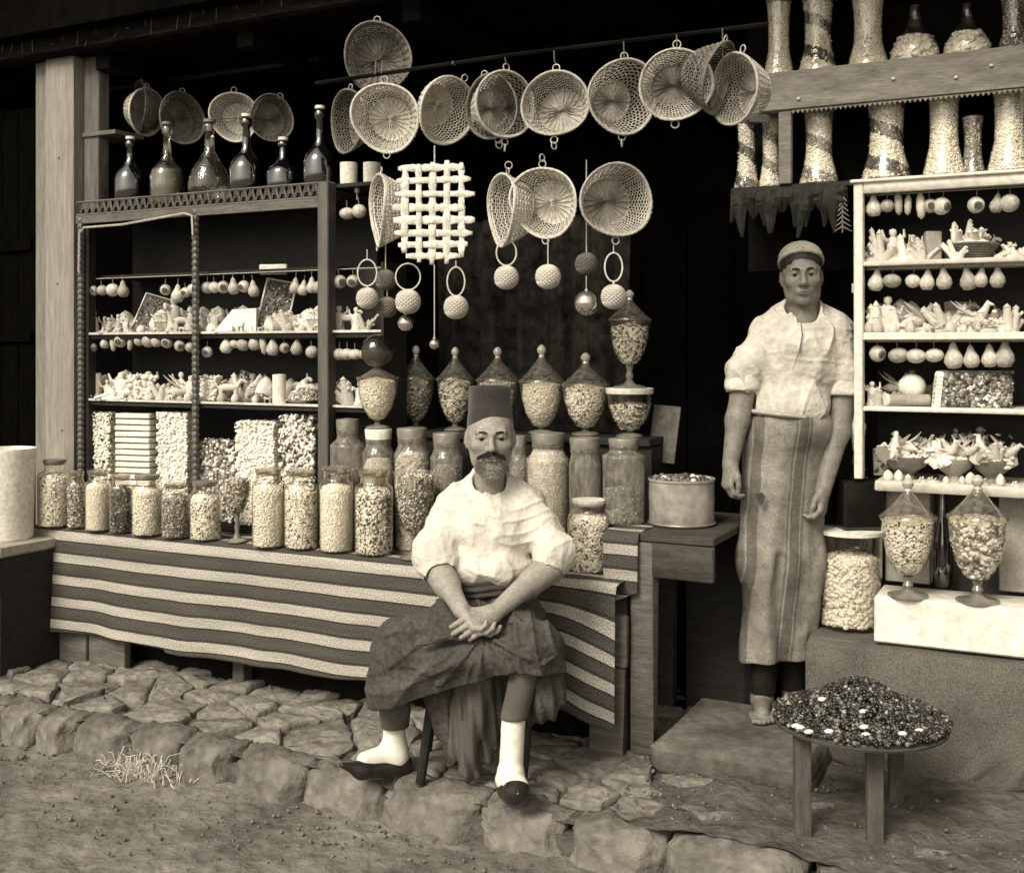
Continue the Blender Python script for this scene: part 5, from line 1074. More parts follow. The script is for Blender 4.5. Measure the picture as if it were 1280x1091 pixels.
basketful(RC, 1213, zs, 66, 44, 'wide basket of pale sweets topped with white sugar pieces, top shelf of the cream cabinet', shells=5)
stand_fig(RC, 1196, zs, 26, 'coral', 'in front of the wide basket on the top shelf', GF, dy=.03)
stand_fig(RC, 1262, zs, 34, 'heap', 'at the right edge of the top shelf', GF)
zs = S2
for k, (px, h, s_, xs) in enumerate([(1098, 48, 'coral', .7), (1110, 46, 'figure', 1), (1122, 36, 'coral', 1.1), (1134, 34, 'heap', 1), (1146, 40, 'bird', 1), (1164, 26, 'heap', 1.2), (1182, 40, 'coral', 1), (1196, 26, 'heap', 1), (1214, 42, 'bird', 1), (1228, 34, 'coral', 1), (1246, 38, 'heap', 1), (1262, 36, 'coral', 1)]): stand_fig(RC, px, zs, h, s_, '%s from left, second shelf of cream cabinet' % ORD[k], GF, xs=xs)
slab(RC, 1205, zs, 40, 40, 16, 'mottled slab behind the sugar birds on the second shelf of the cream cabinet', dy=.2, frame=False, mat=tan_s)
slab(RC, 1110, zs, 34, 40, 20, 'mottled pale slab tilted at the left of the second shelf, cream cabinet', dy=.22, frame=False, mat=grey_s, roll=-12)
stand_fig(RC, 1172, zs, 22, 'heap', 'low in front on the second shelf', GF, dy=.03); stand_fig(RC, 1236, zs, 22, 'heap', 'low in front near the right of the second shelf', GF, dy=.03)
zs = S3
stand_fig(RC, 1090, zs, 30, 'figure', 'at the left end of the third shelf of the cream cabinet', GF)
stand_fig(RC, 1098, zs, 30, 'coral', 'second from the left on the third shelf of the cream cabinet', GF)
Y = YL(1140, RC) + .08; m = MB(); k_ = Y / FPX; m.tube([(-30 * k_, 0, 8 * k_), (20 * k_, -.01, 8 * k_)], 7 * k_, 12); m.tube([(-34 * k_, 0, 8 * k_), (-30 * k_, 0, 8 * k_)], 7.4 * k_, 12, m=1); m.tube([(20 * k_, -.01, 8 * k_), (26 * k_, -.011, 8 * k_)], 7.4 * k_, 12, m=2)
o = m.build('sweet_roll', [tan_s, cream_s, dark_s], loc=Vector((U(1140) * Y, Y, zs + .001))); tag(o, 'brown roll lying on the third shelf of the cream cabinet', 'roll')
m = MB(); m.tube([(-.06, 0, .012), (.07, -.01, .010)], .012, 10); o = m.build('sweet_roll', dark_s, loc=Vector((U(1140) * (Y + .05), Y + .05, zs + .018))); tag(o, 'thin dark roll behind the brown roll on the third shelf', 'roll')
Y = YL(1148, RC) + .12; m = MB(); k_ = Y / FPX; r = 17 * k_; m.lathe(round_prof(r, .95), 20, (0, 0, r)); m.lathe([(r * .3, r * 1.9), (r * .3, r * 2.15), (r * .1, r * 2.3)], 10, m=1); o = m.build('sugar_ball', [cream_s, dark_s], loc=Vector((U(1140) * Y, Y, zs + .02))); tag(o, 'large pale sugar ball with a dark cap above the brown roll', 'sugar sweet')
stand_fig(RC, 1118, zs + .03, 32, 'bird', 'perched behind the brown roll on the third shelf', GF, dy=.16)
def ladder(px, z): pass
Y = YL(1170, RC) + .05; k_ = Y / FPX; m = MB()
for j in range(8): m.tube([(-.008, 0, (3 + j * 5.2) * k_), (.012, .0, (3 + j * 5.2) * k_)], 5.5 * k_, 8)
o = m.build('twisted_loaf', white_s, loc=Vector((U(1169) * Y, Y, zs + .001))); o.rotation_euler = (0, math.radians(6), 0); tag(o, 'white ribbed sugar loaf standing left of the crate of dark sweets', 'sugar loaf')
Y = YL(1217, RC) + .1; k_ = Y / FPX; w, h = 84 * k_, 45 * k_; t = thing('sweets_crate', 'crate of dark mottled sweets on the third shelf of the cream cabinet', 'crate', Vector((U(1219) * Y, Y, zs + .001)), -TH * .6)
m = MB(); m.bbox(-w / 2, w / 2, -.02, .10, 0, h, bev=.004); m.build('crate_box', grey_s, t); m = MB(); m.bbox(-w / 2 - .004, w / 2 + .004, -.026, -.02, h - .008, h + .002); m.build('rim', wicker_dim, t)
pieces('sweets', [(rnd.uniform(-w / 2, w / 2), -.024, rnd.uniform(.003, h - .01)) for _ in range(520)], .009, [dark_s, grey_s, tan_s, cream_s], [4, 4, 4, 1.6], t, ICO, (1.3, .9, .7))
zs = S4
dish_c = [(1132, 60, 'fleck', 'dark bowl with white sugar leaves, leftmost on the cream cabinet bottom shelf'), (1192, 50, 'white', 'pale bowl heaped with sugar flowers in the middle of the bottom shelf'), (1240, 48, 'mixed', 'dark bowl of sugar pieces at the right of the bottom shelf')]
for px, w, kd, lab in dish_c:
    Y = YL(px, RC) + .1; r = w / 2 / FPX * Y; t = thing('footed_bowl', lab, 'bowl', Vector((U(px) * Y, Y, zs + .001))); m = MB(); H = 34 / FPX * Y
    m.lathe([(r * .45, 0), (r * .4, .006), (r * .3, H * .2), (r * .8, H * .5), (r, H * .85), (r * .96, H * .85), (r * .6, H * .6), (0, H * .55)], 24); m.build('bowl_body', grey_s if px != 1192 else tan_s, t)
    fill(t, [(r * .93, H * .82), (r * .5, H * 1.0), (.001, H * 1.1)], KINDS[kd][0], *KINDS[kd][1:4])
    for i in range(7):
        o = link('sugar_piece', rnd.choice(FM['heap'] + FM['coral'] + FM['bird']), t, ((i - 3) / 3.2 * r, rnd.uniform(-.6, .1) * r, H * .85)); s_ = H * rnd.uniform(.65, .95); o.scale = (s_ * 1.2, s_, s_); o.rotation_euler = (rnd.uniform(-.4, .4), (i - 3) * .25, rnd.uniform(0, 6))
Y = YL(1215, RC) + .18; pieces_pts = [(RS.normal() * .05, RS.normal() * .02, abs(RS.normal()) * .03 + .0) for _ in range(260)]
t = thing('dried_flowers', 'bunch of brown dried flowers at the back of the bottom shelf', 'flowers', Vector((U(1213) * Y, Y, zs + .09))); pieces('petals', pieces_pts, .011, [tan_s, grey_s, cream_s], [4, 3, 2], t, aniso=(1.3, 1, .4)); m = MB()
for i in range(9): m.tube([((i - 4) * .004, 0, -.088), ((i - 4) * .012, 0, .01)], .002, 4)
m.build('stems', wicker_dim, t)
Y = YL(1087, RC) + .02; t = thing('sugar_cone', 'slim white sugar cone on a dark foot standing on the black caddy', 'sugar sweet', CAD + Vector((.0, 0, .047))); m = MB(); h = 66 / FPX * Y
m.lathe([(.014, 0), (.016, .006), (.024, h * .3), (.03, h * .5), (.02, h * .62), (.008, h * .8), (.0005, h)], 16); m.build('cone', cream_s, t)
m = MB(); m.lathe([(.02, -.045), (.016, -.02), (.012, -.001)], 14); m.build('stand', dark_s, t)
slab(RC, 1103, S4, 20, 34, 6, 'small brown block at the left end of the bottom shelf', mat=tan_s, frame=False, dy=.14)
for k in range(4):
    pass
# things under the bottom shelf: pale crate back boards
ub = frontage('lower_box', 'tan boxes standing behind the goblets under the cream cabinet', 'box', RC)
m = MB(); m.bbox(xr(1100), xr(1158), .12, .24, HB + .002, S4 - .034, bev=.004); m.build('box_side', tan_s, ub)
ub = frontage('lower_box', 'tan box at the right edge under the cream cabinet behind the goblet', 'box', RC)
m = MB(); m.bbox(xr(1246), xr(1320), .12, .24, HB + .002, S4 - .034, bev=.004); m.build('box_side', tan_s, ub)
def back_row(c, a0, a1, z, hpx, label, group, step=11):
    px = a0; n = 0
    while px < a1:
        st_ = rnd.choice(['figure', 'shell', 'coral', 'heap', 'animal', 'shell', 'figure']); o = stand_fig(c, px, z, hpx * rnd.uniform(.6, 1.15), st_, '', group, dy=rnd.uniform(.17, .24)); o['label'] = NAMES[st_][1] + ', ' + ORD[n] + ' from left ' + label; n += 1; px += step * rnd.uniform(.7, 1.3)
def front_row(c, a0, a1, z, hpx, label, group, step=13):
    px = a0; n = 0
    while px < a1:
        st_ = rnd.choice(['shell', 'heap', 'shell', 'animal']); o = stand_fig(c, px, z, hpx * rnd.uniform(.6, 1.1), st_, '', group, dy=rnd.uniform(.025, .045)); o['label'] = NAMES[st_][1] + ', ' + ORD[n] + ' from left ' + label; n += 1; px += step * rnd.uniform(.7, 1.5)
back_row(LC, 110, 396, Z2, 30, 'in back row, left cabinet upper shelf', 'back row of the upper shelf, left cabinet')
back_row(LC, 108, 398, Z1, 32, 'in back row, left cabinet lower shelf', 'back row of the lower shelf, left cabinet')
front_row(LC, 112, 398, Z2, 12, 'on front edge, left cabinet upper shelf', 'front edge of the upper shelf, left cabinet', 17)
front_row(LC, 112, 398, Z1, 12, 'on front edge, left cabinet lower shelf', 'front edge of the lower shelf, left cabinet', 17)
back_row(RC, 1090, 1270, S1, 34, 'in back row, cream cabinet top shelf', 'back row of the top shelf, cream cabinet', 15)
back_row(RC, 1090, 1270, S2, 38, 'in back row, cream cabinet second shelf', 'back row of the second shelf, cream cabinet')
front_row(RC, 1086, 1270, S2, 16, 'on front edge, cream cabinet second shelf', 'front edge of the second shelf, cream cabinet')
back_row(RC, 1100, 1160, S3, 34, 'behind rolls, cream cabinet third shelf', 'behind the rolls on the third shelf, cream cabinet')
front_row(RC, 1110, 1270, S4, 14, 'on front edge, cream cabinet bottom shelf', 'front edge of the bottom shelf, cream cabinet', 15)
# ------------------------------------------------------------------ round stool table with the dark berries
Yb = 3.24; zb = ZZ(899, Yb); t = thing('low_table', 'low round three-legged table in front of the sacking, at the lower right', 'table', Vector((U(1075) * Yb, Yb, 0)))
R = 106 / FPX * Yb; m = MB(); m.lathe([(R * .95, zb - .014), (R * .99, zb - .011), (R, zb - .004), (R * .98, zb)], 40); m.build('tabletop', wood_mid, t)
for px, dy in ((1003, -.06), (1093, -.12), (1120, .17)):
    Yq = Yb + dy; x = U(px) * Yq - U(1075) * Yb; m = MB(); m.bbox(x - .022, x + .022, dy - .018, dy + .018, 0, zb - .023, bev=.004, jit=.002); m.build('leg', M('table_leg_wood', .09, .3, 6, .8, .4, 30, stretch=(6, 6, 1)) if 'table_leg_wood' not in MATS else MATS['table_leg_wood'], t)
t = thing('berry_heap', 'heap of glossy dark berries with a few white ones on the low round table', 'berries', Vector((U(1075) * Yb, Yb, zb + .001)))
H = .098
def hz_(r): q = r / R; return .012 + H * max(0, (1 - (q / .74) ** 1.5)) if q < .74 else .012 + .008 * (1 - q)
pts = []
for _ in range(4600):
    r_ = R * 1.0 * math.sqrt(rnd.random()); a_ = rnd.uniform(0, 6.283); pts.append((r_ * math.cos(a_), r_ * math.sin(a_), hz_(r_) * (1 + .06 * math.sin(a_ * 3)) + rnd.uniform(-.003, .004)))
pieces('berries', pts, .0066, [bean_m, dark_s, grey_s, tan_s], [10, 4, 2.2, .5], t)
m = MB(); m.lathe([(R * .98, 0)] + [(R * q, hz_(R * q) - .006) for q in (.97, .8, .7, .55, .4, .2)] + [(.001, hz_(0) - .006)], 30); m.build('berry_mass', bean_m, t)
for px, py in ((1028, 881), (995, 903), (1011, 915), (1036, 915), (1080, 905), (1080, 915), (1082, 922), (1128, 920), (1149, 914), (1000, 906)):
    Yq = Yb - .12 + (905 - py) * .004; m = MB(); m.lathe(round_prof(.009, .8), 8, wob=.1); p = P(px, py, Yq); lx, ly = p.x - t.location.x, p.y - t.location.y; r_ = min(math.hypot(lx, ly), R * .96); o = m.build('white_berry', white_s, t, loc=(lx, ly, hz_(r_) + .006)); o.scale = (1.5, 1, .9)
# ------------------------------------------------------------------ straw tuft at the foot of the kerb
pts = MB(); rr_ = random.Random(4)
for k in range(150):
    p = WF(A(195, KC) + rr_.gauss(0, .085), -.07 + rr_.gauss(0, .03), -.122, KC); a_ = rr_.uniform(0, 6.28); L = rr_.uniform(.03, .11); z1 = rr_.uniform(.005, .07)
    pts.tube([p, p + Vector((math.cos(a_) * L * .5, math.sin(a_) * L * .4, z1)), p + Vector((math.cos(a_) * L, math.sin(a_) * L * .8, z1 * rr_.uniform(0, 1.2)))], [.002, .0018, .001], 3)
o = pts.build('straw_tuft', straw_m); tag(o, 'tuft of dry straw and rubbish at the foot of the kerb on the left', 'straw', kind='stuff')
m = MB(); m.tube([(0, 0, 0), (.04, .005, .004), (.075, 0, 0)], [.004, .009, .002], 6, flat=.4); o = m.build('wood_chip', straw_m, loc=P(120, 953, 4.1)); o.location.z = -.12; tag(o, 'pale wood chip lying at the foot of the kerb left of the straw', 'chip')
# ================================================================== people: smooth-union bodies meshed with surface nets
def vnoise(p, seed=0):
    i = np.floor(p).astype(np.int64); f = (p - i).astype(np.float32); f = f * f * (3 - 2 * f); r = 0
    def h(a): 
        n = (a[:, 0] * 73856093) ^ (a[:, 1] * 19349663) ^ (a[:, 2] * 83492791) ^ (seed * 2654435); n = (n ^ (n >> 13)) * 1274126177; n = n & 0x7fffffff; return ((n >> 8) & 0xffff).astype(np.float32) / 65535.0
    for dx in (0, 1):
        for dy in (0, 1):
            for dz in (0, 1):
                w = (f[:, 0] if dx else 1 - f[:, 0]) * (f[:, 1] if dy else 1 - f[:, 1]) * (f[:, 2] if dz else 1 - f[:, 2]); r = r + w * h(i + np.array([dx, dy, dz]))
    return r * 2 - 1
def V(p): return np.array(p, np.float32)
class Pr:
    def __init__(s, fn, c, r, k, op): s.fn = fn; s.c = V(c); s.r = r; s.k = k; s.op = op
def cap(a, b, ra, rb=None, k=.02, op='u', sq=None):
    a, b = V(a), V(b); rb = ra if rb is None else rb; ab = b - a; L2 = max(1e-9, float(ab @ ab))
    def fn(p):
        q = p - a; t = np.clip(q @ ab / L2, 0, 1); d = q - t[:, None] * ab
        if sq is not None: d = d / V(sq)
        return (np.sqrt((d * d).sum(1)) - (ra + t * (rb - ra))) * (1 if sq is None else min(sq))
    return Pr(fn, (a + b) / 2, math.sqrt(L2) / 2 + max(ra, rb) * (1 if sq is None else max(sq)), k, op)
def ell(c, r, k=.02, op='u', R=None):
    c, r = V(c), V(r); Rm = np.array(R, np.float32) if R is not None else None
    def fn(p):
        q = p - c
        if Rm is not None: q = q @ Rm
        k0 = np.sqrt(((q / r) ** 2).sum(1)) + 1e-6; k1 = np.sqrt(((q / (r * r)) ** 2).sum(1)) + 1e-6; return k0 * (k0 - 1) / k1
    return Pr(fn, c, float(max(r)), k, op)
def half(pt, n, k=.004):                                   # keep the side opposite to n
    pt, n = V(pt), V(n) / np.linalg.norm(V(n))
    return Pr(lambda p: (p - pt) @ n, pt, 99, k, 'i')
def evalf(prims, p, disp=None, only=None):
    d = np.full(len(p), 9.0, np.float32)
    for q in (only if only is not None else prims):
        v = q.fn(p)
        if q.op == 'u': h = np.maximum(q.k - np.abs(d - v), 0) / q.k; d = np.minimum(d, v) - h * h * q.k * .25
        elif q.op == 's': v = -v; h = np.maximum(q.k - np.abs(d - v), 0) / q.k; d = np.maximum(d, v) + h * h * q.k * .25
        else: h = np.maximum(q.k - np.abs(d - v), 0) / q.k; d = np.maximum(d, v) + h * h * q.k * .25
    if disp is not None: d = d + disp(p)
    return d
def surface(prims, cell, disp=None, amp=0.0, nb=20, post=()):
    us = [q for q in prims if q.op == 'u']
    lo = np.min([q.c - q.r for q in us], 0) - .02 - amp; hi = np.max([q.c + q.r for q in us], 0) + .02 + amp
    B = cell * nb; n = np.ceil((hi - lo) / B).astype(int); KS = 1 << 20
    keys, pos, quads = [], [], []; g = np.arange(-1, nb + 1); gx, gy, gz = np.meshgrid(g, g, g, indexing='ij'); base = np.stack([gx, gy, gz], -1).reshape(-1, 3); m = nb + 2
    rad = B * .87 + amp
    for bi in np.ndindex(*n):
        o = lo + np.array(bi) * B; c = (o + B / 2).astype(np.float32); act = []; near = False
        for q in prims:
            dist = float(np.linalg.norm(q.c - c)) - q.r
            if dist < rad + q.k + .01: act.append(q); near = near or q.op == 'u'
        if not near: continue
        dc = evalf(prims, c[None], None, act)[0]
        if abs(dc) > rad * 1.6 + .02: continue
        P_ = (o + base * cell).astype(np.float32); d = evalf(prims, P_, disp, act)
        for q in post: v = q.fn(P_) * (-1 if q.op == 's' else 1); h = np.maximum(q.k - np.abs(d - v), 0) / q.k; d = np.maximum(d, v) + h * h * q.k * .25
        d = d.reshape(m, m, m); s = d < 0
        if s.all() or not s.any(): continue
        # cells
        cnt = np.zeros((m - 1,) * 3, np.float32); acc = np.zeros((m - 1, m - 1, m - 1, 3), np.float32)
        cor = [(a, b, e) for a in (0, 1) for b in (0, 1) for e in (0, 1)]
        def sl(c_): return tuple(slice(k, m - 1 + k) for k in c_)
        for ax in range(3):
            for u in (0, 1):
                for v in (0, 1):
                    c0 = [0, 0, 0]; oth = [k for k in range(3) if k != ax]; c0[oth[0]] = u; c0[oth[1]] = v; c1 = list(c0); c1[ax] = 1
                    d0, d1 = d[sl(c0)], d[sl(c1)]; cr = (d0 < 0) != (d1 < 0); t = np.where(cr, d0 / np.where(cr, d0 - d1, 1), 0)
                    cnt += cr
                    for k in range(3): acc[..., k] += np.where(cr, (t if k == ax else c0[k]), 0)
        ok = cnt > 0; idx = np.argwhere(ok); off = acc[ok] / cnt[ok][:, None]
        gi = idx - 1 + np.array(bi) * nb + 1                       # global cell index (>=0)
        key = (gi[:, 0] * KS + gi[:, 1]) * KS + gi[:, 2]; keys.append(key); pos.append(lo + (idx - 1 + np.array(bi) * nb + off) * cell)
        for ax in range(3):
            a_, b_ = [k for k in range(3) if k != ax]
            # owned grid points index 1..nb (i.e. 0..nb-1); edge p -> p+ax
            rng = [slice(1, nb + 1)] * 3; r2 = list(rng); r2[ax] = slice(2, nb + 2)
            s0, s1 = s[tuple(rng)], s[tuple(r2)]; cr = np.argwhere(s0 != s1)
            if not len(cr): continue
            flip = s0[tuple(cr.T)]; gp = cr + np.array(bi) * nb + 1
            def kk(da, db): q = gp.copy(); q[:, a_] -= da; q[:, b_] -= db; return (q[:, 0] * KS + q[:, 1]) * KS + q[:, 2]
            qd = np.stack([kk(1, 1), kk(0, 1), kk(0, 0), kk(1, 0)], 1); fl = flip if ax != 1 else ~flip
            qd[~fl] = qd[~fl][:, ::-1]; quads.append(qd)
    keys = np.concatenate(keys); pos = np.concatenate(pos); quads = np.concatenate(quads)
    uk, ui = np.unique(keys, return_index=True); f = np.searchsorted(uk, quads); f = np.clip(f, 0, len(uk) - 1)
    return pos[ui].astype(np.float32), f
def soft(name, prims, cell, mat, parent, disp=None, amp=0.0):
    post = [q for q in prims if q.op != 'u'] if disp is not None else []; v, f = surface([q for q in prims if q not in post], cell, disp, amp, post=post); loc = V(parent.location); o = link(name, mesh_data(name, v - loc, f, None, mat, True, 180), parent); return o

skin = M('skin', .31, .16, 30, .55, .6, 120, fine=.09, bdist=.001)
skin2 = M('skin_tanned', .2, .2, 30, .5, .6, 120, fine=.09, bdist=.001)
shirt_m = M('white_shirt', .64, .06, 6, .9, 1.0, 48, fine=.05, bdist=.006)
shirt2_m = M('soiled_shirt', .55, .16, 9, .9, 1.0, 48, fine=.08, bdist=.006)
fez_m = M('dark_felt', .045, .2, 10, .95, .5, 200, spec=.1, sheen=.3)
salvar_m = M('dark_trouser_cloth', .075, .4, 7, .9, .9, 70, fine=.2, bdist=.004)
leg_m = M('trouser_leg_cloth', .11, .2, 7, .9, .6, 260, fine=.12, bdist=.0015)
sock_m = M('white_sock', .82, .05, 12, .85, .5, 300, fine=.05, bdist=.001)
shoe_m = M('black_leather', .02, .4, 12, .35, .3, 60, spec=.5)
hair_m = M('dark_hair', .018, .4, 60, .6, .5, 200); beard_m = M('grizzled_beard', .30, .6, 120, .8, .5, 200); eye_w = M('shaded_eye_white', .26, .05, 10, .25, 0, 10); eye_d = M('eye_dark', .012, .2, 10, .15, 0, 10)  # eye whites greyed: the shade of the sockets is put into their colour
lip_m = M('lip', .12, .1, 20, .5, .1, 80)
cap_m = M('grey_knit_cap', .42, .15, 20, .95, .8, 260, bdist=.002)
def band_mat(name, v, stripes, shear=0.0, axis=0, x0=0.0, wv=240):
    m = bpy.data.materials.new(name); m.use_nodes = True; n, l = m.node_tree.nodes, m.node_tree.links; b = n['Principled BSDF']
    tc = n.new('ShaderNodeTexCoord'); sx = n.new('ShaderNodeSeparateXYZ'); l.new(tc.outputs['Object'], sx.inputs[0])
    a_ = n.new('ShaderNodeMath'); a_.operation = 'MULTIPLY_ADD'; l.new(sx.outputs[2], a_.inputs[0]); a_.inputs[1].default_value = shear; l.new(sx.outputs[axis], a_.inputs[2])
    nz = n.new('ShaderNodeTexNoise'); nz.inputs['Scale'].default_value = 9; l.new(tc.outputs['Object'], nz.inputs['Vector']); w = n.new('ShaderNodeMath'); w.operation = 'MULTIPLY_ADD'; l.new(nz.outputs[0], w.inputs[0]); w.inputs[1].default_value = .012; l.new(a_.outputs[0], w.inputs[2])
    mr = n.new('ShaderNodeMapRange'); mr.inputs[1].default_value = x0 - .25; mr.inputs[2].default_value = x0 + .25; l.new(w.outputs[0], mr.inputs[0])
    cr = n.new('ShaderNodeValToRGB'); e = cr.color_ramp.elements; e[0].color = sep(v); e[1].color = sep(v)
    for (c_, hw, vv) in stripes:
        for q, val in ((c_ - hw - .003, v), (c_ - hw, vv), (c_ + hw, vv), (c_ + hw + .003, v)): z = e.new(max(.001, min(.999, .5 + q / .5))); z.color = sep(val)
    l.new(mr.outputs[0], cr.inputs[0])
    no = n.new('ShaderNodeTexNoise'); no.inputs['Scale'].default_value = wv; no.inputs['Detail'].default_value = 2; l.new(tc.outputs['Object'], no.inputs['Vector'])
    n3 = n.new('ShaderNodeTexNoise'); n3.inputs['Scale'].default_value = 11; n3.inputs['Detail'].default_value = 7; n3.inputs['Roughness'].default_value = .7; l.new(tc.outputs['Object'], n3.inputs['Vector'])
    r1 = n.new('ShaderNodeMapRange'); r1.inputs[1].default_value = .35; r1.inputs[2].default_value = .65; r1.inputs[3].default_value = .7; r1.inputs[4].default_value = 1.15; l.new(no.outputs[0], r1.inputs[0])
    r3 = n.new('ShaderNodeMapRange'); r3.inputs[1].default_value = .35; r3.inputs[2].default_value = .65; r3.inputs[3].default_value = .6; r3.inputs[4].default_value = 1.15; l.new(n3.outputs[0], r3.inputs[0])
    mm = n.new('ShaderNodeMath'); mm.operation = 'MULTIPLY'; l.new(r1.outputs[0], mm.inputs[0]); l.new(r3.outputs[0], mm.inputs[1])
    vs = n.new('ShaderNodeVectorMath'); vs.operation = 'SCALE'; l.new(cr.outputs[0], vs.inputs[0]); l.new(mm.outputs[0], vs.inputs['Scale']); l.new(vs.outputs[0], b.inputs['Base Color'])
    bp = n.new('ShaderNodeBump'); bp.inputs['Strength'].default_value = .6; bp.inputs['Distance'].default_value = .002; l.new(no.outputs[0], bp.inputs['Height']); l.new(bp.outputs[0], b.inputs['Normal'])
    b.inputs['Roughness'].default_value = .95; b.inputs['Specular IOR Level'].default_value = .1; return m

class Head:
    def __init__(s, O, yaw=0, pitch=0, roll=0, sc=1.0, wx=1.0): s.wx = wx; s.O = V(O); s.R = np.array((Euler((math.radians(pitch), math.radians(roll), math.radians(yaw))).to_matrix())).astype(np.float32); s.sc = sc
    def w(s, p): return s.R @ (V(p) * s.sc * V((s.wx, 1, 1))) + s.O
    def c(s, a, b, ra, rb=None, k=.01, op='u'): return cap(s.w(a), s.w(b), ra * s.sc, (rb if rb is not None else ra) * s.sc, k, op)
    def e(s, c, r, k=.02, op='u'): return ell(s.w(c), V(r) * s.sc * V((s.wx, 1, 1)), k, op, s.R)
    def prims(s, jaw=1.0, nose=1.0, lean=0.0):
        L = [s.e((0, .012, .03), (.075, .093, .088)), s.e((0, -.02, -.005), (.0635, .072, .085), .03), s.e((0, -.028, -.058), (.049 * jaw, .052, .05), .03), s.e((0, -.062, -.092), (.021, .018, .017), .022)]
        for q in (-1, 1):
            L += [s.e((q * .043, -.062, -.02), (.021, .02, .017), .025), s.c((q * .01, -.090, .020), (q * .040, -.083, .0215), .0105, .010, .014), s.c((q * .05, .0, -.04), (q * .046, -.03, -.078), .014, .012, .03),
                  s.e((q * .0765, .014, -.008), (.007, .018, .031), .008), s.c((q * .078, .026, .014), (q * .083, .02, -.02), .005, .004, .005)]
        L += [s.c((0, -.086, .022), (0, -.109 * nose, -.026), .0075, .0105, .012), s.e((0, -.112 * nose, -.030), (.0115, .011, .0095), .008)]
        for q in (-1, 1): L += [s.e((q * .013, -.097, -.034), (.0082, .010, .0075), .006)]
        for q in (-1, 1): L += [s.e((q * .031, -.103, .001), (.0175, .018, .0125), .012, 's')]
        L += [s.c((-.018, -.080, -.060), (.018, -.080, -.060), .0075, .0075, .014), s.c((-.014, -.0925, -.0585), (.014, -.0925, -.0585), .0036, .0036, .005), s.c((-.011, -.0905, -.0675), (.011, -.0905, -.0675), .0048, .0048, .006)]
        L += [s.c((-.021, -.099, -.0635), (.021, -.099, -.0635), .0035, .0035, .003, 's'), s.e((0, -.097, -.079), (.016, .006, .005), .008, 's')]
        # lids over the eyeballs
        for q in (-1, 1):
            L += [s.c((q * .019, -.0865, .0070), (q * .031, -.0905, .0092), .0050, .0054, .004), s.c((q * .031, -.0905, .0092), (q * .045, -.0815, .0045), .0054, .005, .004), s.c((q * .021, -.0845, -.0065), (q * .042, -.0815, -.0065), .0035, .0035, .006)]
        return L
    def features(s, parent, gaze=0.0, brow=hair_m, bt=.0028):
        loc = V(parent.location)
        m = MB(); m.tube([s.w(p) - loc for p in ((-.0225, -.0855, -.0625), (-.010, -.0945, -.0605), (0, -.0965, -.0612), (.010, -.0945, -.0605), (.0225, -.0855, -.0625))], [.0008, .0026, .0028, .0026, .0008], 6)
        m.tube([s.w(p) - loc for p in ((-.017, -.0865, -.0665), (0, -.0945, -.0692), (.017, -.0865, -.0665))], [.001, .0042, .001], 6); m.build('lips', lip_m, parent)
        for q in (-1, 1):
            m = MB(); m.lathe([(max(.0003, .0125 * s.sc * math.sin(k * math.pi / 10)), -.0125 * s.sc * math.cos(k * math.pi / 10)) for k in range(11)], 14); o = m.build('eye', eye_w, parent); o.location = s.w((q * .0315, -.0775, .0015)) - loc
            m = MB(); m.lathe([(max(.0003, .0074 * s.sc * math.sin(k * math.pi / 8)), -.0022 * s.sc * math.cos(k * math.pi / 8)) for k in range(9)], 12); i_ = m.build('iris', eye_d, o); i_.location = Vector(s.R @ V((gaze * .005, -.0112, .0006)) * s.sc); i_.rotation_euler = (math.radians(90), 0, 0)
            m = MB(); m.tube([s.w(p) - loc for p in ((q * .012, -.0985, .0185), (q * .024, -.0985, .0225), (q * .037, -.0925, .0225), (q * .050, -.080, .016))], [bt * .9, bt * 1.1, bt, bt * .5], 5); m.build('eyebrow', brow, parent)
def tufts(name, mat, parent, pts, dirs, L, r, n=3):
    m = MB(); loc = V(parent.location)
    for p, d in zip(pts, dirs): p = V(p) - loc; d = V(d); m.tube([p, p + d * L * .5, p + d * L + V((0, 0, -.15 * L))], [r, r * .9, r * .2], n, caps=False)
    return m.build(name, mat, parent)
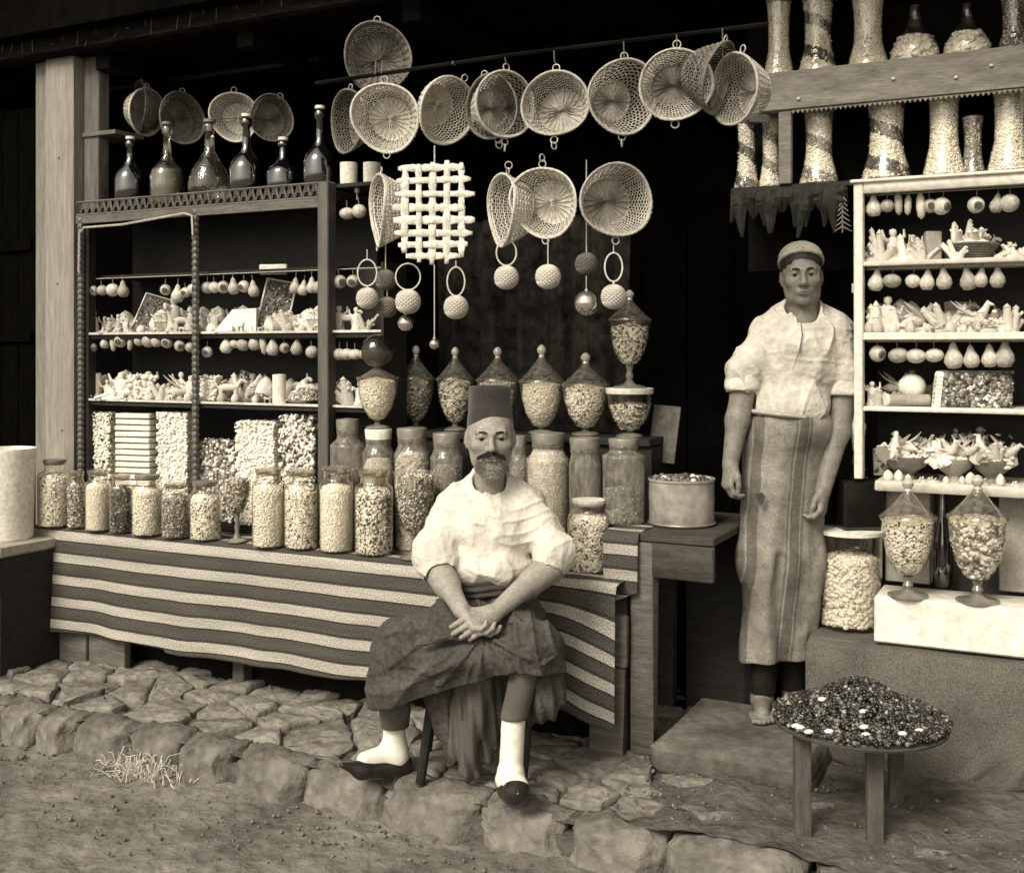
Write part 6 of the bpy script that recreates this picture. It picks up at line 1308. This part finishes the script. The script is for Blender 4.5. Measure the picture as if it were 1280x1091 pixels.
def hand(w, d, n, side, k=1.0, curl=(25, 35, 30), spread=1.0, thumb=(.6, .5), rs=RS):
    """w wrist, d direction of the fingers, n out of the palm, side = thumb side vector ; returns prims"""
    d = V(d) / np.linalg.norm(d); n = V(n); n = n - d * (n @ d); n /= np.linalg.norm(n); s = np.cross(d, n); s = s * (1 if s @ V(side) > 0 else -1); w = V(w); L = []
    off = (.030, .010, -.010, -.028); kl = (.082, .086, .082, .074); fl = (.068, .076, .070, .055)
    for j in range(4):
        kn = w + (d * kl[j] + s * off[j]) * k; L.append(cap(w + (s * off[j] * .45 + d * .006) * k, kn, .0145 * k, .0115 * k, .012)); p = kn; ang = 0
        for q, frac in enumerate((.45, .31, .24)):
            ang += math.radians(curl[q] + (j - 1) * 4); dd = d * math.cos(ang) + n * math.sin(ang) + s * off[j] * 1.3 * spread; dd /= np.linalg.norm(dd); e = p + dd * fl[j] * frac * k
            L.append(cap(p, e, (.0098 - q * .0009) * k * (1 if j < 3 else .88), (.0090 - q * .001) * k * (1 if j < 3 else .88), .0035)); p = e
    t0 = w + (d * .012 + s * .020 + n * .006) * k; t1 = w + (d * .048 + s * (.036 + .012 * thumb[0]) + n * .018) * k; t2 = t1 + (d * .028 + s * .004 * thumb[0] + n * .014 * thumb[1]) * k; t3 = t2 + (d * .02 - s * .006 + n * .010 * thumb[1]) * k
    L += [cap(t0, t1, .0155 * k, .012 * k, .012), cap(t1, t2, .0112 * k, .0098 * k, .004), cap(t2, t3, .0098 * k, .0078 * k, .004), cap(w, w + d * .07 * k, .016 * k, .014 * k, .02, sq=(1, 1, 1))]
    return L

# ------------------------------------------------------------------ stool and seated man
def Q(px, py, Y): return V(P(px, py, Y))
so = thing('low_stool', 'low dark wooden stool under the seated man', 'stool', (float(Q(607, 0, 3.72)[0]), 3.72, 0))
m = MB(); m.bbox(-.17, .17, -.15, .14, .385, .42, bev=.006); m.build('seat', wood_dark, so)
for sx_ in (-1, 1):
    for sy in (-1, 1): m = MB(); m.tube([(sx_ * .15, sy * .12, .386), ((.12 if sx_ > 0 else -.205), sy * .15, .0)], [.02, .016], 8); m.build('leg', wood_dark, so)
for sy in (-1, 1): m = MB(); m.tube([(-.178, sy * .136, .2), (.178, sy * .136, .2)], .011, 6); m.build('rung', wood_dark, so)
s1 = thing('person', 'seated man in tall dark fez and white shirt, hands clasped in his lap', 'person', (float(Q(610, 0, 3.6)[0]), 3.6, 0))
hd = Head((float(Q(613, 0, 3.645)[0]), 3.645, ZZ(548.5, 3.57)), yaw=3, pitch=0, sc=1.0)
body = [cap(Q(612, 618, 3.70), Q(612, 584, 3.675), .052, .049, .03)] + hd.prims(jaw=.98)
body += [cap(Q(572, 636, 3.71), Q(654, 634, 3.71), .032, .032, .03), cap(Q(612, 640, 3.71), Q(611, 745, 3.70), .07, .08, .04)]
wl_, wr_ = Q(577, 762, 3.425), Q(617, 767, 3.43)
body += [cap(Q(570, 638, 3.70), Q(545, 706, 3.61), .036, .040), cap(Q(545, 706, 3.61), wl_, .043, .0265, .02), cap(Q(549, 714, 3.595), Q(560, 735, 3.53), .046, .040, .02),
         cap(Q(656, 636, 3.70), Q(690, 704, 3.59), .036, .040), cap(Q(690, 704, 3.59), wr_, .043, .0265, .02), cap(Q(684, 712, 3.58), Q(665, 728, 3.54), .046, .040, .02)]
body += hand(wl_, Q(600, 790, 3.39) - wl_, (.55, .1, .9), (.7, 0, .7), .98, curl=(30, 40, 30), thumb=(.4, .6))
body += hand(wr_, Q(583, 787, 3.365) - wr_, (-.25, .75, -.35), (-.4, 0, .8), .98, curl=(22, 34, 26), thumb=(.2, .4))
kl_, kr_ = Q(500, 792, 3.47), Q(668, 800, 3.36)
al_, ar_ = Q(493, 915, 3.66), Q(641, 955, 3.435)
body += [cap(Q(590, 780, 3.68), kl_ + V((.02, .05, -.02)), .05, .034), cap(kl_ + V((.02, .05, -.02)), al_, .034, .024), cap(Q(635, 780, 3.68), kr_ + V((-.02, .07, -.03)), .05, .030), cap(kr_ + V((-.02, .07, -.03)), Q(641, 900, 3.435), .030, .022), cap(Q(641, 900, 3.435), ar_, .022, .022), cap(al_, Q(493, 945, 3.665), .026, .026), cap(Q(493, 945, 3.665), Q(462, 951, 3.61), .024, .016), cap(ar_, Q(639, 975, 3.435), .024, .026), cap(Q(639, 978, 3.43), Q(645, 984, 3.36), .026, .02)]
soft('body', body, .0035, skin, s1)
hd.features(s1, gaze=.1, bt=.0034)
# shirt
def shirt_disp(p):
    q = p.copy(); w = vnoise(p * V((5, 5, 5)), 3)[:, None] * .35; a_ = vnoise(p * V((13, 13, 4)) + w, 5); b_ = vnoise(p * V((30, 30, 12)) + w * 2, 9); c_ = vnoise(p * V((9, 9, 26)) + 3 * w, 14)
    return -.0065 * (1.6 * (1 - np.abs(a_)) ** 3 - .6) - .002 * b_ - .004 * (1.6 * (1 - np.abs(c_)) ** 3 - .6) - .0015 * (1 - np.abs(vnoise(p * V((34, 34, 20)), 41))) ** 3
sh = [ell(Q(613, 660, 3.70), (.158, .115, .14), .04), ell(Q(612, 706, 3.69), (.150, .122, .075), .04), cap(Q(574, 630, 3.71), Q(652, 628, 3.71), .055, .055, .05), cap(Q(594, 614, 3.705), Q(631, 613, 3.705), .047, .047, .05), cap(Q(612, 612, 3.70), Q(612, 600, 3.69), .066, .062, .03),
      cap(Q(568, 634, 3.70), Q(543, 688, 3.63), .058, .062, .03), ell(Q(541, 692, 3.615), (.062, .064, .062), .03), cap(Q(541, 690, 3.61), Q(547, 708, 3.59), .058, .054, .02),
      cap(Q(658, 632, 3.70), Q(690, 686, 3.62), .058, .064, .03), ell(Q(694, 692, 3.605), (.060, .064, .062), .03), cap(Q(693, 690, 3.60), Q(687, 710, 3.58), .058, .054, .02)]
sh += [ell(Q(600, 712, 3.625), (.09, .05, .03), .03), cap(Q(612, 605, 3.672), Q(612, 560, 3.655), .054, .066, .012, 's'), cap(Q(549, 716, 3.583), Q(562, 742, 3.5), .050, .055, .006, 's'), cap(Q(684, 717, 3.572), Q(676, 724, 3.545), .050, .052, .006, 's')]
soft('shirt', sh, .0042, shirt_m, s1, shirt_disp, .016)
m = MB(); cpt = [(a_, ) for a_ in range(1)]
# sash
def sash_disp(p): return -.0045 * np.sin(p[:, 2] * 300 + 9 * vnoise(p * V((4, 4, 3)), 2)) - .003 * vnoise(p * 30, 4)
soft('sash', [ell(Q(612, 730, 3.69), (.138, .124, .060), .02), cap(Q(580, 716, 3.68), Q(643, 716, 3.68), .060, .060, .04), half((0, 0, ZZ(698, 3.6)), (0, 0, 1)), half((0, 0, ZZ(760, 3.6)), (0, 0, -1))], .0045, M('dark_sash', .06, .5, 12, .9, .6, 160, stretch=(2, 2, 18)), s1, sash_disp, .01)
# fez
m = MB(); f0 = ZZ(540, 3.6) - hd.O[2]; f1 = ZZ(483, 3.62) - hd.O[2]; pr = [(.066, f0 + .002), (.0765, f0 - .002), (.0785, f0 + .002)] + [(.0785 - .0095 * t + .001 * math.sin(t * 9), f0 + (f1 - f0) * t) for t in np.linspace(.08, .97, 14)] + [(.066, f1), (.05, f1 + .0015), (.001, f1 + .002)]
m.lathe(pr, 44, wob=.012); o = m.build('fez', fez_m, s1); o.location = Vector(hd.O + V((0, .006, 0))) - s1.location; o.scale = (.97, 1.15, 1); o.rotation_euler = (math.radians(-5), math.radians(-1), 0)
m = MB(); m.tube([(0, .0, f1 + .002), (.03, .05, f1 + .006), (.045, .082, f1 - .02), (.048, .09, f1 - .09)], [.002, .002, .003, .008], 6); m.build('tassel', hair_m, o)
# moustache, beard, hair at the temples
def onface(L, hdx): return [hdx.w(p) for p in L]
pts, dirs = [], []; r5 = random.Random(5)
for k in range(300):
    q = r5.choice((-1, 1)); t = r5.random(); x = q * (.002 + .030 * t); pts.append(hd.w((x, -.1005 + .018 * t * t - r5.random() * .003, -.044 - .015 * t * t + r5.uniform(-.006, .005)))); dirs.append(hd.R @ V((q * (.8 + .3 * t), -.22, -.32 + r5.uniform(-.15, .15) + .15 * t)))
tufts('moustache', M('dark_moustache', .035, .5, 60, .7, .5, 200), s1, pts, dirs, .016, .0014)
pts, dirs = [], []
for k in range(1100):
    a_ = r5.uniform(-1.75, 1.75); t = r5.random() ** .8; x = math.sin(a_) * (.052 - .006 * t); y = -.028 - math.cos(a_) * (.058 - .012 * t) ; z = -.072 - .045 * t - .01 * math.cos(a_) + abs(a_) * .016
    if abs(x) < .017 and z > -.08: continue
    pts.append(hd.w((x * 1.03, y * 1.0, z))); dirs.append(hd.R @ V((math.sin(a_) * .7, -math.cos(a_) * .5, -.8)))
tufts('beard', beard_m, s1, pts, dirs, .009, .0011)
pts, dirs = [], []
for k in range(260):
    q = r5.choice((-1, 1)); y = r5.uniform(-.035, .03); pts.append(hd.w((q * (.0705 - abs(y) * .12), y, r5.uniform(-.03, .05)))); dirs.append(hd.R @ V((q * .15, .2, -1)))
tufts('side_hair', beard_m, s1, pts, dirs, .012, .0015)
# baggy trousers : thighs, a cloth falling across both knees, cut along its slanting hem
def salvar_disp(p):
    w = vnoise(p * 4, 21); d = Q(604, 790, 3.45); r = p - d; a_ = np.arctan2(r[:, 2], r[:, 0]); rr = np.sqrt((r * r).sum(1))
    f1 = 2 * (1 - np.abs(np.sin(a_ * 4.5 + 1.3 * w + rr * 4))) ** 1.6 - .7; f2 = 2 * (1 - np.abs(np.sin(a_ * 9 + 2.6 * w - rr * 7 + 1))) ** 2 - .6; fr = np.clip(rr * 7, .15, 1)
    n_ = 1 - np.abs(vnoise(p * V((7, 7, 9)), 8)) * 2.2
    return -.0075 * f1 * fr - .0035 * f2 * fr - .002 * n_ - .0007 * vnoise(p * 50, 2)
sv = [ell(Q(611, 770, 3.69), (.185, .15, .085), .05), cap(Q(588, 775, 3.66), Q(505, 800, 3.49), .092, .070, .08), cap(Q(638, 772, 3.66), Q(664, 808, 3.38), .086, .058, .07),
      ell(Q(590, 815, 3.49), (.21, .12, .066), .06), cap(Q(500, 815, 3.49), Q(500, 910, 3.55), .076, .080, .05), cap(Q(476, 812, 3.52), Q(474, 910, 3.56), .036, .038, .05)]
for k, px in enumerate(range(484, 640, 13)): Yk = 3.475 - .006 * k + (.014 if k % 2 else 0); sv.append(cap(Q(px, 818, Yk), Q(px - 4, 900, Yk + .05), .038, .036, .03))
for px in (640, 655, 670, 684): sv.append(cap(Q(px, 815, 3.39), Q(px, 870, 3.40), .036, .036, .03))
for (a_, b_, r_) in (((598, 800, 3.41), (540, 836, 3.41), .012), ((540, 836, 3.41), (474, 826, 3.44), .009), ((608, 815, 3.39), (545, 856, 3.42), .011), ((575, 792, 3.40), (520, 806, 3.39), .012), ((620, 800, 3.38), (690, 822, 3.36), .009), ((640, 772, 3.43), (680, 828, 3.34), .009)): sv.append(cap(Q(*a_), Q(*b_), r_, r_ * .7, .018))
hp, hq = Q(468, 888, 3.5), Q(640, 837, 3.4); hv = np.cross(hq - hp, V((0, 1, .03))); hv = -hv if hv[2] > 0 else hv
sv += [half(hp, hv, .004)]
soft('baggy_trousers', sv, .0052, salvar_m, s1, salvar_disp, .024)
soft('lap_cloth', [ell(Q(668, 806, 3.415), (.082, .085, .06), .04), cap(Q(645, 806, 3.40), Q(640, 880, 3.40), .044, .046, .04), cap(Q(668, 806, 3.39), Q(664, 880, 3.385), .05, .056, .04), cap(Q(688, 806, 3.42), Q(688, 880, 3.42), .042, .044, .04), cap(Q(630, 815, 3.42), Q(622, 880, 3.42), .036, .036, .04), cap(Q(640, 775, 3.5), Q(672, 800, 3.40), .05, .05, .04), half((0, 0, ZZ(840, 3.35)), (-.12, 0, -1))], .005, salvar_m, s1, lambda p: -.006 * (2 * (1 - np.abs(np.sin(p[:, 0] * 62 + 1.8 * vnoise(p * 5, 6) + p[:, 2] * 9))) ** 1.6 - .7) - .0012 * vnoise(p * 40, 4), .014)
soft('trouser_drape', [ell(Q(680, 868, 3.47), (.055, .055, .085), .03), cap(Q(684, 800, 3.46), Q(688, 870, 3.47), .044, .04, .04), cap(Q(664, 850, 3.50), Q(662, 895, 3.50), .03, .03, .03)], .005, salvar_m, s1, lambda p: -.006 * np.sin(p[:, 0] * 150 + p[:, 2] * 30 + 2 * vnoise(p * 8, 3)) - .003 * vnoise(p * 30, 3), .014)
soft('dark_fold', [cap(Q(548, 846, 3.55), Q(566, 945, 3.585), .044, .026, .03), cap(Q(530, 850, 3.58), Q(556, 915, 3.6), .03, .024, .03), cap(Q(626, 836, 3.54), Q(618, 930, 3.585), .036, .02, .03)], .005, salvar_m, s1, lambda p: -.005 * np.sin(p[:, 0] * 140 + p[:, 2] * 25 + 2 * vnoise(p * 8, 5)), .012)
tg = [cap(Q(604, 836, 3.50), Q(582, 962, 3.54), .038, .026, .02), cap(Q(584, 846, 3.54), Q(566, 934, 3.58), .042, .032, .03), cap(Q(610, 846, 3.55), Q(608, 944, 3.58), .040, .030, .03), cap(Q(575, 930, 3.57), Q(592, 968, 3.56), .026, .02, .03)]
soft('hanging_fold', tg, .005, leg_m, s1, lambda p: -.005 * np.sin(p[:, 0] * 170 + p[:, 2] * 20 + 2 * vnoise(p * 8, 3)), .012)
soft('trouser_leg', [cap(Q(656, 838, 3.415), Q(642, 903, 3.43), .044, .042, .03), half((0, 0, ZZ(903, 3.39)), (0, 0, -1))], .005, leg_m, s1, lambda p: -.003 * vnoise(p * V((22, 22, 8)), 3), .008)
soft('trouser_cuff', [cap(Q(494, 885, 3.62), Q(493, 912, 3.655), .052, .046, .03), half((0, 0, ZZ(911, 3.62)), (0, 0, -1))], .005, leg_m, s1, lambda p: -.003 * vnoise(p * 22, 3), .008)
kd = lambda p: -.0018 * vnoise(p * V((18, 18, 60)), 7)
soft('sock', [cap(Q(492, 905, 3.655), Q(494, 945, 3.665), .034, .042, .02), cap(Q(494, 942, 3.66), Q(456, 950, 3.60), .038, .027, .03)], .004, sock_m, s1, kd, .004)
soft('sock', [cap(Q(642, 896, 3.43), Q(638, 972, 3.44), .036, .036, .02), cap(Q(638, 974, 3.435), Q(646, 982, 3.35), .040, .034, .03)], .004, sock_m, s1, kd, .004)
z0 = -.002
def slipper(a, b, ra, rb, tip, nm='slipper'):
    a, b, tip = V(a), V(b), V(tip); L = [cap(a, b, ra, rb, .02), cap(b, tip, rb * .95, .009, .02), half((0, 0, z0), (0, 0, -1), .003), cap(a + V((0, 0, ra * 1.25)), (a + b) / 2 + V((0, 0, ra * 1.3)), ra * .78, ra * .5, .006, 's')]
    return soft(nm, L, .004, shoe_m, s1)
slipper(Q(503, 956, 3.665), Q(452, 962, 3.585), .036, .028, Q(428, 956, 3.545)); slipper(Q(637, 985, 3.44), Q(646, 990, 3.335), .040, .037, Q(648, 992, 3.285))

# ------------------------------------------------------------------ standing man
zf = .088
s2 = thing('person', 'standing man in small cap and light shirt with long sacking apron, in the doorway', 'person', (float(Q(985, 0, 4.0)[0]), 4.0, zf))
h2 = Head((float(Q(1002, 0, 3.985)[0]), 3.985, ZZ(342.5, 3.9)), yaw=-11, pitch=2, roll=-2, sc=.965, wx=.93)
b2 = [cap(Q(1003, 408, 4.01), Q(1003, 372, 3.995), .056, .052, .03)] + h2.prims(jaw=.97, nose=.98)
b2 += [cap(Q(958, 416, 4.01), Q(1046, 414, 4.02), .032, .032, .03), cap(Q(1000, 420, 4.01), Q(988, 540, 4.0), .07, .075, .04)]
wl2, wr2 = Q(913, 580, 3.93), Q(1029, 612, 3.93)
b2 += [cap(Q(954, 420, 4.01), Q(929, 488, 3.99), .036, .041), cap(Q(929, 488, 3.99), Q(922, 525, 3.965), .044, .042, .02), cap(Q(922, 525, 3.965), wl2, .041, .028, .02),
       cap(Q(1048, 418, 4.02), Q(1053, 495, 4.0), .036, .041), cap(Q(1053, 495, 4.0), Q(1047, 540, 3.97), .044, .041, .02), cap(Q(1047, 540, 3.97), wr2, .041, .028, .02)]
b2 += hand(wl2, Q(907, 622, 3.905) - wl2, (.9, .25, .1), (.0, -1, .1), .96, curl=(38, 48, 36), thumb=(.3, .5))
b2 += hand(wr2, Q(1026, 655, 3.90) - wr2, (-.8, .4, .0), (-.1, -1, .0), .96, curl=(42, 48, 36), thumb=(.3, .5))
fl_, fr_ = Q(953, 872, 4.03), Q(992, 866, 4.08)
b2 += [cap(Q(965, 560, 4.0), Q(958, 720, 4.0), .06, .045), cap(Q(958, 720, 4.0), fl_, .045, .034), cap(Q(1005, 560, 4.02), Q(998, 720, 4.02), .06, .045), cap(Q(998, 720, 4.02), fr_, .045, .034)]
for a_, dx in ((fl_, -.03), (fr_, .02)):
    a_ = V(a_); hl = V((a_[0], a_[1] + .01, zf + .035)); b2 += [cap(a_, hl, .036, .036), cap(hl, V((a_[0] + dx, a_[1] - .13, zf + .026)), .034, .026)]
    for t_ in range(5): x = a_[0] + dx * 1.1 + (t_ - 2) * .016; b2.append(cap(V((x, a_[1] - .12, zf + .02)), V((x, a_[1] - .175 + abs(t_ - 1.5) * .008, zf + .012)), .0115, .0095, .006))
soft('body', b2, .0036, skin2, s2)
h2.features(s2, gaze=-.15, bt=.0043)
sh2 = [ell(Q(1000, 448, 4.01), (.160, .115, .18), .04), ell(Q(990, 508, 4.0), (.140, .128, .10), .04), cap(Q(964, 410, 4.02), Q(1040, 409, 4.03), .050, .050, .05), cap(Q(982, 399, 4.02), Q(1022, 399, 4.02), .046, .046, .04), cap(Q(1003, 400, 4.01), Q(1003, 390, 4.0), .068, .062, .03),
       cap(Q(957, 418, 4.01), Q(932, 462, 3.99), .055, .059, .03), cap(Q(931, 462, 3.99), Q(928, 480, 3.985), .055, .054, .02),
       cap(Q(1047, 416, 4.02), Q(1051, 466, 4.0), .057, .061, .03), cap(Q(1051, 466, 4.0), Q(1051, 484, 3.995), .058, .056, .02)]
sh2 += [cap(Q(1003, 394, 3.985), Q(1003, 350, 3.96), .058, .072, .01, 's'), cap(Q(927, 496, 3.985), Q(922, 540, 3.96), .052, .055, .006, 's'), cap(Q(1051, 502, 3.99), Q(1046, 545, 3.96), .052, .055, .006, 's')]
def sd2(p):
    w = vnoise(p * V((4, 4, 4)), 31)[:, None] * .6; q_ = p.copy(); q_[:, 0] = p[:, 0] + .35 * (p[:, 2] - 1.3) * np.sign(1.0 - p[:, 0]); a_ = vnoise(q_ * V((18, 14, 3.2)) + .5 * w, 15); c_ = vnoise(p * V((7, 7, 20)) + 3 * w, 24); return -.009 * (1.6 * (1 - np.abs(a_)) ** 3 - .6) - .0025 * (1.6 * (1 - np.abs(c_)) ** 3 - .6) - .0015 * vnoise(p * 36, 3) - .0015 * (1 - np.abs(vnoise(p * V((34, 34, 20)), 43))) ** 3
soft('shirt', sh2, .0042, shirt2_m, s2, sd2, .016)
for (a_, b_) in (((931, 466, 3.99), (928, 484, 3.985)), ((1051, 470, 4.0), (1051, 490, 3.995))):
    a_, b_ = Q(*a_), Q(*b_); soft('rolled_cuff', [cap(a_ + V((0, 0, .0)), b_, .060, .064, .01), half(a_ + V((0, 0, .01)), (0, 0, 1), .012), half(b_ - V((0, 0, .012)), (0, 0, -1), .012), cap(b_ - V((0, 0, .05)), b_ + V((0, 0, .004)), .05, .05, .006, 's')], .0046, shirt_m, s2, lambda p: -.004 * vnoise(p * V((20, 20, 40)), 6), .01)
m = MB(); loc = V(s2.location); m.tube([Q(1001, 399, 3.899) - loc, Q(1003, 420, 3.889) - loc, Q(999, 440, 3.884) - loc, Q(991, 462, 3.885) - loc], [.002, .003, .003, .001], 5, flat=.5); m.build('placket', M('shirt_seam', .2, .2, 10, .9, .2, 50), s2)
# apron
apron_m = band_mat('sacking_apron', .30, [(-.184, .014, .15), (-.21, .004, .2), (-.016, .004, .17), (-.040, .015, .13), (-.066, .003, .18)], shear=-.07, x0=0.0)
ap = [ell(Q(988, 532, 4.0), (.148, .136, .10), .05), cap(Q(964, 560, 4.0), Q(958, 700, 3.98), .098, .090, .06), cap(Q(958, 700, 3.98), Q(950, 850, 3.98), .090, .062, .06), cap(Q(1000, 560, 4.01), Q(996, 700, 4.0), .090, .082, .06), cap(Q(996, 700, 4.0), Q(990, 850, 4.0), .082, .064, .06), half((0, 0, ZZ(517, 3.9)), (-.06, 0, 1)), half((float(Q(970, 0, 3.95)[0]), 0, ZZ(829, 3.93)), (.06, 0, -1)), cap(Q(978, 700, 3.88), Q(975, 850, 3.86), .016, .022, .03, 's')]
def ad(p):
    z = np.clip((1.1 - p[:, 2]) * 1.5, .15, 1); w = vnoise(p * V((3, 3, 2)), 4); return (-.0095 * np.sin(p[:, 0] * 62 + 2.6 * w + p[:, 2] * 2.5) - .006 * (1 - 2 * np.abs(vnoise(p * V((13, 13, 3)), 6)))) * z - .0015 * vnoise(p * 40, 3)
soft('apron', ap, .0052, apron_m, s2, ad, .014)
m = MB(); pts = []
for k in range(21): t = k / 20; x = 941 + (1034 - 941) * t; pts.append(Q(x, 514 + 11 * t, 3.985 - .118 * math.sin(math.pi * (.06 + .88 * t)) ) - loc)
m.tube(pts, .012, 7, flat=.7); m.build('apron_band', cap_m, s2)
m = MB(); c_ = Q(951, 622, 3.868) - loc; m.add([c_ + V((dx, 0, dz)) for dx, dz in ((-.02, .012), (.004, .018), (.016, .006), (.012, -.012), (.002, -.03), (-.012, -.006))] + [c_ + V((dx, .004, dz)) for dx, dz in ((-.02, .012), (.004, .018), (.016, .006), (.012, -.012), (.002, -.03), (-.012, -.006))], [(0, 5, 4, 3, 2, 1)] + [(k, (k + 1) % 6, 6 + (k + 1) % 6, 6 + k) for k in range(6)]); m.build('torn_patch', dark_s, s2)
tl = [cap(Q(956, 790, 4.0), Q(954, 868, 4.03), .055, .046, .03), cap(Q(994, 790, 4.03), Q(991, 858, 4.08), .055, .046, .03), half((0, 0, zf + .06), (0, 0, -1))]
soft('dark_trousers', tl, .006, M('black_trouser_cloth', .018, .3, 9, .95, .5, 200, spec=.1), s2)
# cap, hair, moustache
hr = [h2.e((0, .012, .034), (.081, .0985, .089), .01), h2.e((0, -.095, -.03), (.068, .06, .083), .008, 's'), Pr(lambda p: (h2.w((0, 0, -.035)) - p) @ (h2.R @ V((0, -.35, 1))), h2.O, 9, .004, 'i')]
soft('hair', hr, .004, hair_m, s2, lambda p: -.002 * vnoise(p * 90, 2), .004)
cp = [h2.e((0, .026, .062), (.086, .095, .066), .01), Pr(lambda p: (h2.w((0, -.07, .086)) - p) @ (h2.R @ V((0, .42, 1)) / 1.085), h2.O, 9, .003, 'i')]
soft('knit_cap', cp, .0035, cap_m, s2, lambda p: -.0022 * np.abs(np.sin(p[:, 2] * 420 + 4 * vnoise(p * 20, 2))), .004)
m = MB(); pts = []
for k in range(33):
    q = 2 * math.pi * k / 32; x, y = .083 * math.sin(q), .022 - .095 * math.cos(q); z = .086 - .42 * (y + .07); pts.append(h2.w((x, y, z + .003)) - loc)
m.tube(pts, [.0075 * (1 + .08 * math.sin(k * 2.1)) for k in range(33)], 7, caps=False); m.build('rolled_brim', cap_m, s2)
pts, dirs = [], []
for k in range(8):
    q = r5.choice((-1, 1)); t = r5.random(); pts.append(h2.w((q * (.003 + .022 * t), -.0985 + .012 * t * t, -.0485 - .003 * t + r5.uniform(-.002, .002)))); dirs.append(h2.R @ V((q, -.1, -.3)))
